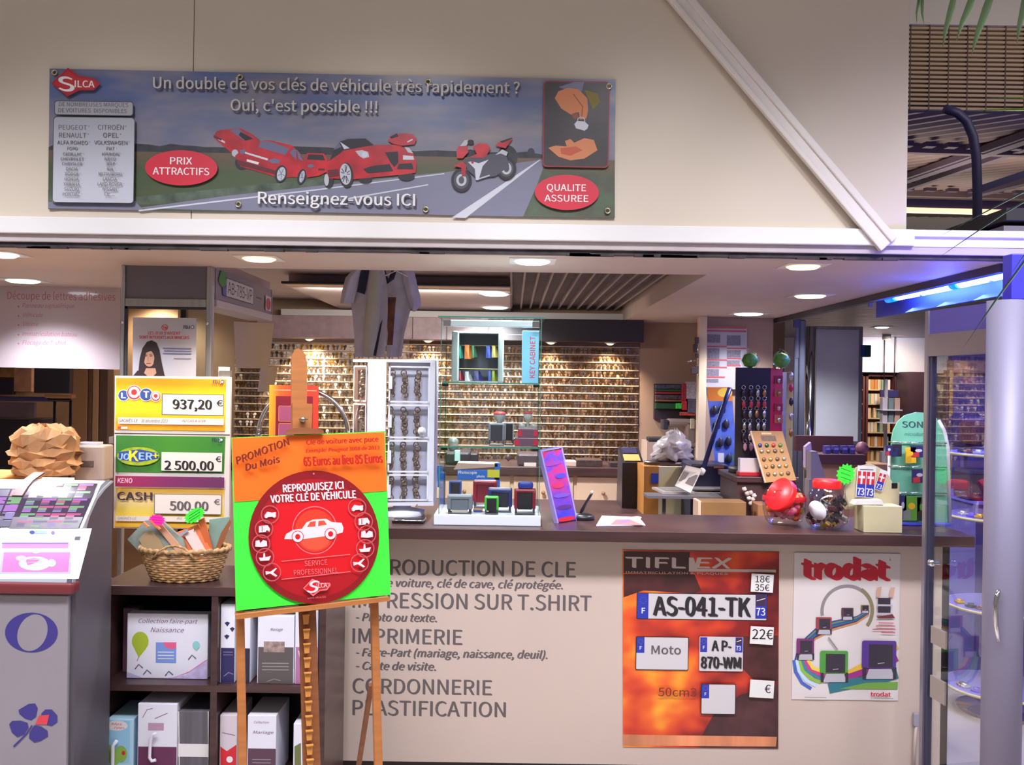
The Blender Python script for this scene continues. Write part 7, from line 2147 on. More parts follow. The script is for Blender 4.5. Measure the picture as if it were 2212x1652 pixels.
# ---------------------------------------------------------------- lottery counter and dim back shop at the far left
lc_ = thing('lottery_counter', 'counter behind the lottery stand carrying the brown paper bag', 'counter', (-2.1, 3.8, 0))
LZ = 1.2
mb = MB(M('lotto_top', (206, 190, 180), .5)); mb.box((-3.0, 3.62, LZ - .03), (-1.785, 4.12, LZ - .0006), bev=.003); mb.build('top', lc_)
mb = MB(M('lotto_body', (120, 96, 80), .5)); mb.box((-2.98, 3.66, 0), (-1.80, 4.1, LZ - .03)); mb.build('body', lc_)
mb = MB(M('tray_orange', (222, 150, 66), .5)); q0, q1 = hitz(-20, 1030, LZ), hitz(132, 1024, LZ); mb.box((-3.0, 3.66, LZ), (q1.x, 4.08, LZ + .035), bev=.006); mb.build('play_slip_tray', None, 'orange tray under the brown paper bag', 'tray')
bagm_ = M('paper_bag_brown', (172, 124, 82), .75, noise=(9, .16), bump=(14, .5))
pbag = MB(bagm_)
pc = at(98, 1018, 3.88); pbz = LZ + .036
rr = random.Random(9)
rws = []
prof_ = [(.0001, 0), (.85, .0), (.98, .08), (.9, .17), (1.05, .26), (.92, .36), (1.08, .45), (.96, .54), (1.0, .66), (.98, .8), (.78, .93), (.45, 1.0), (.0001, 1.0)]
Rb = 70 * 3.88 / 2000; Hb = at(98, 920, 3.88).z - pbz
for j, (r, h) in enumerate(prof_):
    rws.append([Vector((pc.x + Rb * r * (1 + .10 * math.sin(q * 2.2 + j * 2) + .06 * rr.uniform(-1, 1)) * math.cos(2 * PI * q / 26), 3.88 + Rb * .75 * r * (1 + .1 * math.sin(q * 1.7 + j)) * math.sin(2 * PI * q / 26), max(pbz, pbz + Hb * h + (0 if j in (0, 1) else .012 * math.sin(q * 1.3 + j * 2.4))))) for q in range(26)])
pbag.grid(rws, closed=True, smooth=False)
pbag.build('paper_bag', None, 'crumpled brown paper bag on the orange tray behind the lottery stand', 'paper bag')
cr_ = thing('cash_register', 'pale grey receipt machine on the lottery counter right of the paper bag', 'machine', (at(205, 1020, 3.9).x, 3.95, LZ))
mb = MB(M('register_grey', (176, 154, 142), .5)); q0, q1 = at(160, 962, 3.98), at(224, 1015, 3.98); mb.box((q0.x, 3.98, LZ), (q1.x, 4.08, q0.z), bev=.008); mb.build('housing', cr_)
mb = MB(M('register_slot', (104, 88, 84), .5)); mb.box((at(172, 900, 3.98).x, 3.976, at(190, 1008, 3.98).z), (at(204, 900, 3.98).x, 3.98, at(190, 995, 3.98).z)); mb.build('slot', cr_)
mb = MB(M('register_paper', (200, 190, 204), .5)); mb.box((at(164, 900, 3.98).x, 3.99, q0.z), (at(206, 900, 3.98).x, 4.06, q0.z + .012)); mb.build('paper_flap', cr_)
mon = thing('monitor', 'dark monitor hanging above the rail in the dim back shop at the far left', 'monitor', at(112, 845, 6.4))
mb = MB(M('monitor_dark', (42, 34, 44), .35)); q0, q1 = at(74, 770, 6.4), at(150, 850, 6.4); mb.box((q0.x, 6.4, q1.z), (q1.x, 6.46, q0.z), bev=.006); mb.build('screen', mon)
mb = MB(M('monitor_dark2', (60, 52, 60), .45)); mb.cyl((q0.x + .1, 6.45, q0.z), (q0.x + .1, 6.45, 2.30), .02, n=8); mb.build('bracket', mon)
fx0, fx1 = at(160, 900, 6.8).x, at(245, 900, 6.8).x
for (u0, u1, m) in ((152, 188, M('pine_post', (170, 124, 84), .6)), (189, 198, M('brown_post', (112, 78, 56), .6)), (199, 212, M('pine_post_light', (196, 152, 110), .6)), (214, 232, M('brown_post2', (104, 76, 60), .6))):
    a0, a1 = at(u0, 900, 6.8).x, at(u1, 900, 6.8).x
    mb = MB(m); mb.box((a0, 6.8, 0), (a1, 6.9, 2.3), bev=.004); mb.build('trim_14', kind='structure')
mb = MB(M('back_shop_panel', (176, 136, 104), .6, noise=(3, .1))); mb.box((-4.2, 7.6, 0), (-2.75, 7.66, 2.3)); mb.build('wall_left_back', kind='structure')
cl = thing('garment_rail', 'metal garment rail with dark folded goods in the dim back shop at the far left', 'rail', (at(90, 1000, 6.2).x, 6.2, 0))
q0, q1 = at(0, 862, 6.2), at(153, 866, 6.2)
mb = MB(dark_metal); mb.cyl((q0.x - .3, 6.2, q0.z), (q1.x, 6.2, q0.z), .012, n=10)
for x in (q1.x, at(118, 900, 6.2).x, q0.x - .28): mb.cyl((x, 6.2, 0), (x, 6.2, q0.z), .010, n=8)
mb.build('frame', cl)
for (u0, v0, u1, v1, c, lab) in ((-20, 856, 100, 866, (46, 46, 96), 'dark blue bar of goods on the garment rail at the far left'), (95, 852, 155, 860, (176, 120, 70), 'orange yellow strip of goods on the garment rail')):
    pxbox('folded_goods', lab, 'goods', u0, v0, u1, v1, 6.17, .06, M('goodsl_%d_%d_%d' % c, c, .6))
pxbox('dark_cabinet', 'large dark cabinet in the dim back shop behind the paper bag', 'cabinet', -60, 905, 62, 1000, 6.5, .4, M('cabinet_dark', (38, 28, 38), .5), zb=0)
pxbox('wall_picture', 'mauve picture panel above the dark cabinet in the dim back shop', 'picture', -40, 868, 74, 902, 6.52, .03, M('panel_mauve', (104, 82, 92), .6, noise=(5, .2)))
pxbox('wall_picture', 'small dark picture in a pale surround left of the hanging monitor', 'picture', 30, 782, 68, 846, 7.55, .04, M('picture_pale', (190, 140, 110), .6, noise=(8, .15)))
pxbox('wall_picture', 'tan and gold picture at the far left edge in the dim back shop', 'picture', -30, 794, 30, 815, 7.55, .04, M('picture_gold', (150, 110, 60), .6, noise=(20, .2)))
pxbox('wall_picture', 'dark panel under the gold picture at the far left edge', 'picture', -30, 818, 28, 852, 7.55, .04, M('picture_dark', (44, 34, 56), .6))
# ================================================================ RIGHT SIDE: GLAZED DOOR, SIDE STREET, BOOKSHOP
# ---- battery rack on the counter
sy = hitz(1960, 1133, CT).y
mint = M('rack_mint', (112, 186, 158), .45)
bt = thing('battery_rack', 'mint green battery rack with rounded top at the right end of the counter', 'display stand', (hitz(1985, 1130, CT).x, sy + .03, CT))
sp_ = pY(sy)
out = [(1924, 1124), (1926, 950), (1930, 930), (1940, 910), (1955, 897), (1980, 890), (2005, 892), (2024, 904), (2036, 925), (2044, 960), (2047, 1130)]
mb = MB(mint); P = [sp_(*p) for p in out]; P[0].z = CT + .012; P[-1].z = CT + .012; mb.prism(P, (0, .01, 0)); mb.build('back_board', bt)
mb = MB(M('rack_white_edge', (206, 206, 220), .4)); mb.tube([sp_(*p) + Vector((0, .004, 0)) for p in ((2028, 908), (2040, 930), (2048, 965), (2052, 1130))], .009, n=8); mb.cyl(sp_(1921, 970), Vector((sp_(1921, 970).x, sy, CT)), .007, n=8); mb.build('white_edge', bt)
mb = MB(M('rack_blue_foot', (70, 80, 220), .4)); mb.box((sp_(1930, 900).x, sy - .03, CT), (sp_(2050, 900).x, sy + .07, CT + .012), bev=.003); mb.build('foot', bt)
a = Art(pY(sy - .0004)); a.text('SONY', 1949, 923, 13, M('rack_darktext', (54, 80, 80), .5), 2008, bold=.05); a.text('microBatteries', 1954, 941, 7, M('rack_midtext', (74, 120, 104), .5), 2018, bold=.01, shear=.1); a.build('lettering', bt)
for v in (954, 1006, 1062):
    mb = MB(chrome); q0, q1 = sp_(1916, v), sp_(2042, v + 3); mb.cyl(q0 + Vector((0, -.012, 0)), q1 + Vector((0, -.012, 0)), .003, n=6)
    for u in (1935, 1962, 1990): q = sp_(u, v + 1); mb.cyl(q, q + Vector((0, -.055, 0)), .0022, n=6)
    mb.build('hook_bar', bt)
def pack(u0, v0, u1, v1, cols, label, lean=0):
    Yp = sy - .04
    r = thing('battery_pack', label, 'battery pack', at((u0 + u1) / 2, v1, Yp), 'battery packs on the mint rack')
    pos = pY(Yp); mb = MB(cols[0]); mb.prism([pos(u0 + lean, v0), pos(u1 + lean, v0), pos(u1, v1), pos(u0, v1)], (0, .008, 0)); mb.build('card', r)
    a = Art(pos); w, h = u1 - u0, v1 - v0
    a.poly([(u0 + w * .05, v0 + h * .62), (u0 + w * .5, v0 + h * .5), (u0 + w * .55, v0 + h * .95), (u0 + w * .05, v0 + h * .98)], cols[1]); a.ell(u0 + w * .5 + lean * .5, v0 + h * .4, w * .22, h * .14, cols[2], 14)
    a.build('print', r)
pn, pr_, py_, pg_ = M('pack_navy', (48, 46, 104), .35), M('pack_red', (190, 56, 60), .35), M('pack_yellow', (232, 186, 44), .35), M('pack_green', (96, 160, 56), .35)
pw_ = M('pack_white', (200, 200, 214), .35)
pack(1914, 962, 1928, 984, (pn, pr_, pw_), 'navy battery pack at the left edge of the mint rack on its top bar')
pack(1928, 960, 1948, 986, (M('pack_black', (44, 40, 58), .35), pn, pn), 'black battery pack on the top hook bar beside the left edge of the mint rack')
pack(1957, 966, 1979, 1000, (py_, M('pack_ochre', (206, 160, 40), .4), py_), 'yellow pack hanging on the top bar of the mint rack')
pack(1967, 963, 2002, 988, (pn, pr_, pw_), 'navy and red battery pack overlapping the yellow one on the mint rack')
pack(1971, 1014, 2002, 1043, (pn, pr_, pw_), 'navy and red battery pack alone on the middle bar of the mint rack')
pack(1943, 1070, 1958, 1122, (pn, M('pack_blue2', (70, 70, 160), .4), pw_), 'navy pack on the lowest bar left of the green one on the mint rack')
pack(1949, 1072, 1984, 1124, (pg_, M('pack_greygreen', (130, 140, 130), .4), py_), 'bright green pack with yellow mark on the lowest bar of the mint rack', 6)
pack(1981, 1074, 2000, 1126, (M('pack_dkgreen', (50, 84, 46), .4), M('pack_blk', (40, 50, 44), .4), pg_), 'dark green pack at the right of the lowest bar of the mint rack')

# ---- glazed door leaf standing open at the right, with round aluminium stile
dr = bpy.data.objects.new('door_1', None); COL.objects.link(dr); dr.location = (1.66, 3.4, 0); WL[dr.name] = Vector(dr.location); dr['kind'] = 'structure'
A_ = at(2006, 900, 3.62); B_ = at(2172, 900, 3.15)
ax_, ay_, bx_, by_ = A_.x, 3.62, B_.x, 3.15
al2 = M('door_aluminium', (164, 160, 176), .32, .7)
zt_d = at(2006, 672, ay_).z
dirp = Vector((bx_ - ax_, by_ - ay_, 0)).normalized(); nrm = Vector((-dirp.y, dirp.x, 0))
if nrm.x > 0: nrm = -nrm
def dbar(s0, s1, z0, z1, m, name, w=.03, **kw):
    p, q = Vector((ax_, ay_, 0)).lerp(Vector((bx_, by_, 0)), s0), Vector((ax_, ay_, 0)).lerp(Vector((bx_, by_, 0)), s1)
    mb = MB(m); o = nrm * (w / 2); mb.prism([p + o + Vector((0, 0, z0)), q + o + Vector((0, 0, z0)), q - o + Vector((0, 0, z0)), p - o + Vector((0, 0, z0))], (0, 0, z1 - z0)); return mb.build(name, dr, **kw)
dbar(-.012, .035, 0, zt_d, al2, 'hinge_stile', .035)
dbar(.035, .075, .0, at(2015, 770, ay_).z, M('door_gasket', (58, 56, 82), .4), 'gasket', .02)
zh1, zh0 = at(2012, 722, ay_).z, at(2012, 770, ay_).z
dbar(.035, .93, zh0, zh1, al2, 'top_rail', .03)
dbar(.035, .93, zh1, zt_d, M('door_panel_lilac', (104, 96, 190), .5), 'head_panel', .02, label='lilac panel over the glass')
dbar(.06, .93, .12, zh0, glass, 'glass_pane', .006)
dbar(.035, .93, .02, .12, al2, 'bottom_rail', .03)
ztc = at(2176, 650, by_).z
mb = MB(M('column_silver', (140, 136, 162), .5, .15)); mb.cyl((bx_, by_, 0), (bx_, by_, ztc), 40 * by_ / 2000, n=40); mb.build('round_stile', dr)
mb = MB(M('stile_cap_neon_lit', (66, 62, 226), .4)); mb.box((bx_ - .018, by_ - .06, ztc), (bx_ + .4, by_ + .0, 2.105), bev=.004); mb.build('head_box', dr)  # blue neon light on the box is put into its colour
hp_ = pY(by_ - .075)
mb = MB(chrome); mb.tube([hp_(*p) for p in ((2158, 1274), (2153, 1290), (2150, 1320), (2151, 1350), (2157, 1385))], [.006, .008, .0085, .008, .006], n=10); mb.cyl(hp_(2157, 1278), hp_(2160, 1278) + Vector((.012, .03, 0)), .005, n=8); mb.cyl(hp_(2156, 1380), hp_(2160, 1380) + Vector((.012, .03, 0)), .005, n=8); mb.build('handle', dr)
lk = at(2015, 1217, 3.5)
mb = MB(chrome); mb.lathe(lk + Vector((0, .02, 0)), [(.0001, .02), (.011, .02), (.013, .014), (.013, 0)], n=16, axis=(0, -1, 0)); mb.box((lk.x - .016, lk.y + .004, lk.z - .006), (lk.x + .03, lk.y + .012, lk.z + .006), bev=.003); mb.build('lock', dr)
for z0_, z1_ in ((.67, .735), (.46, .545)): dbar(.09, .3, z0_, z1_, M('sticker_pale', (150, 138, 132), .5), 'glass_sticker', .0075)
hw = thing('wall_hook', 'small grey plastic catch with a pale cord low on the counter front by the door', 'hook', at(1980, 1562, CF - .02))
mb = MB(M('catch_grey', (160, 158, 172), .4)); q0, q1 = at(1975, 1541, CF - .02), at(1987, 1570, CF - .02); mb.box((q0.x, CF - .02, q1.z), (q1.x, CF - .001, q0.z), bev=.004); mb.build('catch', hw)
mb = MB(M('cord_pale', (206, 190, 180), .6)); mb.tube([at(1979, 1568, CF - .012), at(1976, 1600, CF - .012), at(1974, 1660, CF - .012)], .006, n=8); mb.build('cord', hw)

# ---- blue neon tubes in the side street ceiling
neon = M('neon_core', (120, 200, 255), .3, emit=(150, 220, 255), es=11.0)
neon_cap = M('neon_end_cyan', (0, 150, 255), .3, emit=(0, 120, 255), es=1.6)
xn = 2.13
def npt(u, v): return hitx(u, v, xn)
nf = thing('neon_fixture', 'blue neon strip of tubes in the recessed channel over the glazed door', 'neon light', (xn, 4.4, 2.15))
segs = (((1918, 646), (1936, 642), neon_cap), ((1940, 640), (2054, 617), neon), ((2058, 616), (2072, 613), neon_cap), ((2076, 612), (2166, 592), neon))
for (p, q, m) in segs:
    a0, a1 = npt(*p), npt(*q)
    zz = 2.16
    mb = MB(m); mb.cyl((xn, a0.y, a0.z), (xn, a1.y, a1.z), .022, n=14); mb.build('tube', nf)
mb = MB(M('channel_blue', (90, 96, 220), .4)); y0_, y1_ = npt(2166, 592).y - .1, npt(1885, 650).y + .2
mb.box((xn - .09, y0_, 2.19), (xn + .12, y1_, 2.215)); mb.box((xn + .10, y0_, 2.08), (xn + .12, y1_, 2.215)); mb.build('channel', nf)
mb = MB(M('clip_metal', (160, 160, 180), .4, .5))
for f_ in (.1, .5, .9): y_ = y0_ + (y1_ - y0_) * f_; mb.box((xn - .01, y_, 2.13), (xn + .01, y_ + .02, 2.19))
mb.build('tube_clip', nf)
for f_ in (.06, .3, .55, .8):
    y_ = y0_ + .1 + (y1_ - y0_ - .2) * f_
    lamp('neon_and_fill_glow', 'AREA', (xn + .02, y_, 2.09), 7, (.05, .1, 1.0), parent=nf, aim=(xn - .25, y_ - .35, 0), shape='RECTANGLE', size=.3, size_y=.08)
lamp('neon_and_fill_glow', 'POINT', (xn - .02, y0_ - .12, 2.17), 3.5, (.03, .06, 1.0), parent=nf, shadow_soft_size=.05)
lamp('neon_and_fill_glow', 'POINT', (xn - .13, y0_ + .35, 2.05), 5.0, (.04, .08, 1.0), parent=nf, shadow_soft_size=.05)
lamp('neon_and_fill_glow', 'POINT', (1.82, 3.45, 2.08), 6, (.14, .1, 1.0), parent=nf, shadow_soft_size=.05)  # added fill lamp without a tube, turns the beam and soffit purple
lamp('neon_and_fill_glow', 'POINT', (xn + .3, y0_ + .6, 2.05), 4, (.05, .1, 1.0), parent=nf, shadow_soft_size=.05)

# ---- frosted glass partition and chrome poles further back
w2 = bpy.data.objects.new('window_2', None); COL.objects.link(w2); w2.location = (3.0, 8.0, 0); WL[w2.name] = Vector(w2.location); w2['kind'] = 'structure'
Yf = 8.0
f0, f1 = at(1762, 900, Yf).x, at(1853, 900, Yf).x
ztf, zbf = at(1800, 712, Yf).z, at(1800, 952, Yf).z
mb = MB(M('frosted_pane', (206, 206, 212), .4, noise=(2, .04))); mb.box((f0, Yf, zbf), (f1, Yf + .02, ztf)); mb.build('frosted_pane', w2)
mb = MB(alu); mb.box((f0, Yf - .01, ztf), (f1 + .03, Yf + .03, ztf + .03)); mb.box((f1, Yf - .01, 0), (f1 + .03, Yf + .03, ztf)); mb.box((f0, Yf - .01, zbf - .03), (f1, Yf + .03, zbf)); mb.build('frame', w2)
mb = MB(M('low_panel', (150, 140, 134), .5)); mb.box((f0, Yf + .002, 0), (f1, Yf + .02, zbf - .03)); mb.build('lower_panel', w2)
for (u, r, m) in ((1750, 11, chrome),):
    x = at(u, 850, Yf - .3).x; mb = MB(m); mb.cyl((x, Yf - .3, 0), (x, Yf - .3, at(1750, 705, Yf - .3).z), r * .0036, n=20); mb.build('pole', w2, label='chrome pole')
x = at(1731, 850, Yf - .4).x; mb = MB(M('pole_grey', (110, 112, 132), .35, .6)); mb.box((x - .02, Yf - .4, 0), (x + .03, Yf - .36, 2.2), bev=.01); mb.box((x - .055, Yf - .38, 0), (x - .02, Yf - .36, at(1720, 735, Yf).z), bev=.005); mb.build('upright', w2)
mb = MB(M('sticker_violet', (90, 80, 150), .5)); q = at(1724, 694, Yf - .4); mb.box((q.x - .03, Yf - .4, q.z - .05), (q.x + .02, Yf - .37, q.z + .05)); mb.box((q.x - .01, Yf - .385, q.z - .3), (x, Yf - .37, q.z - .03), M('pole_grey', (110, 112, 132), .35, .6)); mb.build('violet_label', w2)
ex_ = thing('exit_sign', 'dark green sign box projecting from the frosted partition', 'sign', at(1867, 772, Yf))
mb = MB(M('exit_green', (30, 70, 74), .4)); q0, q1 = at(1858, 745, Yf), at(1880, 771, Yf); mb.box((q0.x, Yf - .02, q1.z), (q1.x, Yf + .06, q0.z), bev=.006); mb.build('box', ex_)
mb = MB(M('exit_blue', (40, 70, 160), .4)); mb.box((q0.x + .004, Yf - .023, q1.z + .01), (q0.x + .03, Yf - .02, q0.z - .01)); mb.build('face', ex_)

# ---- brown bins with blue packets
bn = thing('bin_stand', 'brown sloping bin stand of blue packets behind the sweet jars', 'display stand', (at(1806, 1000, 6.6).x, 6.8, 0))
Yn = 6.6
bp_ = pY(Yn)
brn = M('bin_brown', (84, 44, 42), .5)
mb = MB(brn); x0, x1 = bp_(1762, 900).x, bp_(1872, 900).x
mb.box((x0, Yn, bp_(1800, 1003).z), (x1, Yn + .3, bp_(1800, 981).z), bev=.004); mb.box((x0 - .06, Yn + .25, bp_(1800, 980).z), (x1, Yn + .3, bp_(1800, 946).z)); mb.box((x0 - .05, Yn + .02, bp_(1800, 966).z), (x1, Yn + .06, bp_(1800, 955).z)) if False else None
mb.build('bin', bn)
mb = MB(M('bin_body', (190, 140, 96), .5)); mb.box((x0 + .04, Yn + .06, 0), (x1 + .2, Yn + .3, bp_(1800, 1003).z)); mb.build('stand', bn)
for k, u in enumerate((1790, 1808, 1827, 1843)):
    q0, q1 = at(u - 6, 963, Yn + .03), at(u + 6, 980, Yn + .03)
    mb = MB(M('packet_violet', (70, 62, 130), .4)); mb.box((q0.x, Yn + .04, bp_(1800, 981).z), (q1.x, Yn + .1, q0.z), bev=.003); mb.box((q0.x + .006, Yn + .037, q0.z - .03), (q1.x - .006, Yn + .041, q0.z - .012), M('packet_pale', (140, 130, 190), .4)); mb.build('blue_packet', None, ('leftmost', 'second', 'third', 'rightmost')[k] + ' of the four violet packets standing in the brown bin', 'packet', 'violet packets in the brown bin')
mb = MB(M('bag_mauve', (140, 84, 96), .5, noise=(14, .2))); mb.lathe(at(1862, 968, Yn + .12), [(.0001, -.045), (.04, -.03), (.05, 0), (.03, .04), (.0001, .05)], n=12); mb.build('mauve_bag', None, 'mauve crumpled bag at the right end of the brown bin', 'bag')
mb = MB(M('film_lilac', (176, 150, 180), .3)); mb.prism([at(u, v, 6.3) for u, v in ((1740, 965), (1752, 955), (1756, 1000), (1748, 1018), (1740, 1010))], (0, .05, 0)); mb.build('film_roll', None, 'lilac wrinkled film hanging beside the grey upright', 'film')
mb = MB(M('slope_grey', (120, 108, 116), .5)); mb.prism([at(u, v, 6.2) for u, v in ((1752, 975), (1766, 975), (1784, 1036), (1752, 1036))], (0, .1, 0)); mb.box((at(1750, 900, 6.2).x, 6.2, 0), (at(1784, 900, 6.2).x, 6.3, at(1760, 1036, 6.2).z)); mb.build('sloping_stand', None, 'grey sloping panel stand in front of the brown bin', 'stand')

# ---- bookshop: lit bookcase under a white wall, glowing downlight
YB = 12.0
bkp = pY(YB)
def bookcase(u0, u1, label, shelf_m, seed, gap=False):
    x0, x1 = bkp(u0, 900).x, bkp(u1, 900).x
    zt = bkp(1900, 808).z
    r = thing('bookcase', label, 'bookcase', ((x0 + x1) / 2, YB + .13, 0))
    mb = MB(M('bookcase_red', (96, 46, 46), .5))
    for x in (x0, x1 - .03): mb.box((x, YB, 0), (x + .03, YB + .28, zt))
    mb.box((x0, YB, zt - .03), (x1, YB + .28, zt)); mb.build('frame', r)
    mb = MB(M('bookcase_back', (206, 142, 84), .6)); mb.box((x0 + .03, YB + .26, 0), (x1 - .03, YB + .275, zt - .03)); mb.build('back_board', r)
    rz = []
    nsh = 8
    mb = MB(shelf_m)
    for k in range(nsh):
        z = zt - .2 - k * .185
        mb.box((x0 + .03, YB + .01, z - .012), (x1 - .03, YB + .26, z)); rz.append(z)
    mb.build('shelves', r)
    return x0 + .04, x1 - .04, rz
bk = {'cream': (226, 196, 150), 'ochre': (200, 130, 66), 'white': (222, 212, 206), 'sage': (140, 170, 150), 'crimson': (190, 50, 70), 'navy': (60, 60, 110)}
bfirst = {}
rr = random.Random(31)
for (u0, u1, lab, seed) in ((1850, 1868, 'narrow bookcase at the left of the lit bookshop wall', 1), (1870, 1936, 'middle bookcase under the small navy sign in the bookshop', 2), (1936, 1962, 'right bookcase of the bookshop beside the dark pillar', 3)):
    xa_, xb_, rz = bookcase(u0, u1, lab, M('book_shelf', (222, 196, 160), .5), seed)
    for zi_, z in enumerate(rz[:6]):
        x = xa_ + rr.uniform(0, .01)
        while x < xb_ - .05:
            cn = rr.choice(('cream', 'cream', 'ochre', 'white', 'sage', 'ochre') if u0 < 1930 else ('cream', 'crimson', 'navy', 'white'))
            w = .045
            if cn not in bfirst:
                mb = MB(M('book_' + cn, bk[cn], .5)); mb.box((0, 0, 0), (.04, .14, .13), bev=.002)
                o = mb.build('book', None, cn + ' book standing on the shelves of the lit bookshop', 'book', cn + ' books in the bookshop'); bfirst[cn] = (o, Vector(o.location))
            else:
                o = bfirst[cn][0].copy(); COL.objects.link(o)
            o.location = bfirst[cn][1] + Vector((x, YB + .06, z + .001))
            pl_ = '%s shelf of the %s bookcase' % (RN[zi_], lab.split()[0])
            o['label'] = cn + ' book on the ' + pl_; o['group'] = cn + ' books on the ' + pl_
            x += w + rr.choice((.0, .004, .03))
nb = thing('navy_sign', 'small navy hanging sign in front of the middle bookcase', 'sign', at(1924, 858, YB - .2))
mb = MB(print_navy); q0, q1 = at(1902, 842, YB - .2), at(1941, 858, YB - .2); mb.box((q0.x, YB - .2, q1.z), (q1.x, YB - .17, q0.z)); mb.build('board', nb)
mb = MB(dark_metal); mb.cyl((q0.x + .05, YB - .185, q0.z), (q0.x + .05, YB - .185, 2.33), .006, n=6); mb.cyl((q1.x - .05, YB - .185, q0.z), (q1.x - .05, YB - .185, 2.33), .006, n=6); mb.build('rods', nb)
fl = thing('floor_stand', 'white tiered stand of grey boxes in front of the bookcases', 'display stand', (at(1922, 1000, 10.5).x, 10.5, 0))
mb = MB(M('stand_white', (212, 202, 204), .5)); x = at(1922, 900, 10.5).x
for z in (.4, .8, at(1922, 912, 10.5).z, at(1922, 884, 10.5).z): mb.box((x - .11, 10.42, z - .012), (x + .11, 10.62, z))
mb.box((x - .015, 10.6, 0), (x + .015, 10.63, 1.75)); mb.box((x - .12, 10.4, 0), (x + .12, 10.64, .03)); mb.build('tiers', fl)
k = 0
for z, tn_ in ((.8, 'third'), (at(1922, 912, 10.5).z, 'second'), (at(1922, 884, 10.5).z, 'top')):
    for i_, dx in enumerate((-.07, 0, .07)):
        mb = MB(M('standbox_%d' % (k % 3), ((176, 160, 166), (110, 120, 120), (190, 150, 130))[k % 3], .5)); mb.box((x + dx - .028, 10.46, z), (x + dx + .028, 10.54, z + .13), bev=.002)
        mb.build('small_box', None, '%s box on the %s tier of the white stand in the bookshop' % (('left', 'middle', 'right')[i_], tn_), 'box', 'boxes on the white tiered stand'); k += 1
mb = MB(M('pillar_dark', (66, 44, 54), .5)); mb.box((at(1962, 900, 11.6).x, 11.6, 0), (at(2010, 900, 11.6).x, 12.0, at(1980, 803, 11.6).z)); mb.build('trim_15', kind='structure')
mb = MB(M('bulkhead_white', (220, 214, 222), .6)); mb.box((at(1848, 900, 11.9).x, 11.9, at(1900, 804, 11.9).z), (6.4, 12.3, 2.34)); mb.build('trim_16', kind='structure')
wl = thing('wall_washer', 'small ceiling lamp washing the white wall above the bookcases', 'ceiling light', (at(1915, 735, 11.3).x, 11.3, 2.28))
mb = MB(white); mb.cyl((at(1915, 735, 11.3).x, 11.3, 2.24), (at(1915, 735, 11.3).x, 11.3, 2.30), .05, n=16); mb.build('housing', wl)
lamp('wash_light', 'SPOT', (at(1915, 735, 11.3).x, 11.25, 2.2), 22, (1, .96, .97), parent=wl, aim=(at(1918, 740, 11.9).x, 11.9, 1.95), spot_size=2.0, spot_blend=.8, shadow_soft_size=.05)
lamp('shelf_light', 'SPOT', (at(1915, 735, 11.3).x, 10.9, 2.22), 60, (1, .82, .6), parent=wl, aim=(at(1900, 900, 12).x, 12.0, 1.3), spot_size=1.6, spot_blend=.6, shadow_soft_size=.05)

# ---- blue jewellery display behind the door glass
vb = MB(M('velvet_blue', (104, 98, 170), .8, noise=(3, .15))); vb.box((2.9, 6.1, 0), (4.8, 6.16, 2.15)); vb.build('wall_side', kind='structure')
mb = MB(M('pelmet', (180, 140, 130), .5, noise=(6, .1))); mb.box((2.86, 6.0, at(2080, 805, 6.0).z), (4.8, 6.09, at(2080, 778, 6.0).z)); mb.build('trim_17', kind='structure')
mb = MB(M('gold_frame', (206, 160, 100), .3, .5)); mb.box((at(2050, 900, 5.9).x, 5.9, 0), (at(2058, 900, 5.9).x, 5.94, at(2055, 800, 5.9).z)); mb.box((at(2043, 900, 5.9).x, 5.9, 0), (at(2048, 900, 5.9).x, 5.94, at(2055, 800, 5.9).z), M('frame_brown', (120, 84, 80), .5)); mb.build('trim_18', kind='structure')
ped = thing('round_shelf_stand', 'tall stand of round glass-edged shelves with watches behind the door glass', 'display stand', (2.52, 4.75, 0))
cx_, cy_ = 2.52, 4.75
rim = M('shelf_rim', (196, 186, 130), .3); shl = M('shelf_glass_blue', (130, 124, 190), .2)
zsh = [at(2180, v, cy_).z for v in (978, 1113, 1305, 1480, 1640)]
for z in zsh:
    mb = MB(shl); mb.lathe(Vector((cx_, cy_, z)), [(.0001, 0), (.255, 0)], n=40); mb.lathe(Vector((cx_, cy_, z - .012)), [(.0001, 0), (.255, 0)], n=40)
    mb.lathe(Vector((cx_, cy_, z)), [(.255, 0), (.262, -.002), (.262, -.012), (.255, -.014)], rim, n=40); mb.build('round_shelf', ped)
mb = MB(chrome); mb.cyl((cx_, cy_, 0), (cx_, cy_, zsh[0]), .02, n=14); mb.lathe(Vector((cx_, cy_, 0)), [(.2, 0), (.2, .02), (.02, .03)], n=28); mb.build('pole', ped)
rr = random.Random(41)
wc = [('black', (44, 40, 56)), ('silver', (206, 200, 200)), ('gold', (214, 170, 60)), ('brown', (104, 66, 56)), ('violet', (110, 90, 190))]
wfirst = {}
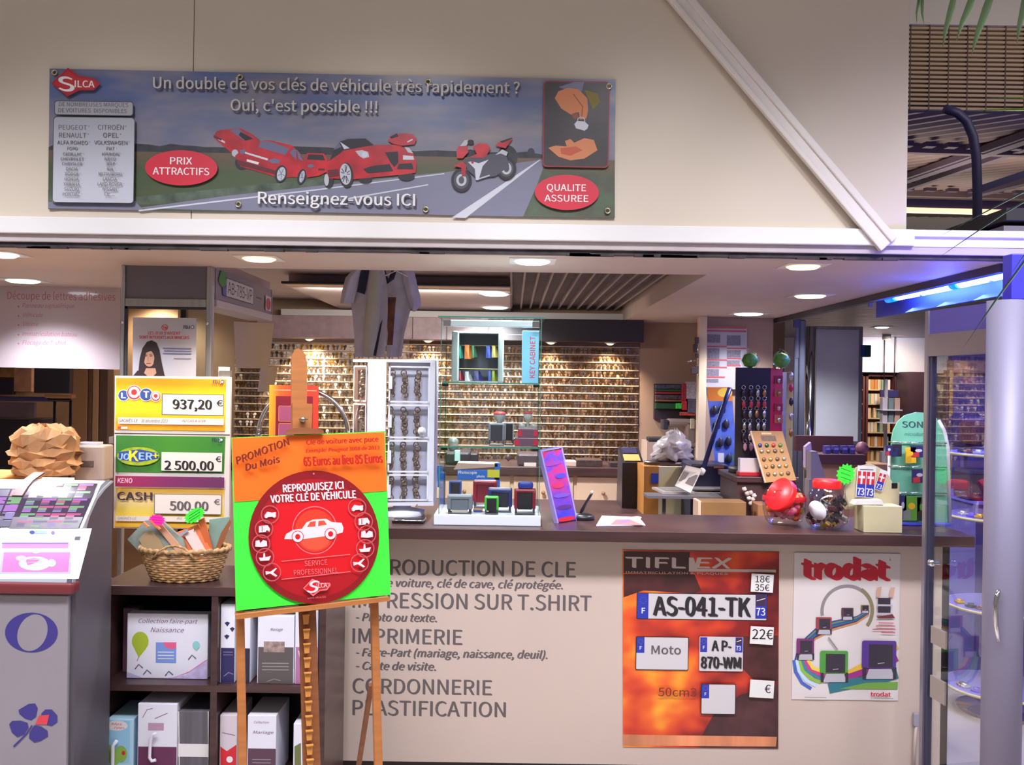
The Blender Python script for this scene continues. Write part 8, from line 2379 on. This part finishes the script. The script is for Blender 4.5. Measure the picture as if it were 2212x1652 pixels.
for zi, z in enumerate(zsh):
    for k in range(11):
        t = PI + k * PI / 10.5 + rr.uniform(-.1, .1)
        nm, c_ = wc[(k * 3 + zi) % 5]
        p = Vector((cx_ + .2 * math.cos(t), cy_ + .2 * math.sin(t), z))
        if nm not in wfirst:
            mb = MB(M('watch_' + nm, c_, .3, .5 if nm in ('silver', 'gold') else 0)); mb.box((-.02, -.022, 0), (.02, .022, .012), bev=.004); mb.lathe(Vector((0, 0, .012)), [(.015, 0), (.015, .008), (.0001, .01)], n=12)
            o = mb.build('watch', None, nm + ' watch lying on the round shelves behind the door glass', 'watch', nm + ' watches on the round shelves'); wfirst[nm] = o
        else:
            o = wfirst[nm].copy(); COL.objects.link(o)
        o.location = p; o.rotation_euler = (0, 0, t)
        pl_ = '%s round shelf behind the door glass' % (RN[zi] if zi < 4 else 'lowest')
        o['label'] = nm + ' watch on the ' + pl_; o['group'] = nm + ' watches on the ' + pl_
for (u0, v0, u1, v1, Y, c, lab, zb_) in ((2082, 900, 2132, 965, 5.3, (52, 48, 104), 'dark blue rounded display bust behind the door glass', None), (2108, 910, 2140, 962, 5.1, (96, 50, 62), 'maroon case with pale top behind the door glass', None), (2094, 1015, 2136, 1082, 5.2, (70, 58, 76), 'brown-violet stack of cases under the bust behind the door glass', None)):
    pxbox('display_case_box', lab, 'case', u0, v0, u1, v1, Y, .2, M('case_%d_%d_%d' % c, c, .5, noise=(8, .1)), bev=.02)
sd = thing('plinth_table', 'violet draped plinth carrying the jewellery cases behind the door glass', 'plinth', (2.7, 5.4, 0))
mb = MB(M('drape_violet', (96, 90, 170), .8, noise=(4, .1))); mb.box((2.54, 5.05, 0), (3.6, 6.0, at(2100, 1082, 5.2).z)); mb.build('drape', sd)
mb = MB(M('drape_violet', (96, 90, 170), .8)); mb.box((at(2078, 900, 5.2).x, 5.08, at(2100, 1082, 5.2).z), (3.4, 5.8, at(2100, 1082, 5.2).z + .001)); q0 = at(2100, 965, 5.25); mb.box((at(2096, 900, 5.3).x, 5.22, q0.z - .012), (3.4, 5.7, q0.z)); mb.box((at(2120, 900, 5.3).x, 5.5, at(2100, 1082, 5.2).z), (at(2128, 900, 5.3).x, 5.54, q0.z)); mb.build('upper_tier', sd)
lamp('case_light', 'AREA', (2.8, 5.0, 2.0), 7, (.55, .5, 1.0), parent=sd, aim=(2.7, 5.3, 1.0), shape='RECTANGLE', size=.5, size_y=.2)

# ---- hall seen above: arched post, strip light
ap = thing('arched_post', 'dark blue arched steel post in the hall above the beam at the right', 'post', (at(2112, 480, 8.2).x, 8.2, 2.3))
mb = MB(M('post_navy', (46, 42, 92), .5))
mb.tube([Vector((at(2110, 520, 8.2).x, 8.2, 0))] + [at(u, v, 8.2) for u, v in ((2110, 520), (2111, 470), (2111, 400), (2109, 340), (2102, 295), (2088, 262), (2068, 244), (2040, 235))], .04, n=14)
mb.obox(at(2112, 410, 8.2), at(2260, 360, 8.2), .05, .06); mb.build('arch', ap)
sl_ = thing('strip_light', 'long warm strip light under the far roof of the hall at the right', 'ceiling light', at(2080, 460, 12))
mb = MB(M('strip_glow', (250, 214, 170), .4, emit=(255, 206, 160), es=1.6)); p0, p1 = at(1930, 453, 12), at(2290, 462, 12); mb.obox(p0, p1, .07, .06); mb.build('tube', sl_)
mb = MB(M('strip_housing', (70, 60, 90), .5)); mb.obox(p0 + Vector((0, .06, .09)), p1 + Vector((0, .06, .09)), .12, .12); mb.build('housing', sl_)
for x_, y_ in ((6, 13), (11, 13), (8, 18), (14, 18)):
    lamp('hall_roof_light', 'AREA', (x_, y_, 3.6), 50, (1.0, .88, .82), aim=(x_, y_, 9), shape='RECTANGLE', size=3, size_y=2)
lamp('hall_blue', 'AREA', (5.2, 8.5, 2.5), 30, (.2, .2, 1.0), aim=(5.5, 11, 5), shape='RECTANGLE', size=2, size_y=1)
lamp('hall_screen_light', 'AREA', (4.8, 7.2, 4.4), 14, (1.0, .9, .8), aim=(4.8, 9, 4.9), shape='RECTANGLE', size=2, size_y=.6)

# ---- palm in front at the right
palm = thing('palm_tree', 'potted palm whose thin leaflets hang into the top right of the view', 'plant', (1.62, 1.75, 0))
gl_ = M('palm_green', (50, 70, 34), .45, noise=(8, .15))
PYp = 1.75
pot = MB(M('pot_terracotta', (150, 90, 66), .7)); pot.lathe(Vector((1.62, PYp, 0)), [(.0001, 0), (.17, 0), (.22, .36), (.235, .36), (.235, .4), (.2, .4), (.2, .35), (.0001, .35)], n=28); pot.build('pot', palm)
mb = MB(M('palm_trunk', (112, 84, 60), .8, noise=(30, .2))); mb.tube([Vector((1.62, PYp, .35)), Vector((1.63, PYp, 1.0)), Vector((1.6, PYp, 1.6)), Vector((1.6, PYp, 2.1))], [.05, .04, .035, .03], n=12); mb.build('trunk', palm)
def leaflet(mb, pts, w, Y=PYp):
    P = [at(u, v, Y) if len(p_) == 2 else at(u, v, p_[2]) for p_ in pts for u, v in [p_[:2]]]
    n = len(P)
    A, B, C = [], [], []
    for j in range(n):
        t = (P[min(j + 1, n - 1)] - P[max(j - 1, 0)]).normalized()
        sdv = t.cross(Vector((0, 1, 0))).normalized()
        f_ = j / (n - 1)
        ww = w * (math.sin(PI * min(1, .25 + f_ * .75)) * .9 + .02) * .5
        A.append(P[j] + sdv * ww); B.append(P[j] + Vector((0, .0025 * math.sin(f_ * PI) + .0006, 0))); C.append(P[j] - sdv * ww)
    mb.grid([A, B, C])
def spine(pts):
    return [at(*p) for p in pts]
crown = Vector((1.6, PYp, 2.1))
mb = MB(gl_)
sp1 = [crown, Vector((1.35, PYp - .05, 2.5)), at(2400, -70, PYp), at(2205, -40, PYp), at(2060, -30, PYp), at(1970, -20, PYp)]
mb.tube(sp1, [.012, .01, .008, .006, .004, .002], n=6)
for (p0, p1, w) in (((1988, -22), (1980, 52), .008), ((1990, -22), (1996, 54), .008), ((2066, -30), (2036, 103), .014), ((2110, -30), (2066, 88), .015), ((2148, -34), (2098, 120), .017), ((2222, -40), (2196, 98), .015), ((2260, -44), (2240, 130), .015)):
    leaflet(mb, [p0, ((p0[0] * .66 + p1[0] * .34) , p0[1] * .66 + p1[1] * .34), ((p0[0] * .33 + p1[0] * .67) - 2, p0[1] * .33 + p1[1] * .67), p1], w)
mb.build('frond', palm)
mb = MB(M('palm_lime', (120, 150, 40), .45))
sp2 = [crown, Vector((1.5, PYp - .1, 2.2)), at(2420, 225, PYp)]
mb.tube(sp2, .006, n=6)
leaflet(mb, [(2420, 225), (2330, 230), (2212, 236), (2080, 238)], .008); leaflet(mb, [(2420, 222), (2330, 210), (2212, 211), (2130, 212)], .004)
mb.build('frond', palm)
mb = MB(M('palm_dull', (72, 96, 90), .5))
sp3 = [crown, Vector((1.5, PYp - .1, 2.1)), at(2400, 330, PYp)]
mb.tube(sp3, .006, n=6)
leaflet(mb, [(2400, 330), (2300, 372), (2200, 420), (2030, 510)], .006); leaflet(mb, [(2400, 335), (2300, 385), (2170, 460), (2010, 568)], .005)
mb.tube([crown, Vector((1.45, PYp - .1, 1.98)), at(2330, 420, PYp)], .005, n=6)
leaflet(mb, [(2330, 420), (2260, 500), (2150, 650), (2080, 752)], .006); leaflet(mb, [(2330, 420), (2290, 470), (2212, 552), (2178, 600)], .004)
mb.build('frond', palm)

# ================================================================ CEILING LIGHTS
warm, cool = (1.0, .80, .55), (.92, .95, 1.0)
wm = M('lamp_glow_warm', (255, 214, 140), .4, emit=(255, 214, 140), es=4.0)
cm = M('lamp_glow_cool', (240, 246, 255), .4, emit=(240, 246, 255), es=5.0)
ym = M('lamp_glow_yellow', (255, 240, 170), .4, emit=(255, 240, 180), es=4.0)
def downlight(u, v, z, kind, label, r=.07, e=60, square=True, aim=None, cone=2.3):
    p = hitz(u, v, z)
    L_ = thing('ceiling_light', label, 'ceiling light', (p.x, p.y, z - .01))
    m, c = {'w': (wm, warm), 'c': (cm, cool), 'y': (ym, (1.0, .92, .72))}[kind]
    mb = MB(white)
    if square: mb.box((p.x - r * 1.3, p.y - r * 1.3, z - .004), (p.x + r * 1.3, p.y + r * 1.3, z), bev=.001)
    else: mb.lathe(Vector((p.x, p.y, z)), [(r * 1.2, 0), (r * 1.2, -.004), (r, -.006)], n=24)
    mb.build('trim_frame', L_)
    mb = MB(m); mb.lathe(Vector((p.x, p.y, z - .005)), [(r, 0), (r * .8, -.008), (.0001, -.014)], n=24); mb.build('lens', L_)
    lamp('lamp_light', 'SPOT', (p.x, p.y, z - .05), e, c, parent=L_, aim=aim or (p.x, p.y, 0), spot_size=cone, spot_blend=.7, shadow_soft_size=.06)
    return L_
downlight(2, 548, SOF, 'c', 'cool downlight at the far left edge of the front soffit')
downlight(50, 605, SOF, 'c', 'cool round downlight over the pale sign at the far left', .085, 60)
downlight(560, 557, SOF, 'w', 'warm square downlight in the front soffit above the orange and green sign')
downlight(1150, 563, SOF, 'c', 'brightest cool downlight in the middle of the front soffit', .075, 110)
downlight(1735, 574, SOF, 'w', 'warm square downlight at the right of the front soffit')
downlight(1750, 638, SOF, 'y', 'yellowish square downlight in the right soffit behind the warm one', .085)
downlight(1617, 677, SOF, 'c', 'cool downlight deep in the right soffit beside the dark post', .1)
downlight(1480, 712, SOF, 'w', 'smallest warm downlight deep in the right soffit', .07, 30)
downlight(1905, 706, 2.295, 'c', 'far cool downlight in the side street ceiling before the bookshop', .07, 90)
downlight(1780, 655, 2.295, 'c', 'added cool downlight in the side street ceiling brightening the frosted pane', .08, 90)  # lamp added to lift the dark frosted pane
downlight(200, 690, 2.30, 'w', 'added warm downlight hidden above the pale sign to brighten the back shop', .08, 70)  # extra lamp put in because the back shop was too dark
downlight(330, 640, 2.30, 'y', 'added downlight hidden behind the grey infill panel to light the paper sheets', .08, 36, cone=2.7)  # unseen lamp added for the cream sheets and the lintel
downlight(1070, 634, 2.235, 'c', 'cool round downlight in the shop ceiling above the glass showcase', .09, 200, False, cone=2.7)
downlight(1070, 663, 2.235, 'c', 'cool round downlight in the shop ceiling behind the other above the showcase', .1, 200, False, cone=2.7)
# spots under the header over the key wall
for u, v, lab, e in ((668, 738, 'left', 150), (925, 738, 'second', 110), (1190, 742, 'third', 40), (1318, 742, 'right', 48)):
    p = at(u, v, KY - .2)
    L_ = thing('key_wall_spot', '%s warm spot under the header lighting the key wall' % lab, 'spotlight', (p.x, p.y, 1.97))
    mb = MB(white); mb.lathe(Vector((p.x, p.y, 1.985)), [(.045, 0), (.045, -.008), (.035, -.01)], n=18); mb.build('ring', L_)
    mb = MB(wm); mb.lathe(Vector((p.x, p.y, 1.978)), [(.034, 0), (.02, -.012), (.0001, -.016)], n=16); mb.build('bulb', L_)
    lamp('spot_light', 'SPOT', (p.x, p.y, 1.955), e, (1, .78, .5), parent=L_, aim=(p.x, KY, 1.45), spot_size=1.9, spot_blend=.8, shadow_soft_size=.03)
